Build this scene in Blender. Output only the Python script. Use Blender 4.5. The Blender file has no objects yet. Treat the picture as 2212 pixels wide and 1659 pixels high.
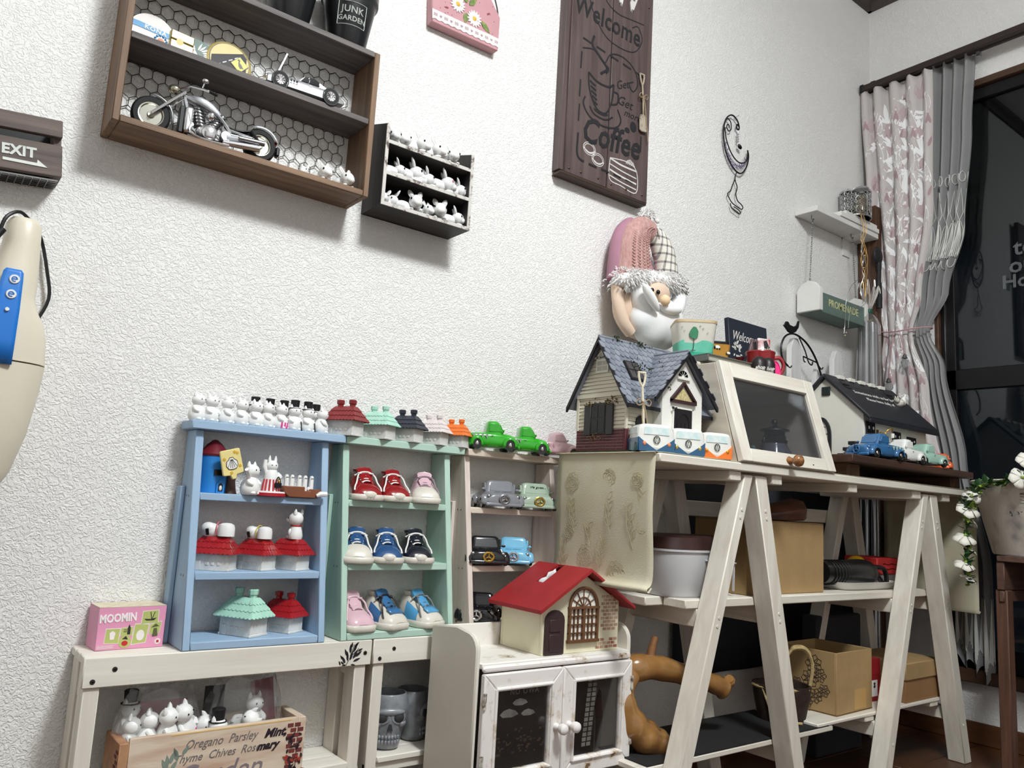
import bpy, bmesh, math, random
from mathutils import Vector, Matrix
SC = bpy.context.scene
C = SC.collection
R = math.radians
PI = math.pi
rnd = random.Random(7)
# ---------------------------------------------------------------- camera
cd = bpy.data.cameras.new('camera')
cam = bpy.data.objects.new('camera', cd)
C.objects.link(cam)
cd.sensor_fit = 'HORIZONTAL'
cd.sensor_width = 36.0
cd.lens = 27.88
cd.clip_start = 0.02
cam.matrix_world = Matrix(((0.78736509, -0.13550265, -0.60141105, 0.0),
             (-0.61384585, -0.08211481, -0.78514357, -1.31),
             (0.05700428, 0.98736832, -0.14783207, 0.588),
             (0, 0, 0, 1)))
SC.camera = cam
# ---------------------------------------------------------------- world, light, exposure
w = bpy.data.worlds.new('night')
SC.world = w
w.use_nodes = True
w.node_tree.nodes['Background'].inputs[0].default_value = (0.25, 0.33, 0.5, 1)
w.node_tree.nodes['Background'].inputs[1].default_value = 0.006
def lamp(name, loc, power, radius, col):
  l = bpy.data.lights.new(name, 'POINT')
  l.energy = power
  l.shadow_soft_size = radius
  l.color = col
  o = bpy.data.objects.new(name, l)
  o.location = loc
  C.objects.link(o)
  return o
lamp('ceiling_lamp_glow', (0.67, -1.42, 2.2), 48.0, 0.16, (0.94, 0.985, 1.0))
al = bpy.data.lights.new('ceiling_lamp_light', 'AREA')        # the round diffuser faces down
al.shape = 'DISK'
al.size = 0.36
al.energy = 30.0
al.color = (0.94, 0.985, 1.0)
ao = bpy.data.objects.new('ceiling_lamp_light', al)
ao.location = (0.67, -1.42, 2.2)
C.objects.link(ao)
SC.view_settings.view_transform = 'Standard'
SC.view_settings.look = 'None'
SC.view_settings.gamma = 1.0
SC.view_settings.exposure = -0.02
SC.view_settings.use_curve_mapping = False
# ---------------------------------------------------------------- materials
def lin(c):
  out = []
  for v in c:
    v = v / 255.0
    out.append(v / 12.92 if v <= 0.04045 else ((v + 0.055) / 1.055) ** 2.4)
  return tuple(out) + (1.0,)
MATS = {}
def newmat(name):
  m = bpy.data.materials.new(name)
  m.use_nodes = True
  return m, m.node_tree.nodes, m.node_tree.links, m.node_tree.nodes['Principled BSDF']
def mat(name, col=(200, 200, 200), rough=0.5, metal=0.0, var=0.06, vs=18.0, bump=0.0, bs=150.0, coat=0.0,
    col2=None, stretch=None, lo=0.35, hi=0.65, spec=0.5, emit=0.0, sub=0.0, trans=0.0, ior=1.45):
  """Principled paint with noise variation; stretch = (sx,sy,sz) gives grain."""
  if name in MATS:
    return MATS[name]
  m, n, l, b = newmat(name)
  b.inputs['Roughness'].default_value = rough
  b.inputs['Metallic'].default_value = metal
  b.inputs['Coat Weight'].default_value = coat
  b.inputs['Coat Roughness'].default_value = 0.06
  b.inputs['Specular IOR Level'].default_value = spec
  b.inputs['IOR'].default_value = ior
  b.inputs['Transmission Weight'].default_value = trans
  if sub:
    b.inputs['Subsurface Weight'].default_value = sub
    b.inputs['Subsurface Scale'].default_value = 0.004
  c1 = lin(col)
  if col2 is None:
    c2 = tuple(max(0.0, v * (1 - 2.2 * var)) for v in c1[:3]) + (1,)
  else:
    c2 = lin(col2)
  tc = n.new('ShaderNodeTexCoord')
  mp = n.new('ShaderNodeMapping')
  l.new(tc.outputs['Object'], mp.inputs['Vector'])
  if stretch:
    mp.inputs['Scale'].default_value = stretch
  if var or col2:
    nz = n.new('ShaderNodeTexNoise')
    nz.inputs['Scale'].default_value = vs
    nz.inputs['Detail'].default_value = 5
    nz.inputs['Distortion'].default_value = 0.4 if stretch else 0.0
    l.new(mp.outputs[0], nz.inputs['Vector'])
    rp = n.new('ShaderNodeValToRGB')
    rp.color_ramp.elements[0].position = lo
    rp.color_ramp.elements[1].position = hi
    rp.color_ramp.elements[0].color = c2
    rp.color_ramp.elements[1].color = c1
    l.new(nz.outputs['Fac'], rp.inputs[0])
    l.new(rp.outputs[0], b.inputs['Base Color'])
  else:
    b.inputs['Base Color'].default_value = c1
  if bump:
    nb = n.new('ShaderNodeTexNoise')
    nb.inputs['Scale'].default_value = bs
    nb.inputs['Detail'].default_value = 3
    l.new(mp.outputs[0], nb.inputs['Vector'])
    bp = n.new('ShaderNodeBump')
    bp.inputs['Strength'].default_value = bump
    bp.inputs['Distance'].default_value = 0.002
    l.new(nb.outputs['Fac'], bp.inputs['Height'])
    l.new(bp.outputs[0], b.inputs['Normal'])
  if emit:
    b.inputs['Emission Color'].default_value = c1
    b.inputs['Emission Strength'].default_value = emit
  MATS[name] = m
  return m
def wood(name, col, col2, axis='x', sc=9.0, rough=0.55, bump=0.25, lo=0.3, hi=0.7, bs=1.0, coat=0.0):
  s = {'x': (0.6, 9, 9), 'y': (9, 0.6, 9), 'z': (9, 9, 0.6)}[axis]
  return mat(name, col, rough, 0, 0.1, sc, bump, sc * 2.2 * bs, coat, col2, s, lo, hi)
def worn(name, col, under, under2, thr=0.66, sc=24.0, rough=0.55):
  """Chipped paint: patches of the under colour show through the top coat."""
  if name in MATS:
    return MATS[name]
  m, n, l, b = newmat(name)
  tc = n.new('ShaderNodeTexCoord')
  mp = n.new('ShaderNodeMapping')
  mp.inputs['Scale'].default_value = (1, 1, 1)
  l.new(tc.outputs['Object'], mp.inputs['Vector'])
  nz = n.new('ShaderNodeTexNoise')
  nz.inputs['Scale'].default_value = sc
  nz.inputs['Detail'].default_value = 7
  nz.inputs['Roughness'].default_value = 0.65
  l.new(mp.outputs[0], nz.inputs['Vector'])
  rp = n.new('ShaderNodeValToRGB')
  e = rp.color_ramp.elements
  e[0].position = thr - 0.09
  e[0].color = lin(col)
  e[1].position = thr + 0.03
  e[1].color = lin(under2)
  k = e.new(thr)
  k.color = lin(under)
  l.new(nz.outputs['Fac'], rp.inputs[0])
  l.new(rp.outputs[0], b.inputs['Base Color'])
  bp = n.new('ShaderNodeBump')
  bp.inputs['Strength'].default_value = 0.25
  bp.inputs['Distance'].default_value = 0.001
  bp.invert = True
  l.new(nz.outputs['Fac'], bp.inputs['Height'])
  l.new(bp.outputs[0], b.inputs['Normal'])
  b.inputs['Roughness'].default_value = rough
  MATS[name] = m
  return m
def thin_glass(name, tint=(235, 240, 240), refl=1.0, rough=0.0, haze=0.0, hz=200):
  """A thin pane or film: see-through with a Fresnel mirror, an optional milky share."""
  if name in MATS:
    return MATS[name]
  m, n, l, b = newmat(name)
  n.remove(b)
  out = n['Material Output']
  tr = n.new('ShaderNodeBsdfTransparent')
  tr.inputs[0].default_value = lin(tint)
  gl = n.new('ShaderNodeBsdfGlossy')
  gl.inputs['Roughness'].default_value = rough
  lw = n.new('ShaderNodeLayerWeight')
  lw.inputs[0].default_value = 0.5
  pw = n.new('ShaderNodeMath')                              # Schlick, the same on both faces of a thin pane
  pw.operation = 'POWER'
  pw.inputs[1].default_value = 4.0
  l.new(lw.outputs['Facing'], pw.inputs[0])
  mu = n.new('ShaderNodeMath')
  mu.operation = 'MULTIPLY_ADD'
  mu.inputs[1].default_value = 0.9 * refl
  mu.inputs[2].default_value = 0.04 * refl
  mu.use_clamp = True
  l.new(pw.outputs[0], mu.inputs[0])
  mx = n.new('ShaderNodeMixShader')
  l.new(mu.outputs[0], mx.inputs[0])
  l.new(tr.outputs[0], mx.inputs[1])
  l.new(gl.outputs[0], mx.inputs[2])
  last = mx
  if haze:
    df = n.new('ShaderNodeBsdfDiffuse')
    df.inputs[0].default_value = lin((hz, hz, hz))
    m2 = n.new('ShaderNodeMixShader')
    m2.inputs[0].default_value = haze
    l.new(mx.outputs[0], m2.inputs[1])
    l.new(df.outputs[0], m2.inputs[2])
    last = m2
  l.new(last.outputs[0], out.inputs['Surface'])
  MATS[name] = m
  return m
def wallpaper():
  m, n, l, b = newmat('wallpaper')
  tc = n.new('ShaderNodeTexCoord')
  ns = n.new('ShaderNodeTexNoise')
  ns.inputs['Scale'].default_value = 150
  ns.inputs['Detail'].default_value = 1
  ns.inputs['Distortion'].default_value = 1.7
  l.new(tc.outputs['Object'], ns.inputs['Vector'])
  rd = n.new('ShaderNodeValToRGB')
  rd.color_ramp.elements[0].position = 0.40
  rd.color_ramp.elements[1].position = 0.60
  l.new(ns.outputs['Fac'], rd.inputs[0])
  n2 = n.new('ShaderNodeTexNoise')
  n2.inputs['Scale'].default_value = 420
  n2.inputs['Detail'].default_value = 2
  l.new(tc.outputs['Object'], n2.inputs['Vector'])
  ad = n.new('ShaderNodeMath')
  ad.operation = 'MULTIPLY_ADD'
  ad.inputs[1].default_value = 0.25
  l.new(n2.outputs['Fac'], ad.inputs[0])
  l.new(rd.outputs[0], ad.inputs[2])
  bp = n.new('ShaderNodeBump')
  bp.inputs['Strength'].default_value = 0.62
  bp.inputs['Distance'].default_value = 0.0016
  l.new(ad.outputs[0], bp.inputs['Height'])
  l.new(bp.outputs[0], b.inputs['Normal'])
  b.inputs['Base Color'].default_value = lin((238, 236, 233))
  b.inputs['Roughness'].default_value = 0.75
  MATS['wallpaper'] = m
  return m
# ---------------------------------------------------------------- mesh building
class G:
  """Collects shapes and links them as ONE mesh object."""
  def __init__(self):
    self.v, self.f, self.m = [], [], []
    self.T = None
  def add(self, vs, fs, mi=0):
    o = len(self.v)
    if self.T:
      vs = [self.T @ Vector(p) for p in vs]
    self.v += [tuple(p) for p in vs]
    for f in fs:
      self.f.append([i + o for i in f])
      self.m.append(mi)
    return self
  def box(self, x0, x1, y0, y1, z0, z1, mi=0):
    return self.add([(x, y, z) for z in (z0, z1) for y in (y0, y1) for x in (x0, x1)],
            [(0, 2, 3, 1), (4, 5, 7, 6), (0, 1, 5, 4), (2, 6, 7, 3), (0, 4, 6, 2), (1, 3, 7, 5)], mi)
  def prism(self, pts, axis, a, b, mi=0):
    def P(p, t):
      return {'x': (t, p[0], p[1]), 'y': (p[0], t, p[1]), 'z': (p[0], p[1], t)}[axis]
    k = len(pts)
    s = sum(pts[i][0] * pts[(i + 1) % k][1] - pts[(i + 1) % k][0] * pts[i][1] for i in range(k))
    if s < 0:
      pts = list(reversed(pts))
    v = [P(p, a) for p in pts] + [P(p, b) for p in pts]
    fl = (axis == 'y') != (b < a)
    f = [list(range(k))[::-1], list(range(k, 2 * k))] + [(i, (i + 1) % k, k + (i + 1) % k, k + i) for i in range(k)]
    if fl:
      f = [list(reversed(x)) for x in f]
    return self.add(v, f, mi)
  def loft(self, rings, mi=0, caps=True, closed=True):
    k = len(rings[0])
    v = [p for r in rings for p in r]
    f = []
    for i in range(len(rings) - 1):
      for j in range(k if closed else k - 1):
        a, b = i * k + j, i * k + (j + 1) % k
        f.append((a, b, b + k, a + k))
    if caps and closed:
      f.append(list(range(k))[::-1])
      f.append(list(range((len(rings) - 1) * k, len(rings) * k)))
    return self.add(v, f, mi)
  def lathe(self, prof, n=20, c=(0, 0, 0), axis='z', mi=0, sx=1.0, sy=1.0):
    rings = []
    for r, h in prof:
      ring = []
      for i in range(n):
        a = 2 * PI * i / n
        u, w_ = r * math.cos(a) * sx, r * math.sin(a) * sy
        p = {'z': (u, w_, h), 'y': (u, -h, w_), 'x': (h, u, w_)}[axis]
        ring.append((p[0] + c[0], p[1] + c[1], p[2] + c[2]))
      rings.append(ring)
    if prof[0][0] > .0015 and prof[-1][0] > .0015:      # a ring: close the section instead of capping
      return self.loft(rings + rings[:1], mi, caps=False)
    return self.loft(rings, mi)
  def cyl(self, p0, p1, r0, r1=None, n=10, mi=0):
    return self.tube([p0, p1], [r0, r0 if r1 is None else r1], n, mi)
  def tube(self, pts, r, n=8, mi=0, closed=False):
    pts = [Vector(p) for p in pts]
    k = len(pts)
    rs = r if isinstance(r, (list, tuple)) else [r] * k
    rings = []
    up = None
    for i in range(k):
      if closed:
        d = pts[(i + 1) % k] - pts[i - 1]
      else:
        d = pts[min(i + 1, k - 1)] - pts[max(i - 1, 0)]
      if d.length < 1e-9:
        d = Vector((0, 0, 1))
      d.normalize()
      if up is None:
        up = Vector((0, 0, 1)) if abs(d.z) < 0.9 else Vector((1, 0, 0))
      a = d.cross(up)
      if a.length < 1e-6:
        a = d.cross(Vector((0.3, 1, 0.2)))
      a.normalize()
      b = a.cross(d)
      up = b
      rings.append([pts[i] + (a * math.cos(2 * PI * j / n) + b * math.sin(2 * PI * j / n)) * rs[i] for j in range(n)])
    if closed:
      rings.append(rings[0])
      return self.loft(rings, mi, caps=False)
    return self.loft(rings, mi)
  def ell(self, c, r, n=14, m=9, mi=0, rot=None, pw=1.0):
    if not isinstance(r, (tuple, list)):
      r = (r, r, r)
    M_ = Matrix.Rotation(rot[0], 3, 'X') if rot else None
    if rot:
      M_ = Matrix.Rotation(rot[2], 3, 'Z') @ Matrix.Rotation(rot[1], 3, 'Y') @ M_
    rings = []
    for i in range(1, m):
      t = PI * i / m
      ring = []
      for j in range(n):
        a = 2 * PI * j / n
        p = Vector((r[0] * math.sin(t) * math.cos(a), r[1] * math.sin(t) * math.sin(a), -r[2] * math.cos(t)))
        if M_:
          p = M_ @ p
        ring.append((p.x + c[0], p.y + c[1], p.z + c[2]))
      rings.append(ring)
    v = [p for q in rings for p in q]
    e = Vector((0, 0, r[2]))
    if M_:
      e = M_ @ e
    v += [(c[0] - e.x, c[1] - e.y, c[2] - e.z), (c[0] + e.x, c[1] + e.y, c[2] + e.z)]
    f = []
    k = m - 1
    for i in range(k - 1):
      for j in range(n):
        a, b = i * n + j, i * n + (j + 1) % n
        f.append((a, b, b + n, a + n))
    for j in range(n):
      f.append((k * n, (j + 1) % n, j))
      f.append((k * n + 1, (k - 1) * n + j, (k - 1) * n + (j + 1) % n))
    return self.add(v, f, mi)
  def poly(self, pts, mi=0):
    return self.add(pts, [list(range(len(pts)))], mi)
  def mk(self, name, mats, parent=None, bevel=0.0, seg=1, sub=0, ang=38, W=False, kind=None, solid=0.0):
    if not isinstance(mats, (list, tuple)):
      mats = [mats]
    v = self.v
    if W and parent:
      q = parent.location
      v = [(p[0] - q.x, p[1] - q.y, p[2] - q.z) for p in v]
    me = bpy.data.meshes.new(name)
    me.from_pydata(v, [], self.f)
    for x in mats:
      me.materials.append(x)
    me.polygons.foreach_set('material_index', self.m)
    me.polygons.foreach_set('use_smooth', [True] * len(self.f))
    bm = bmesh.new()
    bm.from_mesh(me)
    bmesh.ops.recalc_face_normals(bm, faces=bm.faces)
    bm.to_mesh(me)
    bm.free()
    me.update()
    me.set_sharp_from_angle(angle=R(ang))
    o = bpy.data.objects.new(name, me)
    C.objects.link(o)
    if parent:
      o.parent = parent
    if solid:
      s = o.modifiers.new('solid', 'SOLIDIFY')
      s.thickness = solid
      s.offset = 0
    if bevel:
      b = o.modifiers.new('bevel', 'BEVEL')
      b.width = bevel
      b.segments = seg
      b.limit_method = 'ANGLE'
      b.angle_limit = R(40)
    if sub:
      s = o.modifiers.new('sub', 'SUBSURF')
      s.levels = sub
      s.render_levels = sub
    if kind:
      o['kind'] = kind
    return o
def tag(o, label=None, cat=None, group=None, kind=None):
  for k, v in (('label', label), ('category', cat), ('group', group), ('kind', kind)):
    if v:
      o[k] = v
  return o
def thing(name, label, cat, loc=(0, 0, 0), rz=0.0, group=None, kind=None):
  o = bpy.data.objects.new(name, None)
  o.empty_display_size = 0.02
  C.objects.link(o)
  o.location = loc
  o.rotation_euler = (0, 0, rz)
  return tag(o, label, cat, group, kind)
def place(o, loc, rot=None, sc=None):
  o.location = loc
  if rot:
    o.rotation_euler = rot
  if sc:
    o.scale = sc if isinstance(sc, (tuple, list)) else (sc, sc, sc)
  return o
def dup(o, loc, rz=0.0, label=None, group=None, sc=None, recol=None):
  """A copy of a thing with copies of its parts and sub-parts; recol = {part: material} gives copies their own colour."""
  def cp(a, par):
    b = a.copy()
    C.objects.link(b)
    if par:
      b.parent = par
    base = a.name.split('.')[0]
    if recol and base in recol and b.type == 'MESH':
      b.data = b.data.copy()
      ms = recol[base]
      for i, mm in enumerate(ms if isinstance(ms, (list, tuple)) else [ms]):
        b.data.materials[i] = mm
    for ch in [c for c in a.children]:
      cp(ch, b)
    return b
  n = cp(o, None)
  n.location = loc
  n.rotation_euler = (0, 0, rz)
  if sc:
    n.scale = (sc, sc, sc)
  if label:
    n['label'] = label
  if group:
    n['group'] = group
  return n
def txt(s, size, m, parent, loc, rot=(PI / 2, 0, 0), ex=0.0003, shear=0.0, align='CENTER', bold=0.0, sp=1.0, sx=1.0,
    name='lettering', W=False):
  cu = bpy.data.curves.new('t', 'FONT')
  cu.body = s
  cu.size = size
  cu.extrude = ex
  cu.offset = bold
  cu.shear = shear
  cu.align_x = align
  cu.align_y = 'CENTER'
  cu.space_character = sp
  cu.resolution_u = 2
  t = bpy.data.objects.new('t', cu)
  me = bpy.data.meshes.new_from_object(t)
  bpy.data.objects.remove(t)
  bpy.data.curves.remove(cu)
  me.name = name
  me.materials.clear()
  me.materials.append(m)
  o = bpy.data.objects.new(name, me)
  C.objects.link(o)
  if parent:
    o.parent = parent
    if W:
      q = parent.location
      loc = (loc[0] - q.x, loc[1] - q.y, loc[2] - q.z)
  o.location = loc
  o.rotation_euler = rot
  o.scale = (sx, 1, 1)
  return o
def arc(c, r, a0, a1, n, r2=None):
  r2 = r if r2 is None else r2
  return [(c[0] + r * math.cos(R(a0 + (a1 - a0) * i / n)), c[1] + r2 * math.sin(R(a0 + (a1 - a0) * i / n))) for i in range(n + 1)]
def spline(pts, n=6):
  """Catmull-Rom through points of any dimension."""
  out = []
  k = len(pts)
  for i in range(k - 1):
    p0, p1, p2, p3 = pts[max(i - 1, 0)], pts[i], pts[i + 1], pts[min(i + 2, k - 1)]
    for j in range(n):
      t = j / n
      out.append(tuple(0.5 * (2 * b + (c - a) * t + (2 * a - 5 * b + 4 * c - d) * t * t + (3 * b - a - 3 * c + d) * t ** 3)
              for a, b, c, d in zip(p0, p1, p2, p3)))
  out.append(tuple(pts[-1]))
  return out
def leafpts(x, z, ang, ln, wd, n=5):
  """Outline of a pointed leaf in a plane, from its base (x,z)."""
  ca, sa = math.cos(R(ang)), math.sin(R(ang))
  top = [(ln * i / n, wd / 2 * math.sin(PI * (i / n) ** 0.8)) for i in range(n + 1)]
  bot = [(ln * i / n, -wd / 2 * math.sin(PI * (i / n) ** 0.8)) for i in range(n - 1, 0, -1)]
  return [(x + a * ca - b * sa, z + a * sa + b * ca) for a, b in top + bot]
# shared colours
WHITE = mat('white_ceramic', (238, 238, 236), 0.3, var=0.01, coat=0.3)
MATTW = mat('matt_white', (236, 234, 230), 0.55, var=0.02)
BLACK = mat('black_paint', (22, 22, 24), 0.45, var=0.1)
IRON = mat('black_iron', (20, 20, 22), 0.4, var=0.1, metal=0.3)
CHROME = mat('chrome', (225, 225, 228), 0.12, 1.0, var=0.0)
STEEL = mat('steel', (150, 150, 152), 0.3, 1.0, var=0.05)
RUBBER = mat('rubber', (18, 18, 19), 0.7, var=0.1)
GOLD = mat('gold', (205, 170, 80), 0.25, 1.0, var=0.03)
EYE = mat('eye_black', (8, 8, 9), 0.2, var=0)
CREAMW = wood('cream_white_wood', (233, 227, 215), (214, 206, 192), 'x', 7, 0.6, 0.15)
CREAMY = wood('cream_white_wood_deep', (233, 227, 215), (214, 206, 192), 'y', 7, 0.6, 0.15)
CREAMZ = wood('cream_white_wood_upright', (233, 227, 215), (216, 208, 195), 'z', 7, 0.6, 0.15)
# ================================================================ the room
WP = wallpaper()
DKW = wood('dark_stained_wood', (74, 56, 44), (48, 36, 30), 'x', 9, 0.5, 0.2)
DKY = wood('dark_stained_wood_deep', (74, 56, 44), (48, 36, 30), 'y', 9, 0.5, 0.2)
DKZ = wood('dark_stained_wood_upright', (74, 56, 44), (48, 36, 30), 'z', 9, 0.5, 0.2)
CEIL = mat('ceiling_paper', (238, 237, 235), 0.8, var=0.01, bump=0.2, bs=120)
XL, XR, YF, ZC = -0.95, 2.485, -3.0, 2.392
def struct(name, g, m, bevel=0.0):
  return g.mk(name, m, bevel=bevel, kind='structure')
struct('wall_back', G().box(XL - .1, XR + .12, 0, .1, 0, ZC), WP)
struct('wall_left', G().box(XL - .1, XL, YF, 0, 0, ZC), WP)
struct('wall_front', G().box(XL - .1, XR + .12, YF - .1, YF, 0, ZC), WP)
struct('ceiling', G().box(XL - .1, XR + .12, YF - .1, .1, ZC, ZC + .08), CEIL)
# right wall with the window opening
WY0, WY1, WZ0, WZ1 = -.20, -1.95, .20, 1.965
struct('wall_right', G().box(XR, XR + .12, WY0, 0, 0, ZC).box(XR, XR + .12, YF, WY1, 0, ZC)
   .box(XR, XR + .12, WY1, WY0, 0, WZ0).box(XR, XR + .12, WY1, WY0, WZ1, ZC), WP)
FLW = [wood('floor_board_%d' % i, c, d, 'x', 5, 0.35, 0.12) for i, (c, d) in enumerate((((92, 58, 34), (70, 42, 24)), ((84, 52, 30), (62, 38, 22)), ((98, 62, 38), (76, 46, 26))))]
fl = G().box(XL, XR, YF, 0, -.06, -.012).mk('floor', FLW[1], kind='structure')
for j in range(20):                                   # floor boards, each one its own piece
  y1 = -j * .15
  off = (j % 3) * .6
  x = XL - off
  while x < XR:
    a, b = max(x, XL), min(x + 1.8, XR)
    if b - a > .02:
      G().box(a + .0007, b - .0007, y1 - .1493, y1 - .0007, -.012, 0).mk('floor_board', FLW[(j + int(x * 3)) % 3], fl, bevel=.001)
    x += 1.8
TRIM = wood('trim_wood', (82, 72, 68), (66, 57, 54), 'x', 6, 0.5, 0.1)
TRIMY = wood('trim_wood_deep', (82, 72, 68), (66, 57, 54), 'y', 6, 0.5, 0.1)
def crown(pr, a, b, axis):
  return G().prism(pr, axis, a, b)
struct('trim_1', crown([(0, 2.354), (-.012, 2.354), (-.016, 2.366), (-.03, 2.376), (-.034, ZC), (0, ZC)], XL, XR, 'x'), TRIM)
struct('trim_2', crown([(XR, 2.354), (XR - .012, 2.354), (XR - .016, 2.366), (XR - .03, 2.376), (XR - .034, ZC), (XR, ZC)], YF, 0, 'y'), TRIMY)
struct('baseboard_back', G().box(XL, XR, -.009, 0, 0, .058), DKW, .002)
struct('baseboard_right', G().box(XR - .009, XR, YF, 0, 0, .058), wood('brown_base', (104, 66, 40), (78, 48, 30), 'y', 6, .45, .1), .002)
struct('baseboard_left', G().box(XL, XL + .009, YF, 0, 0, .058), DKY, .002)
# dark sliding door added on the left wall for its dark reflection in the window glass
d = thing('reflection_door', kind='structure', label=None, cat=None, loc=(XL, -1.35, 0))
G().box(0, .03, -.62, .2, 0, 1.82).mk('door_leaf', DKZ, d, .003)
G().box(0, .045, -.66, -.62, 0, 1.86).box(0, .045, .2, .24, 0, 1.86).box(0, .045, -.62, .2, 1.82, 1.86).mk('door_frame', DKZ, d, .002)
# window ---------------------------------------------------------
BRN = wood('window_brown_wood', (92, 66, 48), (66, 46, 34), 'y', 6, 0.5, 0.1)
ALU = mat('dark_bronze_sash', (36, 35, 36), 0.4, 0.6, var=0.05)
wd = thing('window_1', None, None, (XR, WY0, WZ0), kind='structure')
W_ = dict(parent=wd, W=True)
G().box(XR - .004, XR + .1, WY1, WY0, WZ1 - .022, WZ1).mk('head_casing', BRN, bevel=.002, **W_)
G().box(XR - .03, XR + .1, WY1, WY0, WZ0 - .035, WZ0).mk('sill', BRN, bevel=.003, **W_)
G().box(XR - .004, XR + .1, WY0 - .012, WY0, WZ0, WZ1 - .022).mk('side_casing', BRN, bevel=.002, **W_)
for k, (ya, yb, dx) in enumerate(((-.212, -1.08, .012), (-1.05, -1.94, .045))):
  g = G().box(XR + dx, XR + dx + .025, ya - .042, ya, WZ0, WZ1 - .022).box(XR + dx, XR + dx + .025, yb, yb + .042, WZ0, WZ1 - .022)
  g.box(XR + dx, XR + dx + .025, yb, ya, WZ0, WZ0 + .06).box(XR + dx, XR + dx + .025, yb, ya, WZ1 - .06, WZ1 - .022)
  g.box(XR + dx, XR + dx + .025, yb, ya, 1.0, 1.062)
  s = g.mk('sash', ALU, bevel=.002, **W_)
  gl = thin_glass('window_glass', (225, 232, 236))
  for z0, z1 in ((WZ0 + .06, 1.0), (1.062, WZ1 - .06)):
    p = G().box(XR + dx + .011, XR + dx + .015, yb + .042, ya - .042, z0, z1).mk('pane', gl, **W_)
G().box(XR + .008, XR + .012, -.2275, -.2245, WZ0, WZ1 - .03).mk('sash_edge_strip', STEEL, **W_)
LET = thin_glass('clear_lettering', (215, 220, 222), 2.0, 0.3, 0.07)
for s, y, z, sz in (('to', -.422, 1.405, .066), ('our', -.408, 1.353, .066), ('Home', -.388, 1.306, .056)):
  txt(s, sz, LET, wd, (XR + .0098, y, z), (PI / 2, 0, -PI / 2), ex=.0006, bold=.001, align='LEFT', W=True)
# dark night behind the glass: its dark put into one wall's colour
struct('wall_outside', G().box(XR + .9, XR + .95, -3.2, .6, -.3, 2.6), mat('night_wall', (40, 44, 52), .8))
# curtain rails ---------------------------------------------------
rl = thing('curtain_rail', 'dark brown double curtain rail along the top of the window', 'curtain rail', (2.40, -.02, 2.03))
for x, z in ((2.412, 2.036), (2.452, 2.046)):
  G().box(x - .006, x + .006, -1.98, -.012, z - .011, z + .011).mk('rail', mat('rail_brown', (58, 46, 42), .45, .2), rl, .002, W=True)
for y in (-.05, -.9, -1.8):
  G().box(2.408, XR, y - .008, y + .008, 2.042, 2.05).mk('bracket', ALU, rl, .001, W=True)
G().box(2.404, 2.42, -.02, -.006, 2.022, 2.05).mk('end_cap', BLACK, rl, .002, W=True)
G().box(2.447, 2.458, -.368, -.356, 2.02, 2.036).mk('runner_hook', STEEL, rl, .001, W=True)
# ---------------------------------------------------------------- curtains
def curtain_surface(pts_fun, nu, nv):
  """Grid from f(u,v) with u across and v down."""
  g = G()
  v = [pts_fun(i / nu, j / nv) for j in range(nv + 1) for i in range(nu + 1)]
  f = [(j * (nu + 1) + i, j * (nu + 1) + i + 1, (j + 1) * (nu + 1) + i + 1, (j + 1) * (nu + 1) + i) for j in range(nv) for i in range(nu)]
  return g.add(v, f)
def lerp_tab(t, tab):
  for (a, va), (b, vb) in zip(tab, tab[1:]):
    if t <= b:
      s = (t - a) / (b - a)
      s = s * s * (3 - 2 * s)
      return va + (vb - va) * s
  return tab[-1][1]
ZT, ZTIE, ZB = 2.008, 1.178, .55
FL0 = [(0, -.004), (.25, -.026), (.5, -.058), (.575, -.07), (.7, -.036), (1, -.018)]
FL1 = [(0, -.238), (.3, -.226), (.5, -.185), (.575, -.158), (.7, -.203), (1, -.272)]
def floral(u, v):
  z = 2.024 + (ZB - 2.024) * v
  y0, y1 = lerp_tab(v, FL0), lerp_tab(v, FL1)
  y = y0 + (y1 - y0) * u
  amp = lerp_tab(v, [(0, .013), (.3, .0125), (.52, .006), (.575, .003), (.68, .011), (1, .014)])
  ph = u * 4.6 * 2 * PI + .8 * math.sin(3 * v + 5 * u)
  s = math.sin(ph)
  x = 2.424 - amp * (s * abs(s) ** -.2 if abs(s) > 1e-4 else 0) - .004 * math.sin(u * 9 + v * 7)
  y += .002 * math.cos(ph)
  if v < .04:
    z += .007 * math.sin(u * 4.6 * 2 * PI + 1) + .004 * math.sin(u * 31)
  return (x, y, z)
LC0 = [(0, -.222), (.3, -.212), (.5, -.17), (.55, -.155), (.62, -.18), (1, -.252)]
LC1 = [(0, -.352), (.15, -.338), (.35, -.310), (.47, -.260), (.55, -.198), (.62, -.242), (.8, -.295), (1, -.352)]
def lacef(u, v):
  z = 2.042 + (.215 - 2.042) * v
  y0, y1 = lerp_tab(v, [(a * .86, b) for a, b in LC0] + [(1, LC0[-1][1])]), lerp_tab(v, [(a * .86, b) for a, b in LC1] + [(1, LC1[-1][1])])
  y = y0 + (y1 - y0) * u
  amp = lerp_tab(v, [(0, .012), (.35, .013), (.47, .004), (.6, .011), (1, .014)])
  x = 2.456 - amp * math.sin(u * 4 * 2 * PI + .7 * math.sin(4 * v))
  if v > .97:
    z += .02 * math.sin(u * 21) - .045 * u + .01
  if v < .03:
    z += .004 * math.sin(u * 40)
  return (x, y, z)
FLC = mat('curtain_cloth', (198, 193, 190), 0.75, var=0.0, col2=(204, 195, 194), vs=9, bump=.1, bs=900, spec=.2)
cu = thing('floral_curtain', 'pale pink floral curtain gathered by a cord beside the dark window', 'curtain', (2.424, -.1, ZB))
curtain_surface(floral, 150, 60).mk('cloth', FLC, cu, W=True, solid=.0015, ang=80)
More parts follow.
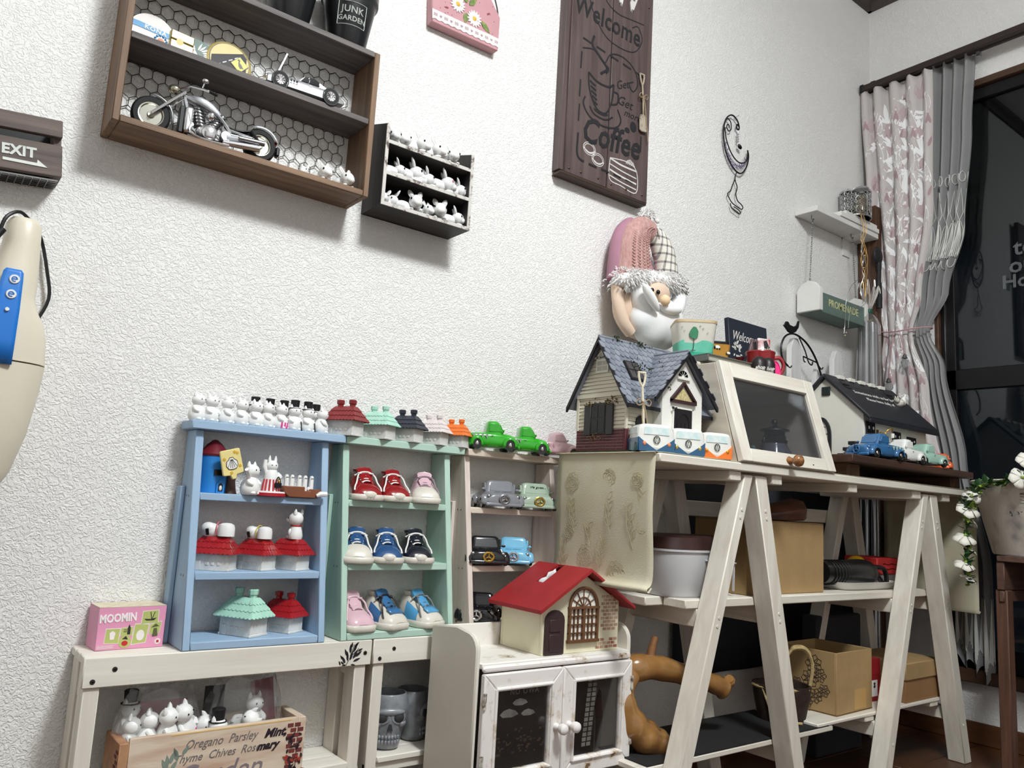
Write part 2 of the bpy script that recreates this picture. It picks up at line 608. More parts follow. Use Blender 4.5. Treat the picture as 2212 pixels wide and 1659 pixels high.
def on_cloth(f, u, v, lift):
  e = .002
  p = Vector(f(u, v))
  a = Vector(f(min(u + e, 1), v)) - Vector(f(max(u - e, 0), v))
  b = Vector(f(u, min(v + e, 1))) - Vector(f(u, max(v - e, 0)))
  n = a.cross(b)
  n.normalize()
  if n.x > 0:
    n = -n
  return p + n * lift
def cloth_leaf(g, f, u0, v0, ang, ln, wd, lift, bend=0.0, k=7, asp=4.2):
  """A curved leaf printed on the cloth: follows the folds."""
  L_, R_ = [], []
  for i in range(k + 1):
    t = i / k
    a = R(ang + bend * t)
    uu = u0 + ln * t * math.cos(a) * asp * .9
    vv = v0 - ln * t * math.sin(a)
    w_ = wd * math.sin(PI * min(1, t ** .75)) / 2 + .0003
    du, dv = -math.sin(a) * w_ * asp * .9, -math.cos(a) * w_
    L_.append((uu + du, vv + dv))
    R_.append((uu - du, vv - dv))
  q = [p for ab in zip(L_, R_) for p in ab]
  if any(not (.004 < p[0] < .996 and .02 < p[1] < .99) for p in q):
    return
  vs = [on_cloth(f, p[0], p[1], lift) for p in q]
  g.add(vs, [(2 * i, 2 * i + 1, 2 * i + 3, 2 * i + 2) for i in range(k)])
gw, gp, gd = G(), G(), G()
for i in range(84):
  u, v = (i * .618034) % 1.0, (i + .5) / 84
  up = rnd.uniform(65, 115)
  for k in range(rnd.randint(4, 6)):
    cloth_leaf(gw, floral, u, v, up + rnd.uniform(-60, 60), rnd.uniform(.045, .075), rnd.uniform(.007, .010), .0012, rnd.uniform(-45, 45), asp=5.6)
  uu, vv = (u + .12 + rnd.uniform(-.05, .05)) % 1, v + rnd.uniform(-.02, .01)
  for k in range(3):
    cloth_leaf(gp, floral, uu + (k - 1) * .03, vv, 90 + (k - 1) * -16, .04, .017, .001 + .0002 * k)
  for k in range(2):
    cloth_leaf(gd, floral, uu + (k - .5) * .04, vv - .004, 90 + (k - .5) * 34, .024, .006, .0018)
gw.mk('white_leaf_print', mat('print_white', (246, 246, 246), .6, var=0), cu, W=True, kind='stuff')
gp.mk('pink_tulip_print', mat('print_pink', (198, 178, 180), .7, var=0.03), cu, W=True, kind='stuff')
gd.mk('dark_tulip_print', mat('print_mauve', (178, 150, 154), .7, var=0.05), cu, W=True, kind='stuff')
LACE = thin_glass('lace_net', (255, 255, 255), 0, .5, .84, 158)
lc = thing('lace_curtain', 'grey white net curtain with lace border tied back beside the glass', 'curtain', (2.432, -.3, .22))
curtain_surface(lacef, 90, 90).mk('net', LACE, lc, W=True, ang=80)
LTH = mat('lace_thread', (224, 224, 218), .7, var=.02)
g = G()
def lace_line(pts, r=.0012):
  g.tube([on_cloth(lacef, min(.995, max(.005, a)), b, .0016) for a, b in pts], r, 4)
for v0 in (.215,):
  for i in range(9):
    uc = .06 + i * .11
    lace_line([(uc + .04 * math.cos(a * PI / 4), v0 + .009 * math.sin(a * PI / 4)) for a in range(9)])
    lace_line([(uc - .045, v0 + .06), (uc, v0 + .02), (uc + .045, v0 + .06), (uc, v0 + .075), (uc - .045, v0 + .06)])
    for q in range(-2, 3):
      lace_line([(uc, v0 + .075), (uc + q * .012, v0 + .1), (uc + q * .024, v0 + .135)], .0014)
    lace_line([(uc + .055 * math.cos(a * PI / 5), v0 + .105 + .03 * math.sin(a * PI / 5)) for a in range(11)])
    lace_line([(uc + .05 * math.cos(R(a)), v0 + .14 + .012 * math.sin(R(a))) for a in range(0, 181, 30)])
g.mk('lace_border', LTH, lc, W=True, kind='stuff')
g = G()
for i in range(13):
  uc = i / 12
  for q in range(7):
    t0 = (q - 3) / 3
    lace_line([(uc, .9), (uc + t0 * .022, .945), (uc + t0 * .036, .985 - .012 * abs(t0))], .0011)
g.mk('lace_hem', LTH, lc, W=True, kind='stuff')
tb = thing('curtain_tie', 'thin pink cord tied around the gathered curtains', 'tie', (2.41, -.13, 1.186))
CORD = mat('pink_cord', (188, 148, 150), .7)
g = G()
g.tube(spline([(2.415, -.06, 1.192), (2.408, -.08, 1.186), (2.405, -.12, 1.183), (2.41, -.16, 1.186), (2.43, -.2, 1.19), (2.464, -.2, 1.191), (2.47, -.14, 1.19), (2.455, -.07, 1.192), (2.425, -.058, 1.193)], 4), .0022, 6)
g.mk('cord', CORD, tb, W=True)
for k, (y0, y1, z1) in enumerate(((-.13, -.148, 1.105), (-.11, -.097, 1.035))):
  G().tube([(2.403, y0, 1.184), (2.40, (y0 + y1) / 2, (1.184 + z1) / 2), (2.398, y1, z1)], .0015, 6).mk('tassel_cord', CORD, tb, W=True)
  c = G().lathe([(.002, .022), (.006, .018), (.005, .012), (.009, .008)], 12, (2.397, y1, z1 - .02)).mk('cap', STEEL, tb, W=True)
  G().ell((2.397, y1, z1 - .027), .0135, 10, 7).mk('glass_ball', mat('clear_ball', (235, 238, 240), .05, trans=.85, var=0), tb, W=True, ang=5)
# dark post in the corner ------------------------------------------
ps = thing('corner_post', 'dark brown wooden post standing in the corner behind the white shelf', 'post', (2.41, -.035, 0))
G().box(2.39, 2.428, -.065, -.005, .0, 1.606).mk('post', wood('post_wood', (98, 68, 48), (62, 42, 30), 'z', 13, .5, .4), ps, .002, W=True)
# ================================================================ wall shelf
SH = wood('shelf_walnut', (140, 110, 84), (78, 60, 48), 'x', 8, .6, .3, .25, .7)
SHZ = wood('shelf_walnut_upright', (140, 110, 84), (78, 60, 48), 'z', 8, .6, .3, .25, .7)
SHG = wood('shelf_greyed', (112, 104, 100), (72, 66, 66), 'x', 8, .6, .3)
x0, x1, yf, zb, zt = .182, .597, -.083, 1.105, 1.378
t = thing('wall_shelf', 'wide dark wooden box shelf with wire mesh back on the wall', 'shelf', (.39, -.04, zb))
k = dict(parent=t, W=True, bevel=.0012)
G().box(x0, x0 + .0105, yf, 0, zb, zt).mk('side_panel', SHZ, **k)
G().box(x1 - .0105, x1, yf, 0, zb, zt).mk('side_panel', SHZ, **k)
G().box(x0 + .0105, x1 - .0105, yf, 0, zb, zb + .011).mk('bottom_panel', SH, **k)
G().box(x0 + .0105, x1 - .0105, yf, 0, zt - .011, zt).mk('top_panel', SHG, **k)
G().box(x0 + .0105, x1 - .0105, yf + .002, 0, 1.239, 1.25).mk('shelf_board', SHG, **k)
g = G()
p = .0112                                            # hex wire: cell half width
rows = int(.262 / (p * 1.5)) + 2
seen = set()
def seg(a, b):
  kk = tuple(sorted(((round(a[0], 4), round(a[1], 4)), (round(b[0], 4), round(b[1], 4)))))
  if kk in seen:
    return
  seen.add(kk)
  if not all(x0 + .011 < q[0] < x1 - .011 and zb + .012 < q[1] < zt - .012 for q in (a, b)):
    return
  g.tube([(a[0], -.0045 - .001 * math.sin(a[0] * 300), a[1]), (b[0], -.0045 + .001 * math.sin(b[1] * 250), b[1])], .0007, 3)
hw, hh = .0098, .0125
for r_ in range(-1, 18):
  for c_ in range(-1, 24):
    cx = x0 + .012 + c_ * 2 * hw + (r_ % 2) * hw
    cz = zb + .012 + r_ * hh * 1.5
    P = [(cx, cz + hh), (cx + hw, cz + hh / 2), (cx + hw, cz - hh / 2), (cx, cz - hh), (cx - hw, cz - hh / 2), (cx - hw, cz + hh / 2)]
    for i in range(6):
      seg(P[i], P[(i + 1) % 6])
g.mk('wire_mesh', mat('mesh_wire', (52, 44, 40), .5, .5), t, W=True, kind='stuff')
# black pots ------------------------------------------------------
POTB = mat('pot_black', (30, 31, 34), .35, var=.15, coat=.2)
STEN = mat('stencil_white', (222, 226, 220), .6, var=.08)
def pot(x, label, words):
  t = thing('planter_pot', label, 'pot', (x, -.045, zt))
  G().lathe([(.001, 0), (.031, 0), (.034, .003), (.048, .092), (.052, .094), (.052, .112), (.049, .112), (.046, .094), (.033, .006), (.001, .006)], 28).mk('pot', POTB, t)
  if words:
    def wrap(o):                                  # bend the flat stencil round the pot
      for v in o.data.vertices:
        z = v.co.y + o.location.z
        r = .034 + .014 * z / .092 + .0006
        a = v.co.x / r
        v.co = (r * math.sin(a), -r * math.cos(a), z)
      o.location = (0, 0, 0)
      o.rotation_euler = (0, 0, -.25)
    for s, z, sz in (('JUNK', .058, .0165), ('GARDEN', .042, .0125)):
      wrap(txt(s, sz, STEN, t, (0, 0, z), (0, 0, 0), bold=.0003, sp=1.05))
    g = G()
    for a, b in (((-.026, .031), (.026, .031)), ((.026, .031), (.026, .072)), ((-.026, .031), (-.026, .072)), ((-.026, .072), (.026, .072))):
      pts = []
      for i in range(7):
        xx, z = a[0] + (b[0] - a[0]) * i / 6, a[1] + (b[1] - a[1]) * i / 6
        r = .034 + .014 * z / .092 + .0006
        pts.append((r * math.sin(xx / r - .25 * -1 - .5), -r * math.cos(xx / r + .25 - .5), z))
      g.tube(pts, .0006, 4)
    g.mk('stencil_frame', STEN, t)
  return t
pot(.545, 'black pot with stencilled white words on top of the wall shelf', True)
pot(.435, 'black pot cut by the top edge, left of the lettered pot', False)
# tin badges ------------------------------------------------------
def disc(name, x, z, r, mats, label, cat, y=-.012, tilt=-.12):
  t = thing(name, label, cat, (x, y, z))
  t.rotation_euler = (tilt, 0, 0)
  return t
SILV = mat('silver_tin', (190, 190, 188), .3, .8, var=.05)
t = disc('bottle_cap_sign', .232, 1.289, .036, 0, 'round white bottle cap sign with a blue banner reading KON', 'tin sign')
t.rotation_euler = (-.12, 0, 0)
g = G()
ring0, ring1, ring2 = [], [], []
for i in range(84):
  a = 2 * PI * i / 84
  rr = .039 + (.0015 if (i // 2) % 2 else -.0005)
  ring0.append((.034 * math.cos(a), -.006, .034 * math.sin(a)))
  ring1.append((rr * math.cos(a), .004, rr * math.sin(a)))
  ring2.append((.033 * math.cos(a), .005, .033 * math.sin(a)))
g.loft([ring2, ring1, ring0])
g.mk('crimped_cap', SILV, t)
G().lathe([(.001, .0065), (.0335, .0065), (.0335, .0055), (.001, .0055)], 32, axis='y').mk('face', mat('face_white', (236, 226, 220), .4), t)
BLU = mat('banner_blue', (70, 150, 205), .4)
G().prism([(-.034, .004), (-.03, .009), (-.034, .014), (-.02, .014), (.033, .009), (.033, .000), (-.02, .004)], 'y', -.0072, -.0066).mk('banner', BLU, t)
txt('KONA', .0105, MATTW, t, (.004, -.0074, .0068), (PI / 2, .08, 0), bold=.0003, sp=1.15)
g = G()
for i in range(12):
  a = 2 * PI * i / 12
  g.tube([(.013 + .008 * math.cos(a), -.0068, -.008 + .008 * math.sin(a)), (.013 + .01 * math.cos(a + .3), -.0068, -.008 + .01 * math.sin(a + .3))], .0015, 4)
g.mk('rosette', BLU, t)
G().lathe([(.001, .0072), (.005, .0072), (.005, .0065), (.001, .0065)], 14, (.013, 0, -.008), 'y').mk('rosette_centre', mat('coral', (226, 140, 110), .5), t)
t = thing('lighter', 'small brass coloured flip lighter standing on the middle shelf board', 'lighter', (.268, -.055, 1.25), .1)
BRASS = mat('pale_brass', (205, 190, 130), .3, .8, var=.06, vs=120)
G().box(-.018, .018, -.0055, .0055, 0, .021).mk('case', BRASS, t, .0015, 2)
G().box(-.018, .018, -.0055, .0055, .0222, .037).mk('lid', BRASS, t, .0015, 2)
G().box(.0178, .0195, -.004, .004, .018, .025).cyl((.0188, -.0045, .02), (.0188, .0045, .02), .0018).mk('hinge', CHROME, t)
G().lathe([(.001, .0058), (.0055, .0058), (.0055, .0055), (.001, .0055)], 16, (-.004, 0, .02), 'y').mk('emblem', mat('dull_brass', (150, 138, 95), .5, .6), t)
t = disc('round_badge', .302, 1.279, .03, 0, 'round green and white badge with leaf stripes behind the lighter', 'badge', -.02)
G().lathe([(.001, .003), (.029, .003), (.0305, .001), (.0305, -.003), (.001, -.003)], 36, axis='y').mk('disc', mat('badge_black', (28, 30, 28), .3, var=0), t)
G().lathe([(.001, .0036), (.0285, .0036), (.0285, .003), (.001, .003)], 36, axis='y').mk('white_face', MATTW, t)
GRN = mat('badge_green', (36, 84, 66), .4)
g = G()
g.prism([(0, 0)] + arc((0, 0), .0282, -12, 118, 14), 'y', -.0042, -.0036)
g.mk('green_field', GRN, t)
g = G()
for i in range(6):
  a = 12 + i * 17
  g.prism(leafpts(.008 * math.cos(R(a)), .008 * math.sin(R(a)), a - 28, .017, .003), 'y', -.0048, -.0042)
g.mk('white_stripe', MATTW, t)
t = disc('road_badge', .352, 1.287, .036, 0, 'round gold rimmed badge with a road and a yellow bird crossing sign', 'badge', -.022)
G().lathe([(.001, .003), (.035, .003), (.0375, .0015), (.0375, -.004), (.001, -.004)], 40, axis='y').mk('gold_rim', mat('badge_gold', (214, 192, 120), .35, .5), t)
G().lathe([(.001, .0036), (.0335, .0036), (.0335, .003), (.001, .003)], 40, axis='y').mk('black_ring', mat('ring_black', (26, 24, 22), .4), t)
G().lathe([(.001, .0042), (.0322, .0042), (.0322, .0036), (.001, .0036)], 40, axis='y').mk('yellow_field', mat('field_gold', (222, 200, 130), .45), t)
G().prism([(-.03, .002)] + [(-.03, -.011)] + arc((0, 0), .0318, 200, 330, 12) + [(.0275, .016), (.021, .0235)], 'y', -.0048, -.0042).mk('road', mat('road_grey', (62, 60, 60), .6), t)
g = G()
for i in range(4):
  xx, zz = -.018 + i * .0095, -.012 + i * .0075
  g.prism([(xx - .003, zz - .003), (xx + .003, zz + .001), (xx + .003, zz + .003), (xx - .003, zz - .001)], 'y', -.0054, -.0048)
g.mk('lane_mark', MATTW, t)
YEL = mat('sign_yellow', (240, 214, 60), .4)
G().prism([(.016, .0155), (.0315, .001), (.0165, -.016), (.0005, -.001)], 'y', -.0056, -.005).mk('sign_border', mat('ring_black'), t)
G().prism([(.016, .014), (.030, .001), (.0165, -.0145), (.002, -.001)], 'y', -.0062, -.0056).mk('yellow_sign', YEL, t)
BIRDB = mat('ring_black')
G().prism([(.012, .0075), (.0135, .0095), (.0158, .009), (.0165, .0065), (.016, .003), (.019, .0), (.0225, -.006), (.0185, -.006), (.0178, -.0085), (.0165, -.006), (.0145, -.0035), (.0138, .002), (.014, .006)], 'y', -.0068, -.0062).mk('bird_print', BIRDB, t)
# silver model car with the bonnet raised --------------------------
SILC = mat('silver_car_paint', (205, 208, 212), .22, .55, var=0, coat=.8)
DGL = mat('dark_glass', (16, 18, 20), .08, var=0)
t = thing('model_car', 'silver diecast coupe with raised bonnet on the middle shelf board', 'model car', (.47, -.056, 1.25), R(-4))
t.scale = (.9, .9, .95)
W2 = .026
def carbody(st):
  g = G()
  rings = []
  for x, zl, zh, w_ in st:
    rings.append([(x, -w_, zl), (x, -w_ * 1.04, zl + (zh - zl) * .55), (x, -w_ * .93, zh - .002), (x, -w_ * .7, zh), (x, w_ * .7, zh), (x, w_ * .93, zh - .002), (x, w_ * 1.04, zl + (zh - zl) * .55), (x, w_, zl)])
  return g.loft(rings)
carbody([(-.077, .008, .017, .019), (-.074, .006, .022, .024), (-.06, .006, .026, W2), (-.03, .006, .0265, W2), (.0, .006, .0265, W2), (.04, .006, .0265, W2), (.06, .007, .024, .025), (.074, .009, .018, .022), (.077, .011, .015, .018)]).mk('body', SILC, t, ang=50)
g = G()
rings = []
for x, z, w_ in ((-.018, .026, .021), (-.004, .0395, .017), (.012, .041, .0165), (.028, .036, .018), (.052, .0255, .020)):
  rings.append([(x, -w_, min(z, .0258) - .001), (x, -w_ * .96, z - .001), (x, -w_ * .6, z + .001), (x, w_ * .6, z + .001), (x, w_ * .96, z - .001), (x, w_, min(z, .0258) - .001)])
g.loft(rings).mk('roof', SILC, t, ang=50)
G().prism([(-.011, .0275), (-.004, .037), (.003, .0385), (.003, .0275)], 'y', -.0212, -.017).prism([(.005, .0275), (.005, .0385), (.016, .038), (.024, .0345), (.025, .0275)], 'y', -.0212, -.016).mk('side_window', DGL, t)
for x in (-.051, .047):
  for s in (-1, 1):
    wh = G().lathe([(.005, -.004), (.0135, -.004), (.0138, .004), (.005, .004)], 24, (x, s * .0235, .0135), 'y').mk('tyre', RUBBER, t)
    q = G().lathe([(.001, .0045), (.0025, .005), (.003, .0042), (.0085, .0042), (.0092, .0046), (.0092, .0)], 20, (x, s * .0235, .0135), 'y')
    for i in range(10):
      a = i * PI / 5
      q.box(-.0006, .0006, 0, .001, .003, .0088) if False else q.tube([(x + .003 * math.cos(a), s * .0235 - s * 0 - .0048, .0135 + .003 * math.sin(a)), (x + .0085 * math.cos(a), s * .0235 - .0048, .0135 + .0085 * math.sin(a))], .0007, 4)
    q.mk('wheel_rim', CHROME, wh)
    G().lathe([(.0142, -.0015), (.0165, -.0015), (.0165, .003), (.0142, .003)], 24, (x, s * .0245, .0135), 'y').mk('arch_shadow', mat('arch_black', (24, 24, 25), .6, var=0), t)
g = G()
for i in range(3):
  for j in range(3):
    g.box(-.033 + i * .0055, -.0295 + i * .0055, -.0275, -.026, .0135 + j * .003, .015 + j * .003)
g.mk('side_vents', DGL, t)
G().box(-.012, .012, -.0275, -.0262, .0165, .0172).mk('trim_line', CHROME, t)
G().box(.004, .009, -.0278, -.026, .0195, .0205).mk('door_handle', CHROME, t)
g = G()
g.add([(-.055, -.022, .026), (-.055, .022, .026), (-.041, .022, .067), (-.041, -.022, .067), (-.057, -.022, .0265), (-.057, .022, .0265), (-.043, .022, .068), (-.043, -.022, .068)],
   [(0, 1, 2, 3), (7, 6, 5, 4), (0, 3, 7, 4), (1, 5, 6, 2), (3, 2, 6, 7), (0, 4, 5, 1)])
g.mk('bonnet', SILC, t)
G().box(-.0785, -.075, -.02, .02, .006, .01).mk('front_bumper', CHROME, t, .001)
for s in (-1, 1):
  G().ell((-.076, s * .017, .0165), (.003, .004, .004), 10, 7).mk('headlight', CHROME, t)
# chrome motorcycle ------------------------------------------------
t = thing('model_motorcycle', 'chrome and silver model motorcycle on the lower shelf', 'model motorcycle', (.318, -.05, 1.116), R(-6))
t.scale = (.94, 1, .99)
def wheel(x, r, w_, nm):
  wh = G().lathe([(r * .66, -w_), (r * .9, -w_), (r, -w_ * .5), (r, w_ * .5), (r * .9, w_), (r * .66, w_)], 36, (x, 0, r), 'y').mk(nm, RUBBER, t)
  wr = G().lathe([(.001, .0055), (r * .16, .006), (r * .2, .003), (r * .55, .003), (r * .6, .0055), (r * .7, .006), (r * .7, -.006), (r * .6, -.0055), (r * .2, -.004), (.001, -.0055)], 32, (x, 0, r), 'y').mk('wheel_disc', mat('wheel_chrome', (196, 194, 184), .22, 1, var=0), wh)
wheel(-.083, .030, .0075, 'front_wheel')
wheel(.093, .028, .009, 'rear_wheel')
for s in (-1, 1):
  G().tube([(-.083, s * .012, .030), (-.058, s * .012, .056), (-.036, s * .012, .079)], [.0026, .0027, .0022], 8).mk('fork', CHROME, t)
  G().tube([(-.045, s * .004, .084), (-.03, s * .018, .088), (-.012, s * .03, .083), (-.003, s * .033, .081)], .0018, 6).mk('handlebar', CHROME, t)
  G().tube([(-.003, s * .033, .081), (.01, s * .034, .078)], .0026, 7).mk('grip', RUBBER, t)
  G().tube([(-.014, s * .028, .085), (-.012, s * .032, .092)], .0012, 5).ell((-.011, s * .034, .096), (.006, .003, .004)).mk('mirror', CHROME, t)
G().ell((-.052, 0, .083), (.0105, .0085, .0085), 14, 9).mk('headlight', mat('lamp_chrome', (190, 186, 165), .15, .9, var=0), t)
g = G()
for a in range(-20, 121, 14):
  pass
rings = [[(-.083 + rr * math.cos(R(a)), yy, .030 + rr * math.sin(R(a))) for rr, yy in ((.0325, -.008), (.035, -.004), (.035, .004), (.0325, .008))] for a in range(-5, 100, 12)]
g.loft(rings, closed=False, caps=False).mk('front_fender', SILC, t, solid=.0008)
g = G()
g.loft([[(x, -w_, z), (x, -w_ * .8, z + h), (x, 0, z + h * 1.25), (x, w_ * .8, z + h), (x, w_, z), (x, 0, z - .002)] for x, z, w_, h in ((-.035, .072, .005, .004), (-.022, .070, .012, .012), (0, .066, .014, .014), (.018, .058, .012, .012), (.036, .045, .007, .005))]).mk('fuel_tank', SILC, t, sub=1)
g = G()
for s in (-1, 1):
  g.tube(spline([(-.035, s * .008, .074), (-.012, s * .014, .066), (.016, s * .014, .056), (.038, s * .013, .036), (.040, s * .013, .026)], 4), .0024, 6)
  g.tube([(-.036, s * .008, .072), (-.028, s * .012, .045), (-.02, s * .012, .02)], .0024, 6)
  g.tube([(.038, s * .013, .036), (.078, s * .011, .034)], .0022, 6)
  g.tube([(.04, s * .013, .028), (.075, s * .011, .031)], .0022, 6)
g.mk('frame', SILC, t)
g = G()
g.box(-.034, -.019, -.014, .014, .014, .058)
g.mk('radiator_cover', mat('bright_silver', (228, 228, 230), .2, .9, var=0), t, .005, 3)
G().box(-.041, -.034, -.012, .012, .012, .056).mk('radiator', BLACK, t, .001)
for a, b in (((-.006, .034), (-.013, .06)), ((.012, .036), (.026, .056))):
  g = G()
  for i in range(6):
    u = i / 5
    g.cyl((a[0] + (b[0] - a[0]) * u, 0, a[1] + (b[1] - a[1]) * u - .0012), (a[0] + (b[0] - a[0]) * u, 0, a[1] + (b[1] - a[1]) * u + .0012), .0105, n=12)
  g.cyl((a[0], 0, a[1]), (b[0], 0, b[1]), .0085)
  g.ell((b[0], 0, b[1] + .001), (.0085, .011, .005))
  g.mk('cylinder', STEEL, t)
G().ell((.008, -.008, .052), (.0085, .008, .0085), 14, 9).mk('air_cleaner', CHROME, t)
g = G().ell((.004, 0, .026), (.018, .013, .014), 16, 10)
g.lathe([(.001, .018), (.009, .017), (.0125, .014), (.0125, .006)], 20, (.008, 0, .023), 'y')
g.lathe([(.001, .016), (.008, .016), (.0095, .013), (.0095, .0)], 20, (.034, 0, .024), 'y')
g.mk('engine_case', mat('bright_silver'), t)
G().box(-.03, .03, -.01, .01, .006, .016).mk('lower_case', BLACK, t, .003)
g = G().tube(spline([(-.02, -.014, .03), (-.024, -.018, .014), (.0, -.019, .007), (.04, -.019, .007)], 4), .0022, 6)
g.tube([(.03, -.016, .012), (.09, -.017, .017)], [.0045, .006], 10)
g.mk('exhaust', CHROME, t)
G().tube([(.036, -.013, .022), (.093, -.012, .03)], [.005, .003], 8).mk('swing_arm', SILC, t)
G().tube([(.055, -.0165, .026), (.098, -.0165, .028)], [.0045, .0045], 10).mk('silencer', STEEL, t)
G().tube([(.075, -.0125, .046), (.088, -.0125, .031)], [.0035, .003], 8).mk('shock_absorber', BLACK, t)
g = G().loft([[(x, -w_, z), (x, -w_ * .7, z + .004), (x, w_ * .7, z + .004), (x, w_, z), (x, 0, z - .004)] for x, z, w_ in ((.03, .046, .007), (.045, .040, .011), (.062, .041, .013), (.075, .047, .011), (.082, .048, .008))])
g.mk('seat', mat('seat_black', (20, 20, 22), .5, bump=.1), t, sub=1)
rings = [[(.093 + rr * math.cos(R(a)), yy, .028 + rr * math.sin(R(a))) for rr, yy in ((.029, -.0105), (.033, -.007), (.033, .007), (.029, .0105))] for a in range(20, 125, 12)]
G().loft(rings, closed=False, caps=False).mk('rear_fender', SILC, t, solid=.0008)
G().ell((.121, 0, .041), (.003, .006, .003), 8, 6).mk('tail_light', mat('tail_red', (170, 30, 26), .2), t)
G().box(.121, .128, -.007, .007, .018, .034).mk('mud_flap', BLACK, t, .002)
G().tube([(.005, -.014, .006), (.012, -.024, .001)], .0012, 5).mk('side_stand', CHROME, t)
# ================================================================ rabbits and the small rack
RAB = mat('rabbit_porcelain', (240, 240, 238), .3, var=.01, coat=.4)
EARIN = mat('rabbit_ear_shade', (206, 200, 196), .5, var=0)
def make_rabbit(label, group):
  """Lying rabbit facing -y, about 32 mm long."""
  t = thing('rabbit_figurine', label, 'rabbit figurine', (0, 0, 0), 0, group)
  g = G().ell((0, .009, .0095), (.0115, .0155, .0095), 14, 9).ell((0, -.0085, .0145), (.0092, .0098, .0092), 14, 9).ell((0, -.0158, .0112), (.006, .0052, .005), 10, 6)
  for s in (-1, 1):
    g.ell((s * .006, -.010, .0026), (.003, .006, .0026), 8, 6).ell((s * .0085, .014, .005), (.0045, .007, .005), 8, 6)
  g.ell((0, .023, .007), .0042, 8, 6)
  g.mk('body', RAB, t)
  for s in (-1, 1):
    e = G().ell((s * .0058, -.003, .0255), (.0036, .0018, .0076), 10, 7, rot=(R(-22), R(s * 22), 0)).mk('ear', RAB, t)
    G().ell((s * .006, -.0046, .0256), (.002, .0008, .0054), 8, 6, rot=(R(-22), R(s * 22), 0)).mk('inner_ear', EARIN, e)
    G().ell((s * .0074, -.0138, .0165), (.0012, .0014, .0017), 8, 6).mk('eye', EYE, t)
  return t
r0 = make_rabbit('white rabbit figurine at the lower right corner of the wall shelf', 'rabbits in the wall shelf')
place(r0, (.560, -.056, 1.116), (0, 0, R(14)), 1.25)
dup(r0, (.520, -.055, 1.116), R(10), 'white rabbit figurine left of the corner one in the wall shelf', sc=1.25)
dup(r0, (.490, -.05, 1.116), R(-40), 'white rabbit mostly hidden, lying near the lower right of the wall shelf', sc=.85)
RKD = wood('rack_black_wood', (54, 46, 42), (28, 25, 26), 'x', 9, .55, .25)
RKZ = wood('rack_black_wood_upright', (46, 40, 38), (26, 24, 25), 'z', 9, .55, .25)
RKE = worn('rack_worn_edge', (205, 200, 194), (120, 108, 98), (60, 52, 46), .6, 60)
RKB = mat('rack_back_black', (26, 27, 32), .6, var=.1)
x0, x1, yf, zb = .6255, .8195, -.077, 1.104
t = thing('figurine_rack', 'small black three tier rack full of rabbit figurines', 'shelf', (.72, -.04, zb))
k = dict(parent=t, W=True)
for a, b in ((x0, x0 + .0065), (x1 - .0065, x1)):
  s = G().prism([(0, zb), (yf + .002, zb), (yf + .002, 1.258), (-.02, 1.275), (0, 1.275)], 'x', a, b).mk('side_panel', RKZ, **k)
  G().box(a, b, yf, yf + .002, zb, 1.258).mk('worn_edge', RKE, s, W=False) if False else G().box(a, b, yf, yf + .002, zb, 1.258).mk('worn_edge', RKE, **k)
for z in (1.104, 1.1625, 1.222):
  G().box(x0 + .0065, x1 - .0065, yf + .002, 0, z, z + .0065).mk('shelf_board', RKD, **k)
  G().box(x0 + .0065, x1 - .0065, yf, yf + .002, z, z + .0065).mk('worn_edge', RKE, **k)
G().box(x0 + .0065, x1 - .0065, -.004, -.0005, zb, 1.2285).mk('back_panel', RKB, **k)
GR = 'rabbits in the small black rack'
rows = [(1.2285, ((.653, 20, .95, 'first rabbit from the left on top of the black rack'), (.677, 40, .95, 'second rabbit from the left on top of the black rack'), (.703, -62, 1.05, 'third rabbit on top of the rack, head turned left'), (.738, -60, 1.05, 'fourth rabbit on top of the rack, head turned left'), (.757, 10, .85, 'fifth rabbit on top of the rack, half hidden between two'), (.782, 25, 1.05, 'rightmost rabbit on top of the black rack'))),
    (1.169, ((.660, -75, .9, 'leftmost rabbit on the middle tier of the black rack'), (.693, -70, 1.15, 'large second rabbit with raised ear on the middle rack tier'), (.722, -78, .95, 'third rabbit on the middle rack tier, ears low'), (.763, -68, 1.15, 'fourth rabbit on the middle rack tier with a pink eye'), (.796, -72, .95, 'rightmost rabbit on the middle tier of the black rack'))),
    (1.1105, ((.647, 40, .75, 'rabbit peeping out beside the left post of the bottom rack tier'), (.672, 95, .85, 'low lying rabbit second from left on the bottom rack tier'), (.706, 15, 1.1, 'upright rabbit with pointed ears in the middle of the bottom rack tier'), (.731, -20, .85, 'small rabbit right of the upright one on the bottom rack tier'), (.762, 25, 1.1, 'front facing rabbit fourth along the bottom rack tier'), (.793, -65, .95, 'rightmost rabbit at the end of the bottom rack tier')))]
PINKE = mat('pink_eye', (205, 120, 130), .3)
for z, row in rows:
  for x, a, s, lb in row:
    q = dup(r0, (x, -.052 + rnd.uniform(-.002, .002), z), R(-a) if z < 1.2 else R(a * -.6), 'white ' + lb, GR, s * 1.33, {'eye': PINKE} if 'pink' in lb else None)
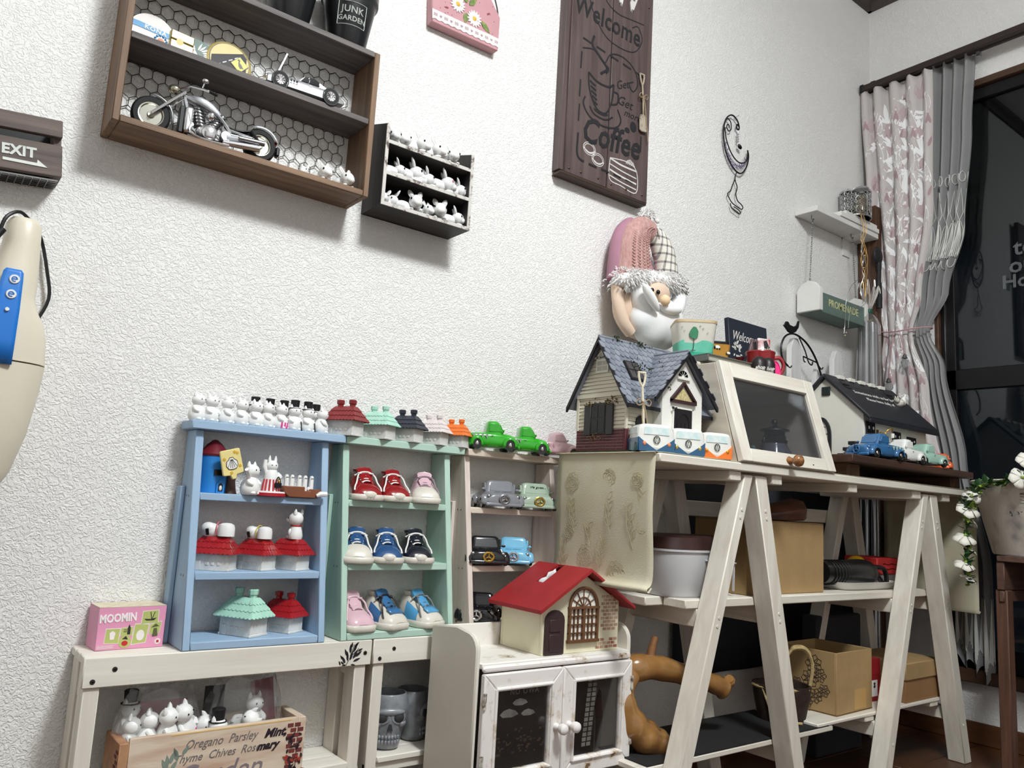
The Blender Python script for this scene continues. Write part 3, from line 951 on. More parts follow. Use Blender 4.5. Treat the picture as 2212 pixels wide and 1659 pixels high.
# ================================================================ flat things on the wall
# pink sign
t = thing('hanging_sign', 'pink wooden tag sign painted with daisies, hanging on the wall', 'sign', (.815, -.011, 1.535))
t.rotation_euler = (0, R(-1.6), 0)
PNK = mat('sign_pink', (196, 146, 152), .5, var=.03)
out = [(-.083, 0), (.083, 0), (.086, .078), (.05, .125), (-.05, .125), (-.086, .078)]
G().prism(out, 'y', -.0105, .0105).mk('board', PNK, t, .002)
LACEW = mat('lace_strip_white', (236, 222, 222), .7, bump=.2, bs=400)
g = G()
n = 22
sc = [(-.083 + .166 * i / n, .0075 + (.0018 if i % 2 else -.0008)) for i in range(n + 1)] + [(.084, .028), (-.084, .028)]
g.prism(sc, 'y', -.0117, -.0105).mk('lace_strip', LACEW, t)
g = G()
for i in range(13):
  xx = -.076 + i * .0127
  if i % 2:
    g.prism([(xx, .0145), (xx + .003, .018), (xx + .0015, .0205), (xx, .019), (xx - .0015, .0205), (xx - .003, .018)], 'y', -.0122, -.0117)
  else:
    for q in range(-1, 2):
      g.prism([(xx + q * .003 - .0008, .015), (xx + q * .003 + .0008, .015), (xx + q * .003 + .0008, .021), (xx + q * .003 - .0008, .021)], 'y', -.0122, -.0117)
g.mk('lace_motif', mat('lace_grey', (170, 150, 152), .7), t)
for cx, cz, r_ in ((-.024, .062, .019), (.018, .047, .019)):
  f = G()
  for i in range(15):
    a = i * 24
    f.prism(leafpts(cx + .004 * math.cos(R(a)), cz + .004 * math.sin(R(a)), a, r_ - .004, .0055), 'y', -.0122 - (i % 2) * .0004, -.0105)
  f = f.mk('daisy_petals', mat('petal_white', (246, 244, 240), .5, var=.02), t)
  G().ell((cx, -.0118, cz), (.0058, .0018, .0058), 12, 7).mk('daisy_centre', mat('daisy_yellow', (226, 178, 70), .5, var=.1, vs=300), f)
LEAF = mat('painted_leaf', (74, 104, 62), .5, col2=(150, 160, 84), vs=90)
for x, z, a, l in ((-.06, .088, 30, .03), (-.046, .085, 170, .02), (.004, .072, 50, .03), (-.002, .052, -95, .024), (.036, .05, -40, .03), (-.002, .074, 110, .02)):
  G().prism(leafpts(x, z, a, l, .013), 'y', -.0116, -.0105).mk('leaf', LEAF, t)
g = G()
for i in range(26):
  xx, zz = rnd.uniform(-.07, .07), rnd.uniform(.03, .1)
  g.ell((xx, -.0107, zz), (.0011, .0005, .0011), 6, 4)
g.mk('painted_dots', mat('dot_blue', (120, 90, 120), .5), t, kind='stuff')
g = G()
for x, z, a in ((-.045, .045, 190), (.05, .07, 40), (.033, .03, -80), (-.04, .1, 130)):
  g.prism(leafpts(x, z, a, .011, .004), 'y', -.0113, -.0105)
g.mk('red_leaf', mat('red_leaf', (150, 66, 70), .5), t)
G().tube(spline([(.084, -.004, .074), (.079, -.006, .1), (.06, -.004, .15), (.03, 0, .2), (0, .004, .24), (-.03, 0, .2), (-.06, -.004, .15), (-.084, -.004, .076)], 4), .0016, 6).mk('cord', BLACK, t)
G().ell((.0865, -.002, .068), (.002, .002, .008), 8, 6).mk('cord_knot', BLACK, t)
# coffee board
CB = wood('coffee_board_wood', (104, 88, 85), (74, 61, 60), 'z', 7, .45, .35, .3, .75)
x0, xm, x1, zb, zt = 1.093, 1.224, 1.362, 1.326, 1.90
t = thing('welcome_board', 'tall dark brown wooden board stencilled Welcome and Coffee', 'sign', (1.23, -.02, zb))
k = dict(parent=t, W=True)
for a, b in ((x0, xm - .0012), (xm + .0012, x1)):
  G().box(a, b, -.030, -.012, zb, zt).mk('plank', CB, bevel=.0015, **k)
G().box(x0 - .012, x0 + .06, -.024, -.001, zb + .005, zt).mk('back_batten', CB, bevel=.001, **k)
G().box(x0 - .012, x1 - .003, -.031, -.002, zb - .006, zb + .0).mk('base_strip', DKW, bevel=.001, **k)
STB = mat('stencil_black', (32, 32, 36), .55, var=.08)
STW = mat('stencil_cream', (220, 216, 210), .6, var=.08)
yy = -.0305
txt('Welcome', .068, STB, t, (1.208, yy, 1.74), (PI / 2, 0, 0), bold=.0008, sx=.78, sp=1.05, shear=.1, W=True)
txt('Coffee', .088, STB, t, (1.232, yy, 1.448), (PI / 2, R(-4), 0), bold=.0018, sx=.8, shear=.28, W=True)
txt('Get', .034, STB, t, (1.272, yy, 1.556), (PI / 2, 0, 0), shear=.35, W=True)
txt('more', .026, STB, t, (1.3, yy, 1.532), (PI / 2, 0, 0), shear=.3, W=True)
txt('Get', .03, STB, t, (1.262, yy, 1.598), (PI / 2, R(-25), 0), shear=.35, W=True)
def stroke(g, pts, r=.002, y=yy, n=5):
  g.tube([(p[0], y, p[1]) for p in spline(pts, n)], r, 5)
g = G()
stroke(g, [(1.105, 1.80), (1.14, 1.78), (1.16, 1.74), (1.2, 1.70), (1.25, 1.69), (1.30, 1.70), (1.325, 1.74), (1.31, 1.77), (1.29, 1.76)], .0014)
stroke(g, [(1.18, 1.83), (1.20, 1.79), (1.24, 1.775), (1.29, 1.78), (1.33, 1.785)], .0014)
stroke(g, [(1.13, 1.64), (1.17, 1.65), (1.2, 1.63), (1.22, 1.66), (1.26, 1.67), (1.3, 1.655), (1.315, 1.62), (1.3, 1.595), (1.285, 1.61), (1.3, 1.62)], .0018)
# dashed border
for i in range(5):
  a = 1.13 + i * .044
  stroke(g, [(a, 1.665 - .004 * i), (a + .028, 1.662 - .004 * i)], .0026)
for zz in (1.60, 1.53, 1.47):
  stroke(g, [(1.128, zz + .03), (1.127, zz - .012)], .0022)
  stroke(g, [(1.333, zz + .02), (1.333, zz - .02)], .0022)
stroke(g, [(1.128, 1.43), (1.127, 1.385), (1.135, 1.37), (1.15, 1.367)], .003)
for i in range(4):
  a = 1.165 + i * .04
  stroke(g, [(a, 1.366), (a + .025, 1.365)], .003)
# cup and steam
stroke(g, [(1.165, 1.685), (1.16, 1.66), (1.185, 1.64), (1.21, 1.62), (1.195, 1.603), (1.19, 1.598)], .0035)
stroke(g, [(1.195, 1.63), (1.215, 1.622), (1.208, 1.606)], .0025)
stroke(g, [(1.152, 1.588), (1.18, 1.575), (1.215, 1.575), (1.235, 1.588)], .0028)
stroke(g, [(1.152, 1.588), (1.156, 1.55), (1.175, 1.515), (1.195, 1.503), (1.215, 1.51), (1.23, 1.545), (1.235, 1.588)], .0026)
stroke(g, [(1.235, 1.57), (1.25, 1.568), (1.248, 1.545), (1.23, 1.535)], .0026)
for i in range(5):
  stroke(g, [(1.157 + i * .003, 1.568 - i * .011), (1.176 + i * .002, 1.562 - i * .011)], .0028)
stroke(g, [(1.145, 1.525), (1.14, 1.505), (1.16, 1.482), (1.2, 1.472), (1.245, 1.482), (1.262, 1.505), (1.25, 1.53)], .0024)
stroke(g, [(1.16, 1.507), (1.175, 1.492), (1.21, 1.49), (1.235, 1.505)], .0022)
g.prism(arc((1.196, 1.506), .024, 180, 360, 8, .009), 'y', yy - .0005, yy)
g.prism(arc((1.305, 1.505), .011, 0, 360, 10, .014), 'y', yy - .0005, yy).prism(arc((1.285, 1.49), .009, 0, 360, 10, .007), 'y', yy - .0005, yy)
stroke(g, [(1.10, 1.83), (1.112, 1.80), (1.108, 1.76)], .002)
g.v = [(a, yy + (b - yy) * .12, c) for a, b, c in g.v]
g.mk('stencil_drawing', STB, t, W=True)
g = G()
for cx, cz in ((1.165, 1.403), (1.193, 1.385)):               # two macarons
  for rr in (.0, .004):
    stroke(g, [(cx + (.019 - rr) * math.cos(R(a)), cz + (.015 - rr) * math.sin(R(a))) for a in range(0, 361, 30)], .0009)
  stroke(g, [(cx - .018, cz - .002), (cx, cz - .009), (cx + .018, cz - .002)], .0012)
for i in range(4):                                           # layer cake
  z = 1.396 - i * .014
  stroke(g, [(1.232, z + .006), (1.27, z + .0), (1.322, z - .004 + .004 * (i == 0))], .0016 + .0007 * (i % 2 == 0))
stroke(g, [(1.232, 1.403), (1.232, 1.352), (1.27, 1.345), (1.322, 1.342), (1.322, 1.395), (1.29, 1.41), (1.232, 1.403)], .0013)
for i in range(6):
  stroke(g, [(1.285 + i * .006, 1.405), (1.29 + i * .0035, 1.42 - abs(i - 2.5) * .002)], .0014)
g.v = [(a, yy + (b - yy) * .2, c) for a, b, c in g.v]
g.mk('cake_drawing', STW, t, W=True)
for x, s in ((1.245, 1), (1.285, -1)):                        # pair of white birds
  g = G()
  g.prism([(x - s * .018, 1.842), (x - s * .014, 1.845), (x - s * .006, 1.828), (x + s * .004, 1.832), (x + s * .008, 1.822), (x + s * .006, 1.808), (x + s * .004, 1.80), (x + s * .001, 1.806), (x - s * .004, 1.804), (x - s * .008, 1.815)], 'y', -.034, -.0302)
  g.tube([(x - s * .001, -.032, 1.806), (x + s * .001, -.032, 1.797)], .0008, 4).tube([(x + s * .003, -.032, 1.806), (x + s * .005, -.032, 1.798)], .0008, 4)
  g.mk('bird_cutout', STW, t, .0008, W=True)
for i, (x, z) in enumerate(((1.106, 1.338), (1.142, 1.339), (1.196, 1.341), (1.238, 1.339), (1.288, 1.341), (1.343, 1.343), (1.346, 1.84), (1.243, 1.85))):
  G().ell((x, -.0305, z), (.0032, .0018, .0032), 10, 6).mk('rivet', mat('rivet_brass', (110, 84, 72), .35, .8), t, W=True)
# shovel ornament hanging on the board
def shovel(name, label, wd_, bl, rope):
  """Little wooden shovel, origin at the blade tip, rising along +z, facing -y."""
  t = thing(name, label, 'ornament')
  G().prism([(-.017, .006), (-.01, .0), (.01, .0), (.017, .006), (.016, .055), (.006, .06), (-.006, .06), (-.016, .055)], 'y', -.003, .003).mk('blade', bl, t, .0015)
  G().tube([(0, 0, .05), (0, -.002, .1), (0, 0, .165)], [.0035, .0032, .003], 8).mk('shaft', wd_, t)
  G().tube(spline([(0, 0, .163), (-.005, 0, .172), (-.009, 0, .19), (-.0085, 0, .2)], 4), .003, 7).tube(spline([(0, 0, .163), (.005, 0, .172), (.009, 0, .19), (.0085, 0, .2)], 4), .003, 7).tube([(-.011, 0, .2), (.011, 0, .2)], .0032, 8).mk('grip', wd_, t)
  g = G()
  for a in (.118, .121, .124):
    g.tube([(.005 * math.cos(i * PI / 4), .005 * math.sin(i * PI / 4), a) for i in range(8)], .0014, 5, closed=True)
  g.tube(spline([(0, -.005, .121), (-.013, -.007, .13), (-.02, -.006, .12), (-.013, -.006, .114), (0, -.005, .12)], 4), .0014, 5)
  g.tube(spline([(0, -.005, .121), (.013, -.007, .13), (.02, -.006, .124), (.014, -.006, .114), (0, -.005, .12)], 4), .0014, 5)
  g.tube(spline([(0, -.005, .12), (.006, -.006, .09), (.01, -.005, .04), (.016, -.005, .0), (.018, -.004, -.03)], 4), .0016, 5)
  g.tube(spline([(0, -.005, .12), (-.006, -.006, .095), (-.004, -.006, .06)], 4), .0014, 5)
  g.mk('rope_bow', rope, t)
  return t
ROPE = mat('hemp_rope', (168, 148, 118), .8, var=.12, vs=400)
PALEW = mat('pale_old_wood', (182, 166, 146), .6, var=.12, vs=60)
s1 = shovel('shovel_ornament', 'small wooden shovel tied with rope, hanging on the coffee board', PALEW, worn('old_blade', (176, 164, 146), (110, 98, 84), (50, 46, 44), .6, 40), ROPE)
place(s1, (1.334, -.036, 1.50), (0, R(-4), 0), .74)
# wire moon
t = thing('wire_moon', 'black wire crescent moon ornament with a boot, on the wall by the corner', 'ornament', (1.735, -.01, 1.55))
def wpath(g, pts, r=.0022, n=5, y=0.0):
  g.tube([(p[0], y, p[1]) for p in spline(pts, n)], r, 6)
g = G()
wpath(g, [(.052, .062), (.057, .045), (.05, .015), (.03, -.012), (.008, -.018), (-.02, -.005), (-.045, .025), (-.056, .06), (-.055, .1), (-.042, .128), (-.02, .142), (.002, .135), (.012, .118), (.008, .108), (.0, .112), (.002, .122), (.009, .12)])
wpath(g, [(.052, .062), (.052, .042), (.044, .025), (.022, .014), (0, .016), (-.024, .032), (-.044, .062), (-.052, .095)], .0018)
wpath(g, [(-.05, .118), (-.038, .125), (-.026, .118), (-.024, .1), (-.034, .09), (-.043, .098), (-.04, .108), (-.034, .106), (-.033, .1)], .0016)
g.mk('moon_wire', IRON, t)
g = G()
wpath(g, [(.004, -.018), (-.001, -.03), (-.003, -.042)], .0014)
wpath(g, [(-.003, -.042), (-.014, -.062), (-.02, -.078), (-.034, -.092), (-.03, -.1), (-.016, -.112), (.006, -.118), (.028, -.12), (.034, -.112), (.026, -.106), (.01, -.1), (.002, -.084), (.007, -.062), (.001, -.05), (-.003, -.042)], .0015)
wpath(g, [(-.022, -.116), (-.016, -.128), (.004, -.133), (.02, -.136), (.022, -.128), (.008, -.124), (-.006, -.122)], .0014)
g.mk('boot_wire', IRON, t)
g = G()
for i in range(46):
  a = R(190 + i * 3.1)
  cx, cz = -.0 + .048 * math.cos(a), .06 + .064 * math.sin(a)
  pts = [(cx + rnd.uniform(-.009, .009), cz + rnd.uniform(-.009, .009) + .003) for q in range(4)]
  wpath(g, pts, .0004, 3)
g.mk('purple_wire', mat('purple_wire', (112, 92, 142), .4, .4), t, kind='stuff')
g = G().tube([(.006, 0, .108), (.007, 0, .098)], .0005, 4)
for i in range(4):
  g.ell((.006, 0, .094 - i * .007), (.0035, .0035, .0035), 8, 6)
g.mk('clear_beads', mat('clear_bead', (205, 200, 205), .1, trans=.6, var=0), t)
G().ell((.012, -.003, .058), (.009, .005, .006), 8, 6, rot=(0, .5, 0)).mk('black_bead', EYE, t)
G().cyl((.0, .008, .143), (.0, -.006, .146), .0018).mk('wall_pin', mat('clear_ball'), t)
# EXIT box
t = thing('exit_sign', 'dark wooden wall box with a white EXIT arrow, cut by the frame edge', 'sign', (.02, -.025, .985))
t.rotation_euler = (0, R(-6), 0)
EX = wood('exit_wood', (112, 98, 90), (78, 68, 64), 'x', 9, .6, .3)
k = dict(parent=t, W=True)
G().box(-.16, .137, -.05, -.04, 1.056, 1.081).mk('plank', EX, bevel=.001, **k)
G().box(-.16, .137, -.05, -.04, .998, 1.044).mk('plank', EX, bevel=.001, **k)
G().box(.127, .137, -.04, 0, .998, 1.081).mk('end_panel', EX, bevel=.001, **k)
G().box(-.16, -.15, -.04, 0, .998, 1.081).mk('end_panel', EX, bevel=.001, **k)
G().box(-.15, .127, -.006, 0, .998, 1.081).mk('back_panel', BLACK, **k)
g = G()
for i in range(30):
  g.box(-.15 + i * .0093, -.149 + i * .0093, -.044, -.002, .9915, .9935)
for i in range(6):
  g.box(-.15, .133, -.044 + i * .008, -.043 + i * .008, .993, .995)
g.mk('wire_base', STEEL, kind='stuff', **k)
txt('EXIT', .0195, STEN, t, (.084, -.0505, 1.0255), (PI / 2, 0, 0), bold=.0008, sp=1.05, W=True)
G().prism([(.065, 1.0135), (.106, 1.0125), (.1065, 1.0175), (.119, 1.008), (.065, 1.0095)], 'y', -.051, -.0498).mk('arrow', STEN, **k)
# ================================================================ handheld vacuum
VAC = mat('vacuum_cream', (222, 214, 194), .35, var=.02)
t = thing('handheld_vacuum', 'cream handheld vacuum cleaner with blue button panel, cut by the left edge', 'vacuum cleaner', (.07, -.06, .545))
def ring(cx, cy, rx, ry, z, n=22, p=2.6, tw=0):
  out = []
  for i in range(n):
    a = 2 * PI * i / n
    c, s = math.cos(a), math.sin(a)
    out.append((cx + rx * abs(c) ** (2 / p) * (1 if c > 0 else -1), cy + ry * abs(s) ** (2 / p) * (1 if s > 0 else -1), z))
  return out
prof = [(.545, .075, .014, .012), (.553, .075, .03, .022), (.59, .074, .05, .034), (.64, .072, .065, .043), (.70, .07, .075, .047), (.733, .07, .0775, .048)]
G().loft([ring(cx, -.055, rx, ry, z) for z, cx, rx, ry in prof]).mk('dust_cup', VAC, t, W=True, ang=60)
prof = [(.735, .07, .0775, .048), (.77, .07, .0745, .048), (.79, .073, .066, .047), (.806, .08, .05, .044), (.824, .09, .034, .04), (.845, .097, .0275, .037), (.90, .0985, .0225, .034), (.924, .098, .0215, .033), (.931, .098, .018, .03), (.933, .098, .012, .022)]
G().loft([ring(cx, -.055, rx, ry, z) for z, cx, rx, ry in prof]).mk('body', VAC, t, W=True, ang=60)
VBL = mat('panel_blue', (38, 118, 205), .3, col2=(120, 165, 205), vs=4, stretch=(.4, .4, 2.2), lo=.2, hi=.5)
rows = []
for z, xa, xb in ((.728, .066, .104), (.76, .069, .104), (.80, .074, .104), (.84, .0785, .1035), (.851, .080, .103), (.855, .083, .100)):
  rows.append([(xa + (xb - xa) * i / 5, -.1045 + max(0, z - .79) * .13, z) for i in range(6)])
g = G()
v = [p for r_ in rows for p in r_]
g.add(v, [(j * 6 + i, j * 6 + i + 1, (j + 1) * 6 + i + 1, (j + 1) * 6 + i) for j in range(5) for i in range(5)])
pnl = g.mk('control_panel', VBL, t, W=True, solid=.004)
for x, z, r_ in ((.0935, .841, .0062), (.092, .820, .0062), (.090, .799, .0026)):
  yb = -.107 + max(0, z - .79) * .13
  G().lathe([(.001, .0022), (r_ * .9, .0022), (r_, .001), (r_, -.001)], 20, (x, yb, z), 'y').mk('button', MATTW, t, W=True)
  if r_ > .005:
    G().tube([(x + r_ * .5 * math.cos(R(a)), yb - .0024, z + r_ * .5 * math.sin(R(a))) for a in range(0, 330, 30)], .0008, 5).box(x - .0022, x + .0022, yb - .0026, yb - .002, z - .0008, z + .0008).mk('button_symbol', VBL, t, W=True)
G().tube(spline([(.07, -.09, .905), (.075, -.09, .925), (.09, -.08, .938), (.108, -.06, .93), (.125, -.012, .925), (.138, -.012, .88), (.145, -.012, .84), (.132, -.012, .8)], 5), .0024, 7).mk('cord', BLACK, t, W=True)
G().tube([(.064, -.09, .893), (.073, -.09, .908)], [.006, .005], 10).mk('plug', BLACK, t, W=True)
G().tube([(.060, -.05, .25), (.066, -.05, .555)], .011, 12).mk('suction_tube', RUBBER, t, W=True)
G().box(-.06, .16, -.11, -.03, 0, .035).box(.045, .085, -.075, -.045, .03, .26).mk('floor_head', VAC, t, .006, W=True)
# ================================================================ three small shelf units
def shelf_unit(x0, x1, mats, label, zs):
  mx, mz = mats
  t = thing('display_rack', label, 'shelf', ((x0 + x1) / 2, -.05, .351))
  k = dict(parent=t, W=True, bevel=.0012)
  yat = lambda z: -.1 + .05 * (z - .351) / .315
  for a in (x0, x1 - .0118):
    G().prism([(-.004, .351), (yat(.351) + .0002, .351), (yat(.672), .672), (-.004, .672)], 'x', a, a + .0118).mk('side_panel', mz, **k)
  s = -1 if True else 1
  G().box(x0 - .0075, x0 - .0005, -.03, -.006, .351, .585).mk('back_cleat', mz, **k)
  G().box(x0 - (.0105 if x0 < .5 else .0004), x1 + .0255, -.062, -.003, .6725, .6855).mk('top_board', mx, **k)
  for z in zs:
    G().prism([(yat(z - .006), z - .0115), (yat(z - .006), z), (-.004, z), (-.004, z - .0115)], 'x', x0 + .0118, x1 - .0118).mk('shelf_board', mx, **k)
  g = G()
  for z in zs[1:]:
    for dy in (-.02, -.034):
      g.ell((x0 - .0002, yat(z) - dy * .8, z - .006), (.001, .0018, .0018), 8, 5)
  g.mk('screw', STEEL, t, W=True)
  return t
BLW = (wood('blue_paint', (164, 190, 216), (150, 178, 206), 'x', 7, .6, .12), wood('blue_paint_upright', (164, 190, 216), (150, 178, 206), 'z', 7, .6, .12))
MNW = (wood('mint_paint', (186, 214, 200), (170, 202, 186), 'x', 7, .6, .12), wood('mint_paint_upright', (186, 214, 200), (170, 202, 186), 'z', 7, .6, .12))
NTW = (wood('whitewashed_pine', (232, 220, 206), (206, 190, 174), 'x', 8, .6, .2), wood('whitewashed_pine_upright', (232, 220, 212), (206, 190, 180), 'z', 8, .6, .2))
shelf_unit(.361, .581, BLW, 'pale blue three tier display rack on the white bench', (.3625, .460, .5765))
shelf_unit(.608, .828, MNW, 'mint green three tier display rack filled with shoe ornaments', (.3625, .4725, .5775))
shelf_unit(.862, 1.088, NTW, 'whitewashed pine display rack beside the white trestle table', (.3625, .4685, .5755))
# ---------------------------------------------------------------- plain white animal figurines
FIG = mat('figurine_white', (240, 240, 238), .4, var=.01, coat=.15)
def make_fig(label, group):
  """Small seated white cat-like figurine, 46 mm tall, facing -y."""
  t = thing('animal_figurine', label, 'figurine', (0, 0, 0), 0, group)
  g = G().lathe([(.001, 0), (.0095, 0), (.0118, .003), (.0128, .0085), (.0115, .015), (.0085, .0215), (.006, .0255), (.001, .027)], 18)
  g.ell((0, -.0015, .0315), (.0102, .0102, .0092), 16, 10)
  for s in (-1, 1):
    g.ell((s * .0048, -.0085, .0026), (.0036, .0048, .0027), 10, 7)
    g.tube(spline([(s * .0078, -.001, .0215), (s * .0108, -.006, .0165), (s * .0066, -.0098, .0135)], 4), [.0027] * 8 + [.0022], 8)
  g.mk('body', FIG, t)
  for s in (-1, 1):
    G().tube([(s * .0058, 0, .0378), (s * .0064, 0, .0415), (s * .0062, 0, .0445)], [.0032, .0022, .0005], 8).mk('ear', FIG, t)
    G().ell((s * .0042, -.0108, .0332), (.0009, .0007, .0012), 6, 5).mk('eye', EYE, t)
  return t
f0 = make_fig('leftmost white animal figurine on top of the blue rack', 'white figurines on the blue rack')
f0.location = (.360, -.042, .6857)
f0.rotation_euler = (0, 0, R(35))
GF = 'white figurines on the blue rack'
for x, a, lb in ((.381, 30, 'second white figurine from the left on the blue rack'), (.4055, 50, 'third white figurine on the blue rack, turned right'), (.4285, 35, 'fourth white figurine from the left on the blue rack'),
        (.4525, 30, 'fifth white figurine, standing before the leftmost black hat'), (.4715, 45, 'sixth white figurine, leaning on its left neighbour')):
  dup(f0, (x, -.042, .6857), R(a), lb, GF)
PK = mat('figurine_pink', (224, 70, 150), .4, var=0)
fa = dup(f0, (.4945, -.042, .6857), R(40), 'white figurine with a pink striped apron on the blue rack', GF)
for q in (-1, 0, 1):
  a_ = R(-110 + q * 26)
  G().tube([(.0122 * math.cos(a_), .0122 * math.sin(a_), .002), (.0124 * math.cos(a_), .0124 * math.sin(a_), .011)], [.0018, .0015], 6).mk('apron_stripe', PK, fa)
def hat(p, nm='top_hat'):
  G().lathe([(.001, .0368), (.0098, .0368), (.0098, .0378), (.0066, .0382), (.0074, .0505), (.0065, .0512), (.001, .0512)], 20).mk(nm, mat('hat_black', (17, 17, 21), .6, var=.05), p)
for x, y, a, lb in ((.5175, -.042, 15, 'white figurine in a black top hat with a cane, left of two'), (.5405, -.042, 30, 'white figurine in a black top hat with a cane, right of two')):
  h = dup(f0, (x, y, .6857), R(a), lb, GF)
  hat(h)
  G().tube([(.0085, -.0125, 0), (.0065, -.0115, .016)], .0008, 5).mk('cane', EYE, h)
for x, lb in ((.459, 'back row black hatted figurine, leftmost'), (.484, 'back row black hatted figurine, second from left'), (.5085, 'back row black hatted figurine behind the pink apron one'), (.566, 'back row black hatted figurine at the right end')):
  h = dup(f0, (x, -.017, .6857), R(15), lb, GF)
  hat(h)
dup(f0, (.5665, -.042, .6857), R(60), 'rightmost white figurine on the blue rack beside a red roof', GF)
# ---------------------------------------------------------------- ceramic cottages
COTW = mat('cottage_white', (222, 222, 218), .45, var=.08, vs=60, bump=.25, bs=120)
def roof_tiles(g, hx, hy, z0, tx, ty, z1, rows, tile):
  """Hipped roof: overlapping rows of scalloped tiles from the eaves (hx,hy,z0) to a flat top (tx,ty,z1)."""
  for r_ in range(rows):
    f0, f1 = r_ / rows, (r_ + 1.12) / rows
    ax, ay, az = hx + (tx - hx) * f0, hy + (ty - hy) * f0, z0 + (z1 - z0) * f0
    bx, by, bz = hx + (tx - hx) * min(1, f1), hy + (ty - hy) * min(1, f1), z0 + (z1 - z0) * min(1, f1)
    lift = .0026
    lo, hi = [], []
    for (sx, sy, dx, dy, ln) in ((-1, -1, 1, 0, ax), (1, -1, 0, 1, ay), (1, 1, -1, 0, ax), (-1, 1, 0, -1, ay)):
      n = max(3, round(2 * ln / tile))
      for i in range(n * 4):
        u = i / (n * 4)
        q = (i % 4) / 4
        drop = .0026 * math.sin(PI * q)
        px, py = sx * ax + dx * 2 * ax * u, sy * ay + dy * 2 * ay * u
        qx, qy = sx * bx + dx * 2 * bx * u, sy * by + dy * 2 * by * u
        nx, ny = (dy, -dx)
        lo.append((px + nx * (drop * .6), py + ny * (drop * .6), az - drop + lift * (.6 + .4 * math.sin(PI * q))))
        hi.append((qx, qy, bz))
    base = [(p[0] * .97, p[1] * .97, az - .0005) for p in lo]
    g.loft([base, lo, hi], caps=(r_ == rows - 1))
  return g
def make_cottage(roof, label, group=None, chim=True, tile=.0068, body=COTW):
  t = thing('ceramic_cottage', label, 'cottage figurine', (0, 0, 0), 0, group)
  g = G().box(-.0255, .0255, -.017, .017, 0, .027)
  g.box(-.021, -.013, -.0182, -.017, 0, .014)
  for x in (-.004, .004, .013):
    g.box(x - .0025, x + .0025, -.018, -.017, .008, .0125)
  g.box(-.0265, -.024, -.018, .018, 0, .003).box(.024, .0265, -.018, .018, 0, .003)
  b = g.mk('walls', body, t, .0012)
  roof_tiles(G(), .0325, .0235, .0245, .0175, .0065, .049, 3, tile).mk('roof', roof, t, ang=50)
  if chim:
    for x, yy in ((-.0125, .001), (.0125, -.001)):
      G().lathe([(.0045, .045), (.005, .0525), (.0064, .0535), (.0066, .059), (.0055, .0602), (.004, .0602), (.0035, .057), (.001, .057)], 8, (x, yy, 0)).mk('chimney', roof, t, ang=30)
  return t
def gl(nm, c, r=.3, coat=.6):
  return mat(nm, c, r, var=.05, coat=coat, vs=60)
RR, RM, RN, RW, RO, RRG = gl('roof_wine', (134, 40, 42), .5, .1), gl('roof_mint', (176, 224, 204), .5, .1), gl('roof_navy', (44, 48, 60), .5, .1), gl('roof_white', (226, 216, 214), .5, .1), gl('roof_orange', (232, 118, 44), .5, .1), gl('roof_glossy_red', (168, 28, 34), .18, 1)
GH = 'ceramic cottages in a row on the mint rack'
c0 = make_cottage(RR, 'ceramic cottage with wine red roof, first in the row of five', GH)
place(c0, (.611, -.042, .6857), (0, 0, R(-60)), 1.05)
for x, m_, lb, s in ((.6765, RM, 'mint green', 1), (.735, RN, 'dark navy', 1), (.792, RW, 'pale pinkish white', .95), (.843, RO, 'orange', .9)):
  dup(c0, (x, -.042, .6857), R(-60), 'ceramic cottage with %s roof in the row on the mint rack' % lb, GH, s, {'roof': m_, 'chimney': m_})
dup(c0, (.463, -.056, .3627), R(-60), 'mint roofed ceramic cottage on the lowest blue shelf', None, 1.16, {'roof': RM, 'chimney': RM})
dup(c0, (.531, -.045, .3627), R(-60), 'glossy red roofed ceramic cottage on the lowest blue shelf', None, 1.02, {'roof': RRG, 'chimney': RRG})
# three red-roofed cottages with white animals on top
def sleeper(par, col):
  g = G().ell((-.010, 0, .0505), (.0135, .011, .0115), 16, 10)
  g.lathe([(.0095, .0435), (.0118, .0435), (.0118, .0555), (.0105, .060), (.006, .0625), (.001, .063)], 20, (.0125, -.001, 0))
  g.ell((-.012, -.004, .054), (.0105, .0085, .009), 14, 9)
  for q in [g]:
    q.v = [(a, b, c + .0062) for a, b, c in q.v]
  g.mk('sleeping_animal', FIG, par)
  G().tube([(-.009, -.0125, .051), (-.010, -.0148, .060)], [.0022, .0024], 8).mk('dark_tail', EYE, par)
  G().tube([(.001 + .0005 * math.cos(R(a)), -.0098 * math.cos(R(a)), .0587 + .0115 * math.sin(R(a))) for a in range(-40, 221, 20)], .0009, 5).mk('collar', col, par)
c1 = make_cottage(RRG, 'red roofed cottage with sleeping white animal and pink collar, on the middle blue shelf', None, False)
sleeper(c1, mat('collar_pink', (226, 110, 120), .4))
place(c1, (.410, -.049, .4602), (0, 0, R(-40)), (1.1, 1, 1.04))
c2 = make_cottage(RRG, 'red roofed cottage with sleeping white animal and yellow collar, middle of three', None, False)
sleeper(c2, mat('collar_yellow', (222, 200, 90), .4))
place(c2, (.477, -.045, .4602), (0, 0, R(-60)), .98)
c3 = make_cottage(RRG, 'red roofed cottage with a sitting white animal, right end of the middle blue shelf', None, False)
place(c3, (.533, -.046, .4602), (0, 0, R(-60)), 1.0)
g = G().lathe([(.001, .043), (.0105, .043), (.012, .048), (.0105, .055), (.0085, .0615), (.008, .064), (.001, .065)], 18, (.0055, 0, 0))
g.ell((.0045, -.001, .0755), (.0125, .0112, .0118), 18, 11).ell((-.0055, -.0045, .0735), (.0048, .0055, .0045), 12, 8)
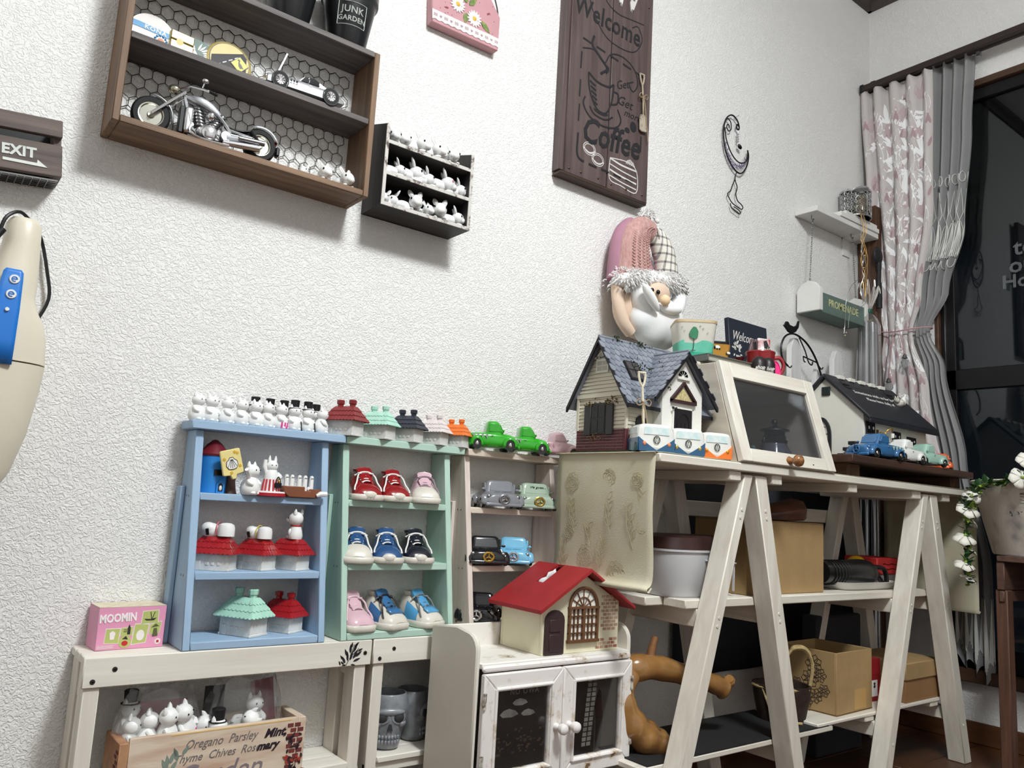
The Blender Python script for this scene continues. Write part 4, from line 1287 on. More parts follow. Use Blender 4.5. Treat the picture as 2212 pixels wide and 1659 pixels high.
for s in (-1, 1):
  g.ell((-.003, s * .005, .046), (.006, .0035, .0035), 10, 7)
  g.ell((.0005, s * .0085, .0535), (.0032, .003, .006), 10, 7)
g.v = [(a, b, c + .006) for a, b, c in g.v]
g.mk('sitting_animal', FIG, c3)
G().lathe([(.0083, .069), (.0089, .0695), (.0089, .071), (.0083, .0715)], 18, (.0055, 0, 0)).mk('collar', mat('collar_red', (176, 40, 40), .4), c3)
for s in (-1, 1):
  G().tube([(.008, s * .0075, .089), (.0085, s * .0085, .094), (.0085, s * .008, .0975)], [.0035, .0025, .0006], 8).mk('ear', FIG, c3)
G().ell((-.0035, -.0107, .0825), (.0009, .0008, .0016), 6, 5).mk('eye', EYE, c3)
# ---------------------------------------------------------------- top blue shelf: little tower, signs, boat
ZS = .5767
t = thing('toy_tower', 'bright blue toy tower with dark red roof at the left of the top blue shelf', 'toy house', (.397, -.032, ZS))
TBL = mat('tower_blue', (40, 134, 214), .4)
G().lathe([(.001, 0), (.0225, 0), (.0215, .058), (.001, .059)], 24).mk('tower', TBL, t)
G().lathe([(.0225, .057), (.023, .06), (.012, .075), (.004, .082), (.001, .083)], 24).mk('roof', mat('tower_roof', (112, 26, 38), .4), t)
G().prism([(-.004, .027), (.009, .027), (.009, .036), (-.004, .036)], 'y', -.0235, -.019).mk('window', EYE, t)
d = G().prism([(.001, 0), (.013, 0), (.013, .014), (.007, .02), (.001, .014)], 'y', -.0255, -.016).mk('porch', TBL, t)
G().prism([(.0035, .003), (.0105, .003), (.0105, .0125), (.007, .016), (.0035, .0125)], 'y', -.0262, -.0254).mk('porch_opening', mat('opening_dark', (40, 34, 40), .5), t)
G().ell((.007, -.0262, .008), (.0022, .001, .004), 8, 6).mk('tiny_figure', MATTW, t)
t = thing('tree_stump', 'dark brown stump shape between the blue tower and the white figurine', 'ornament', (.426, -.03, ZS))
G().lathe([(.001, 0), (.013, 0), (.011, .006), (.009, .02), (.0105, .033), (.001, .034)], 12).mk('stump', mat('stump_brown', (74, 48, 40), .5, bump=.5, bs=90), t)
f = dup(f0, (.448, -.062, ZS), R(35), 'white figurine raising one arm to hold the yellow sign', None, 1.18)
G().tube(spline([(-.007, -.002, .022), (-.014, -.006, .027), (-.0215, -.008, .033)], 4), [.0028] * 8 + [.0026], 8).mk('raised_arm', FIG, f)
t = thing('shell_sign', 'yellow paddle sign with a drawn shell and stars held up on the top blue shelf', 'sign', (.413, -.068, .6245), R(6))
t.rotation_euler = (0, R(-16), R(6))
PYE = mat('paddle_yellow', (240, 222, 150), .45)
G().prism([(-.0165, -.016), (-.0155, .019), (-.0145, .0205), (.0155, .0205), (.0165, .019), (.0175, -.016), (.016, -.0185), (.006, -.0195), (.004, -.026), (-.003, -.026), (-.005, -.0195), (-.015, -.0185)], 'y', -.0022, .0022).mk('paddle', PYE, t, .001)
sh = [(.0, -.0105), (-.006, -.0095), (-.0095, -.004), (-.0085, .002), (-.004, .0055), (-.003, .008), (.003, .008), (.004, .0055), (.0085, .002), (.0095, -.004), (.006, -.0095)]
G().prism(sh, 'y', -.0029, -.0022).mk('shell_print', MATTW, t)
g = G()
g.tube([(p[0], -.003, p[1]) for p in sh], .0005, 4, closed=True)
for q in (-2, -1, 0, 1, 2):
  g.tube([(q * .0007, -.003, .005), (q * .0034, -.003, -.009 + abs(q) * .0015)], .0004, 4)
g.mk('shell_outline', EYE, t)
g = G()
for x, z in ((.007, .0155), (.011, .0135), (-.011, .007), (.0125, -.007), (-.003, -.0155)):
  pts = []
  for i in range(12):
    a = i * PI / 6
    r_ = .003 if i % 2 else .0018
    pts.append((x + r_ * math.cos(a), z + r_ * math.sin(a)))
  g.prism(pts, 'y', -.0027, -.0022)
g.mk('star_print', mat('star_gold', (216, 176, 50), .4), t)
t = thing('standing_figurine', 'tall white figurine in a red striped skirt with black bag on a red base', 'figurine', (.4815, -.06, ZS))
G().lathe([(.001, 0), (.027, 0), (.027, .005), (.001, .005)], 28, sy=.72).mk('base', mat('base_red', (176, 32, 48), .35), t)
G().lathe([(.001, .005), (.0265, .005), (.026, .0075), (.001, .0078)], 28, sy=.72).mk('base_top', FIG, t)
G().lathe([(.001, .0075), (.0145, .0075), (.0135, .018), (.0118, .026), (.001, .027)], 24).mk('skirt', FIG, t)
for i in range(7):
  a = R(-90 - 72 + i * 24)
  G().tube([(.0148 * math.cos(a), .0148 * math.sin(a), .008), (.0137 * math.cos(a), .0137 * math.sin(a), .018), (.0119 * math.cos(a), .0119 * math.sin(a), .026)], .0016, 5).mk('red_stripe', mat('stripe_red', (196, 52, 66), .4), t)
g = G().lathe([(.0118, .025), (.0112, .034), (.0085, .041), (.001, .043)], 20).ell((0, -.001, .0475), (.0095, .009, .0092), 16, 10)
g.tube(spline([(.010, 0, .036), (.0135, -.005, .031), (.008, -.011, .029)], 4), [.0032] * 8 + [.0028], 8)
g.tube([(-.008, 0, .035), (-.0125, -.001, .047), (-.0115, -.001, .057)], [.0035, .0034, .003], 8)
g.mk('body', FIG, t)
for s in (-1, 1):
  G().tube([(s * .0045, 0, .0545), (s * .005, 0, .0595), (s * .0048, 0, .0645)], [.003, .0022, .0006], 8).mk('ear', FIG, t)
  G().ell((s * .0034, -.0094, .0488), (.0008, .0006, .0011), 6, 5).mk('eye', EYE, t)
G().box(.0015, .0125, -.0175, -.0125, .013, .0215).mk('handbag', EYE, t, .001)
G().tube(spline([(.003, -.015, .021), (.0045, -.014, .027), (.0075, -.0125, .0305), (.010, -.014, .0265), (.011, -.015, .021)], 4), .0008, 5).mk('bag_handle', EYE, t)
G().ell((.0095, -.0135, .0245), (.002, .001, .0018), 6, 5).mk('yellow_trim', YEL, t)
t = thing('toy_boat', 'brown toy boat carrying five white pegs at the right of the top blue shelf', 'toy boat', (.532, -.062, ZS))
BRN2 = mat('boat_brown', (132, 78, 52), .45, var=.06)
G().prism([(-.034, .0175), (-.03, .006), (-.022, .0), (.027, .0), (.0315, .006), (.0335, .0145), (.0145, .0145), (.0135, .011), (.004, .011), (.004, .0175)], 'y', -.010, .010).mk('hull', BRN2, t, .001)
G().tube([(.024, -.012, .004), (.03, -.013, .007), (.041, -.013, .0075)], [.0025, .0045, .004], 8).mk('paddle', FIG, t)
for i, x in enumerate((-.025, -.0155, -.003, .007, .018)):
  p = G().lathe([(.001, .009), (.0042, .009), (.0038, .024), (.0036, .032), (.0028, .0352), (.001, .0362)], 12, (x, 0, 0)).mk('peg', FIG, t)
  G().box(x - .0022, x + .0022, -.0041, -.0034, .0312, .0322).mk('peg_band', mat('band_grey', (110, 110, 108), .5), p)
  G().ell((x - .0052, -.002, .0145), (.0022, .0022, .0035), 8, 6).mk('peg_hand', FIG, p)
# ---------------------------------------------------------------- shoe ornaments
def make_shoe(label, up, sole, lace, toe=None, side=None, tongue=None, group='shoe ornaments on the mint rack'):
  """Ceramic sneaker 60 mm wide unit scale, toe towards -y."""
  t = thing('shoe_ornament', label, 'shoe ornament', (0, 0, 0), 0, group)
  st = [(-.043, .013, .0), (-.041, .019, .0), (-.034, .0245, 0), (-.02, .0268, 0), (0, .0255, 0), (.02, .023, 0), (.034, .021, 0), (.041, .016, 0), (.043, .008, 0)]
  def outline(f=1.0, dz=0.0, dy=1.0):
    L_ = [(-w_ * f, y * dy) for y, w_, _ in st]
    R_ = [(w_ * f, y * dy) for y, w_, _ in reversed(st)]
    return L_ + R_
  g = G()
  g.loft([[(x, y, z) for x, y in outline(f, 0, d)] for z, f, d in ((0, .94, .97), (.002, 1.02, 1.02), (.0095, 1.03, 1.02), (.0115, .97, .98))])
  s = g.mk('sole', sole, t, ang=50)
  if toe is None:
    G().ell((0, -.0405, .0105), (.0115, .0052, .0075), 14, 8).mk('toe_bumper', sole, t)
    for q in (-1, 0, 1):
      G().tube([(q * .005 - .0015, -.0462, .006), (q * .005 + .0015, -.0462, .006)], .0006, 5).mk('bumper_groove', mat('groove_grey', (150, 146, 140), .5), t)
  def sec(y, w_, h, n=12, flat=2.3):
    out = []
    for i in range(n + 1):
      a = PI * i / n
      c, s_ = math.cos(a), math.sin(a)
      out.append((w_ * (abs(c) ** (2 / flat)) * (1 if c > 0 else -1), y, .009 + (h - .009) * s_ ** (2 / flat)))
    return out
  prof = [(-.0415, .011, .0125), (-.039, .0175, .0185), (-.033, .022, .024), (-.024, .0242, .0285), (-.014, .0242, .033), (-.003, .0238, .0395), (.008, .023, .047), (.018, .0222, .0535), (.03, .0212, .0545), (.039, .0175, .0535), (.042, .012, .05)]
  cut = 3 if toe is not None else 0
  gm = G()
  rings = [sec(*p) for p in prof]
  gm.loft(rings[cut:], caps=False, closed=False)
  gm.add(rings[cut], [list(range(13))]).add(rings[-1], [list(range(13))])
  mats = [up] + ([side] if side else [])
  if side:
    for i, f in enumerate(gm.f):
      cy = sum(gm.v[j][1] for j in f) / len(f)
      cx = sum(gm.v[j][0] for j in f) / len(f)
      if abs(cx) > .0165 and -.02 < cy < .02:
        gm.m[i] = 1
  gm.mk('upper', mats, t, ang=60)
  if toe is not None:
    q = G().loft(rings[:cut + 2], caps=False, closed=False)
    q.v = [(p[0] * 1.025, p[1] - .0008, p[2] + .0004 if p[2] > .01 else p[2]) for p in q.v]
    q.add([(p[0] * 1.02, p[1] - .0008, p[2]) for p in rings[0]], [list(range(13))])
    q.mk('toe_cap', toe, t, ang=60)
  tg = G().loft([[(x * w_, y, z + .0022 * (1 - x * x)) for x in (-1, -.6, 0, .6, 1)] + [(x * w_, y + .004, z - .002 + .0022 * (1 - x * x)) for x in (1, .6, 0, -.6, -1)] for y, z, w_ in ((-.016, .0335, .008), (-.004, .0425, .0105), (.006, .0515, .012), (.0115, .0578, .0125), (.013, .0605, .0108))])
  tg.mk('tongue', tongue or up, t, ang=60)
  G().lathe([(.0145, .0), (.0155, .0035), (.0125, .004), (.0115, -.004)], 20, (0, .026, .054), sy=1.05).mk('collar', up, t)
  G().ell((0, .027, .054), (.0118, .0125, .003), 16, 6).mk('opening', mat('shoe_inside', (40, 36, 36), .7), t)
  g = G()
  def lz(y):
    for a, b in zip(prof, prof[1:]):
      if a[0] <= y <= b[0]:
        u = (y - a[0]) / (b[0] - a[0])
        return a[2] + (b[2] - a[2]) * u
    return .05
  for i, y in enumerate((-.015, -.008, -.001, .005)):
    wq = .0085 + .0012 * i
    for sgn in (1, -1):
      g.tube(spline([(-wq * sgn, y + .004 * (sgn < 0), lz(y) + .0005), (0, y + .0008 * sgn, lz(y) + .0042), (wq * sgn, y + .003, lz(y) + .0012)], 4), .0014, 6)
  zz = lz(.009)
  g.tube(spline([(-.0165, .007, zz - .002), (-.006, .004, zz + .0045), (.006, .004, zz + .005), (.0165, .007, zz - .001)], 4), .0017, 6)
  for s_ in (-1, 1):
    g.tube(spline([(s_ * .010, .002, zz + .003), (s_ * .0145, -.007, zz - .003), (s_ * .0175, -.014, .033), (s_ * .0215, -.021, .0245), (s_ * .0225, -.025, .018)], 4), .0014, 6)
    g.tube(spline([(s_ * .007, .003, zz + .003), (s_ * .011, -.004, zz + .002), (s_ * .0125, .002, zz + .003)], 4), .0014, 6)
  g.mk('laces', lace, t)
  return t
def cer(nm, c, r=.16):
  return mat(nm, c, r, var=.04, coat=.8, vs=40)
SOLE = cer('shoe_sole_white', (224, 218, 206), .3)
LWH = mat('lace_white', (236, 234, 230), .4, var=.03)
RED, NAV, BLK2, PNK2, BL1, BL2 = cer('shoe_red', (150, 26, 32)), cer('shoe_blue', (46, 84, 132)), cer('shoe_navy_black', (28, 30, 42)), cer('shoe_pink', (226, 188, 200)), cer('shoe_denim', (62, 116, 168)), cer('shoe_sky', (92, 168, 218))
DKL = mat('lace_dark', (38, 30, 32), .4)
sh0 = make_shoe('glossy red shoe ornament, left of two on the top mint shelf', RED, SOLE, LWH)
place(sh0, (.656, -.047, .5777), (0, 0, R(-8)), (1.08, .82, .92))
s_ = dup(sh0, (.7125, -.047, .5777), R(-8), 'glossy red shoe ornament, right of two on the top mint shelf')
s_.scale = (1.08, .82, .92)
s_ = make_shoe('pink shoe ornament with grey laces on the top mint shelf', PNK2, SOLE, mat('lace_greypink', (150, 130, 140), .5), toe=SOLE)
place(s_, (.778, -.047, .5777), (0, 0, R(-22)), (1.08, .82, .92))
s_ = make_shoe('blue shoe ornament with plain white toe at left of the middle mint shelf', NAV, SOLE, LWH, toe=SOLE)
place(s_, (.6455, -.055, .4727), (0, 0, R(-20)), (1.08, .9, .95))
nv = make_shoe('blue shoe ornament with white toe bumper, middle of the middle mint shelf', NAV, SOLE, LWH)
place(nv, (.7035, -.055, .4727), (0, 0, R(-18)), (1.08, .9, .95))
s_ = dup(nv, (.7635, -.055, .4727), R(-14), 'navy black shoe ornament at right of the middle mint shelf', recol={'upper': BLK2, 'tongue': BLK2, 'collar': BLK2})
s_.scale = (1.08, .9, .95)
s_ = make_shoe('all pink shoe ornament at left of the lowest mint shelf', PNK2, SOLE, mat('lace_pink', (232, 200, 208), .4), toe=PNK2)
place(s_, (.647, -.062, .3627), (0, 0, R(2)), (1.08, .95, 1.0))
s_ = make_shoe('denim blue and white shoe ornament with dark laces, lowest mint shelf', SOLE, SOLE, DKL, toe=SOLE, side=BL1, tongue=BL1)
place(s_, (.708, -.06, .3627), (0, 0, R(14)), (1.08, .98, 1.02))
G().loft([[(x * w_, y, z) for x in (-1, -.5, 0, .5, 1)] for y, z, w_ in ((-.0315, .0265, .0135), (-.022, .0315, .014), (-.014, .0355, .0085))], caps=False, closed=False).mk('vamp', BL1, s_, solid=.002)
s2 = make_shoe('sky blue and white shoe ornament with grey laces, lowest mint shelf', SOLE, SOLE, mat('lace_grey2', (120, 124, 126), .4), toe=SOLE, side=BL2, tongue=BL2)
place(s2, (.781, -.06, .3627), (0, 0, R(16)), (1.08, .98, 1.0))
G().loft([[(x * w_, y, z) for x in (-1, -.5, 0, .5, 1)] for y, z, w_ in ((-.0315, .0265, .0135), (-.022, .0315, .014), (-.014, .0355, .0085))], caps=False, closed=False).mk('vamp', BL2, s2, solid=.002)
# ---------------------------------------------------------------- truck planters
TYRE = mat('planter_tyre', (20, 19, 20), .3, coat=.5)
def make_truck(label, paint, hub=CHROME, emblem=CHROME, script=None, flags=None, group=None):
  """Ceramic pickup planter, 80 mm wide, 135 mm long, nose towards -y."""
  t = thing('truck_planter', label, 'toy car', (0, 0, 0), 0, group)
  def sec(y, w_, z0, zs_, zh, wt):
    return [(-w_ * .93, y, z0), (-w_, y, z0 + (zs_ - z0) * .35), (-w_ * .985, y, zs_), (-wt, y, zh - .002), (-wt * .8, y, zh), (wt * .8, y, zh), (wt, y, zh - .002), (w_ * .985, y, zs_), (w_, y, z0 + (zs_ - z0) * .35), (w_ * .93, y, z0)]
  W_ = .034
  g = G().loft([sec(-.066, .027, .008, .018, .024, .017), sec(-.063, .031, .006, .021, .029, .021), (sec(-.052, .0315, .005, .022, .0325, .0235)), sec(-.036, .032, .005, .0235, .035, .0265), sec(-.0245, W_, .005, .026, .036, .029), sec(.016, W_, .005, .027, .036, .0305), sec(.06, W_, .005, .027, .033, .031), sec(.065, .033, .006, .026, .032, .030)])
  g.mk('body', paint, t, ang=60, sub=1)
  g = G()
  for z, yf_, yb, w_ in ((.033, -.030, .018, .0285), (.047, -.021, .0155, .0255), (.0555, -.0165, .0145, .0235), (.0585, -.012, .011, .0195)):
    pass
  rings = []
  for z, yf_, yb, w_ in ((.033, -.030, .018, .0285), (.047, -.0215, .0158, .0257), (.055, -.017, .0145, .0238), (.0582, -.0125, .011, .0195)):
    rings.append(ring(0, (yf_ + yb) / 2, w_, (yb - yf_) / 2, z, 28, 5))
  g.loft(rings).mk('cab', paint, t, ang=60)
  wn = mat(paint.name + '_window', tuple(0 for _ in range(3)), .1) if False else None
  gl_ = MATS.get(paint.name + '_pane')
  if gl_ is None:
    gl_ = paint.copy()
    gl_.name = paint.name + '_pane'
    gl_.node_tree.nodes['Principled BSDF'].inputs['Roughness'].default_value = .22
    MATS[paint.name + '_pane'] = gl_
  G().add([(-.021, -.0288, .0365), (.021, -.0288, .0365), (.0185, -.0192, .0525), (-.0185, -.0192, .0525), (-.021, -.0275, .0365), (.021, -.0275, .0365), (.0185, -.018, .0525), (-.0185, -.018, .0525)],
      [(0, 1, 2, 3), (7, 6, 5, 4), (0, 4, 5, 1), (1, 5, 6, 2), (2, 6, 7, 3), (3, 7, 4, 0)]).mk('windscreen', gl_, t, .0006)
  for s in (-1, 1):
    G().prism([(-.0195, .037), (-.0125, .0525), (.010, .0525), (.012, .037)], 'x', s * .0255, s * .0287).mk('side_window', gl_, t, .0006)
    # fenders
    for y, rr in ((-.042, .0185), (.042, .017)):
      g = G()
      rings = [[(s * (.024 + dx), y + q * math.cos(R(a)), .0115 + q * math.sin(R(a)) * .88) for dx, q in ((0, rr), (.011, rr), (.0145, rr - .004), (.0145, rr - .007))] for a in range(-15, 196, 15)]
      g.loft(rings, caps=False, closed=False).mk('fender', paint, t, solid=.002, ang=60)
      wq = G().lathe([(.001, .0035), (.0075, .0035), (.0112, .002), (.0118, -.003), (.001, -.003)], 22, (s * .0345, y, .0118), 'x').mk('wheel', TYRE, t)
      G().ell((s * .0385, y, .0118), (.0016, .0045, .0045), 12, 7).mk('hubcap', hub, wq)
    G().ell((s * .0265, -.058, .024), (.0042, .004, .0042), 12, 8).mk('headlight', hub, t)
    G().ell((s * .0315, -.024, .0395), (.0038, .0028, .0026), 10, 7).mk('wing_mirror', paint, t)
    G().ell((s * .0345, .004, .029), (.001, .003, .001), 8, 5).mk('door_handle', hub, t)
    G().box(s * .0345 - .0006, s * .0345 + .0006, -.012, .012, .008, .0088).mk('door_line', gl_, t)
    if flags:
      zz = .0305
      for i in range(4):
        y = .018 + i * .011
        G().prism([(y - .004, zz), (y + .004, zz), (y, zz - .009)], 'x', s * .0352, s * .0362).mk('bunting_flag', flags, t)
  G().box(-.033, .033, -.0685, -.0625, .0045, .0115).mk('front_bumper', paint, t, .0025, 2)
  for z in (.0185, .0225):
    G().tube([(-.02, -.0625, z), (0, -.0672, z), (.02, -.0625, z)], .0012, 6).mk('grille_bar', paint, t)
  rg = G().tube([(.0085 * math.cos(i * PI / 12), -.0685, .0185 + .0085 * math.sin(i * PI / 12)) for i in range(24)], .0019, 7, closed=True).mk('emblem_ring', emblem, t)
  g = G()
  for i in range(3):
    a = R(90 + i * 120)
    g.tube([(0, -.0688, .0185), (.0075 * math.cos(a), -.0688, .0185 + .0075 * math.sin(a))], [.0018, .0007], 6)
  g.mk('emblem', emblem, t)
  g = G()
  for i in range(2):
    g.tube([(.006 - i * .012, -.0692, .0265), (.0025 - i * .005, -.0695, .0285)], .0012, 5)
  g.mk('emblem_bow', emblem, t)
  if script == 'embossed':
    txt('Best Wishes', .0062, paint, t, (0, -.0462, .0347), (R(14), 0, 0), ex=.0006, shear=.3, bold=.00015)
  elif script:
    txt('life goes...', .008, script, t, (.004, -.0222, .0495), (R(60), 0, 0), ex=.0003, shear=.3)
  return t
TG, TS, TB, TL, TGR, TPK, TBL2, TWH, TMT, TOR = (cer('truck_grey', (130, 132, 138)), cer('truck_sage', (168, 186, 166)), cer('truck_black', (16, 17, 24), .08), cer('truck_sky', (120, 188, 222)), cer('truck_green', (40, 168, 26), .12), cer('truck_pink', (226, 186, 196), .25), cer('truck_blue', (52, 104, 152), .2), cer('truck_white', (236, 236, 232), .2), cer('truck_mint', (164, 200, 184), .25), cer('truck_orange', (232, 98, 40), .25))
GT = 'truck planters on the pine rack'
FL_ = mat('flag_silver', (150, 168, 150), .4)
tk = make_truck('grey truck ornament facing out at left of the top pine shelf', TG, STEEL, STEEL, 'embossed', None, GT)
place(tk, (.9445, -.052, .5757), (0, 0, R(-16)), (1.12, .56, .92))
def truck_at(src, loc, rz, sc, label, col=None, extra=None, group=None):
  rc = {}
  if col:
    pane = MATS.get(col.name + '_pane')
    if pane is None:
      pane = col.copy()
      pane.name = col.name + '_pane'
      pane.node_tree.nodes['Principled BSDF'].inputs['Roughness'].default_value = .22
      MATS[col.name + '_pane'] = pane
    rc = {k: col for k in ('body', 'cab', 'fender', 'wing_mirror', 'front_bumper', 'grille_bar')}
    rc.update({'windscreen': pane, 'side_window': pane, 'door_line': pane})
    if src is tk:
      rc['lettering'] = col
  if extra:
    rc.update(extra)
  n = dup(src, loc, R(rz), label, group, None, rc)
  n.scale = sc
  return n
ts = make_truck('sage green truck with script on its windscreen, top pine shelf', TS, STEEL, GOLD, EYE, None, GT)
place(ts, (1.034, -.052, .5757), (0, 0, R(-18)), (1.12, .56, .92))
truck_at(tk, (.914, -.058, .4687), -22, (1.1, .62, .92), 'glossy black truck ornament at left of the middle pine shelf', TB, {'emblem_ring': GOLD, 'emblem': GOLD, 'emblem_bow': GOLD}, GT)
truck_at(tk, (.986, -.057, .4687), -36, (1.0, .58, .9), 'sky blue truck ornament on the middle pine shelf', TL, {'emblem_ring': CHROME, 'emblem': CHROME, 'emblem_bow': CHROME}, GT)
truck_at(tk, (.908, -.062, .3627), -42, (1.05, .6, .95), 'glossy black truck ornament on the lowest pine shelf behind the red roof', TB, {'emblem_ring': CHROME, 'emblem': CHROME}, GT)
tg = make_truck('bright green truck with bunting, left of two on top of the pine rack', TGR, CHROME, CHROME, None, FL_, 'truck planters on top of the pine rack')
place(tg, (.918, -.053, .6857), (0, 0, R(66)), (.86, .78, .98))
truck_at(tg, (1.0, -.053, .6857), 66, (.86, .76, .95), 'bright green truck with bunting, right of two on top of the pine rack')
truck_at(tg, (1.088, -.05, .6857), 70, (.86, .72, .9), 'pale pink truck ornament at the right end of the pine rack', TPK, {'bunting_flag': TPK})
# ================================================================ white bench (two units)
BW = wood('bench_white', (240, 235, 224), (222, 215, 204), 'x', 6, .55, .15)
BWZ = wood('bench_white_upright', (236, 230, 219), (218, 210, 199), 'z', 6, .55, .15)
BWY = wood('bench_white_deep', (240, 235, 224), (222, 215, 204), 'y', 6, .55, .15)
SCREW = mat('screw_metal', (96, 92, 86), .4, .9, var=.1)
def bench(x0, x1, label):
  t = thing('bench', label, 'bench', ((x0 + x1) / 2, -.05, 0))
  k = dict(parent=t, W=True, bevel=.0015)
  G().box(x0 - .001, x1, -.1, -.088, .3105, .3505).mk('front_board', BW, **k)
  for a, b in ((-.087, -.058), (-.057, -.03), (-.029, -.002)):
    G().box(x0, x1, a, b, .3385, .3505).mk('top_board', BW, **k)
  for a in (x0 + .003, x1 - .027):
    G().box(a, a + .02, -.096, -.06, 0, .3105).mk('post', BWZ, **k)
    G().box(a, a + .02, -.04, -.004, 0, .338).mk('post', BWZ, **k)
    G().box(a + .003, a + .017, -.06, -.04, .29, .338).mk('end_rail', BWY, **k)
  for a, b in ((-.1, -.057), (-.056, -.004)):
    G().box(x0 + .023, x1 - .027, a, b, .152, .162).mk('lower_board', BW, **k)
  G().box(x0 + .003, x1 - .005, -.094, -.084, .136, .152).mk('lower_rail', BW, **k)
  for x, z in ((x0 + .012, .319), (x0 + .038, .3335), (x1 - .012, .33)):
    s = G().lathe([(.001, .0008), (.0032, .0008), (.0036, 0), (.001, -.0005)], 12, (x, -.1, z), 'y').mk('screw', SCREW, parent=t, W=True)
    G().box(x - .0022, x + .0022, -.1012, -.1005, z - .0004, z + .0004).box(x - .0004, x + .0004, -.1012, -.1005, z - .0022, z + .0022).mk('screw_slot', EYE, parent=t, W=True)
  return t
b1 = bench(.238, .667, 'long white painted bench under the blue rack, with leaf stencil')
bench(.671, 1.09, 'second white bench unit, partly hidden behind the worn white cabinet')
g = G()                                               # leaf stencil on the front board
for x, z, a, l, w_ in ((.620, .316, 118, .013, .0042), (.624, .319, 95, .016, .004), (.6285, .320, 78, .017, .0046), (.633, .322, 60, .017, .0045), (.6225, .327, 112, .013, .004), (.628, .331, 92, .015, .0045), (.633, .332, 66, .015, .0045), (.637, .325, 38, .015, .0045), (.634, .318, 20, .014, .004), (.618, .3145, 140, .008, .003), (.629, .339, 80, .01, .0036), (.634, .34, 45, .012, .0038), (.612, .3135, 115, .008, .0028), (.641, .3335, 25, .01, .0035), (.622, .3135, 185, .008, .0025), (.630, .3135, -10, .009, .0028), (.6155, .322, 125, .009, .003)):
  g.prism(leafpts(x, z, a, l, w_), 'y', -.1004, -.0998)
for a, b in (((.622, .313), (.629, .326)), ((.629, .326), (.634, .345)), ((.629, .326), (.643, .338))):
  g.tube([(a[0], -.1001, a[1]), (b[0], -.1001, b[1])], .0006, 4)
g.mk('leaf_stencil', mat('stencil_ink', (34, 30, 34), .6, var=.05), b1, W=True)
# pink box -----------------------------------------------------------
t = thing('gift_box', 'small pink printed box lettered MOOMIN at the left end of the bench', 'box', (.3005, -.0285, .3507), R(3))
PB = mat('box_pink', (232, 158, 190), .45, var=.01)
G().box(-.0455, .0455, -.026, .026, 0, .0585).mk('carton', PB, t, .0006)
g = G().box(-.0455, .0455, -.026, .026, .0586, .059)
g.mk('printed_lid', mat('lid_print', (222, 214, 188), .5, col2=(206, 190, 160), vs=130), t)
PG = mat('print_green', (186, 194, 116), .5, var=.02)
PWH = mat('print_white_line', (240, 232, 230), .5, var=0)
yp = -.0262
for q in ([(-.0345, .010), (-.0165, .009), (-.0155, .029), (-.0335, .029)], [(.0125, .0345), (.035, .035), (.0345, .0525), (.0135, .0515)], [(-.0145, .019), (.0015, .019), (.0015, .031), (-.0135, .0295)], [(.002, .0065), (.0205, .0085), (.023, .033), (.0045, .034)], [(.0245, .019), (.0385, .021), (.0405, .0365), (.025, .0325)]):
  cx, cz = sum(p[0] for p in q) / 4, sum(p[1] for p in q) / 4
  G().prism([(cx + (p[0] - cx) * 1.08, cz + (p[1] - cz) * 1.08) for p in q], 'y', yp - .0001, -.0258).mk('panel_border', PWH, t)
  G().prism(q, 'y', yp - .0003, -.0258).mk('print_panel', PG, t)
G().prism(arc((-.0075, .0105), .0085, 0, 360, 18), 'y', yp - .0003, -.0258).mk('print_panel', PG, t)
G().prism(arc((.0375, .0085), .0042, 0, 360, 16), 'y', yp - .0002, -.0258).mk('seal', PWH, t)
G().box(.0358, .0392, yp - .0005, yp, .0068, .0102).mk('seal_square', mat('seal_red', (196, 40, 48), .5, var=0), t)
txt('MOOMIN', .0158, mat('title_white', (248, 240, 240), .5, var=0), t, (-.0195, yp - .0002, .0435), (PI / 2, R(-2), 0), bold=.0006, sx=.74)
PD = mat('print_dark', (52, 48, 44), .6, var=0)
g = G()
g.prism([(.0155, .041), (.0185, .0385), (.029, .0385), (.0325, .042), (.024, .0405)], 'y', yp - .0006, yp)     # little boat
g.tube([(.0265, yp - .0005, .041), (.0295, yp - .0005, .0505)], .0005, 4).tube([(.0255, yp - .0005, .041), (.0235, yp - .0005, .0505)], .0005, 4)
g.prism([(-.0055, .0205), (-.0015, .0205), (-.0015, .029), (-.0035, .0345), (-.0055, .029)], 'y', yp - .0006, yp)    # dark tower
g.tube([(-.0105, yp - .0005, .0245), (-.006, yp - .0005, .0245)], .0004, 4).tube([(-.0105, yp - .0005, .027), (-.006, yp - .0005, .027)], .0004, 4)
g.prism([(-.0115, .0145), (-.0035, .0135), (-.0065, .0185)], 'y', yp - .0006, yp)
g.mk('dark_print', PD, t)
g = G()
g.prism([(-.0275, .0145), (-.0225, .0145), (-.021, .0235), (-.025, .0265), (-.029, .0235)], 'y', yp - .0006, yp)      # plain pale vase shapes
g.prism(arc((.0125, .0185), .0055, 0, 360, 16, .0075), 'y', yp - .0006, yp)
g.mk('pale_print', PWH, t)
G().prism(arc((-.0075, .0085), .0042, 0, 360, 12, .0035), 'y', yp - .0007, yp).mk('red_print', mat('seal_red'), t)
G().prism([(.0265, .0285), (.0375, .030), (.0325, .0335)], 'y', yp - .0007, yp).prism([(.029, .0155), (.0365, .0165), (.0345, .0275), (.030, .027)], 'y', yp - .0007, yp).mk('olive_print', mat('print_olive', (92, 96, 56), .6, var=0), t)
g = G()
for i in range(4):
  g.box(-.0435, -.022, yp - .0001, yp, .0024 + i * .0012, .0029 + i * .0012)
g.mk('small_print', PWH, t)
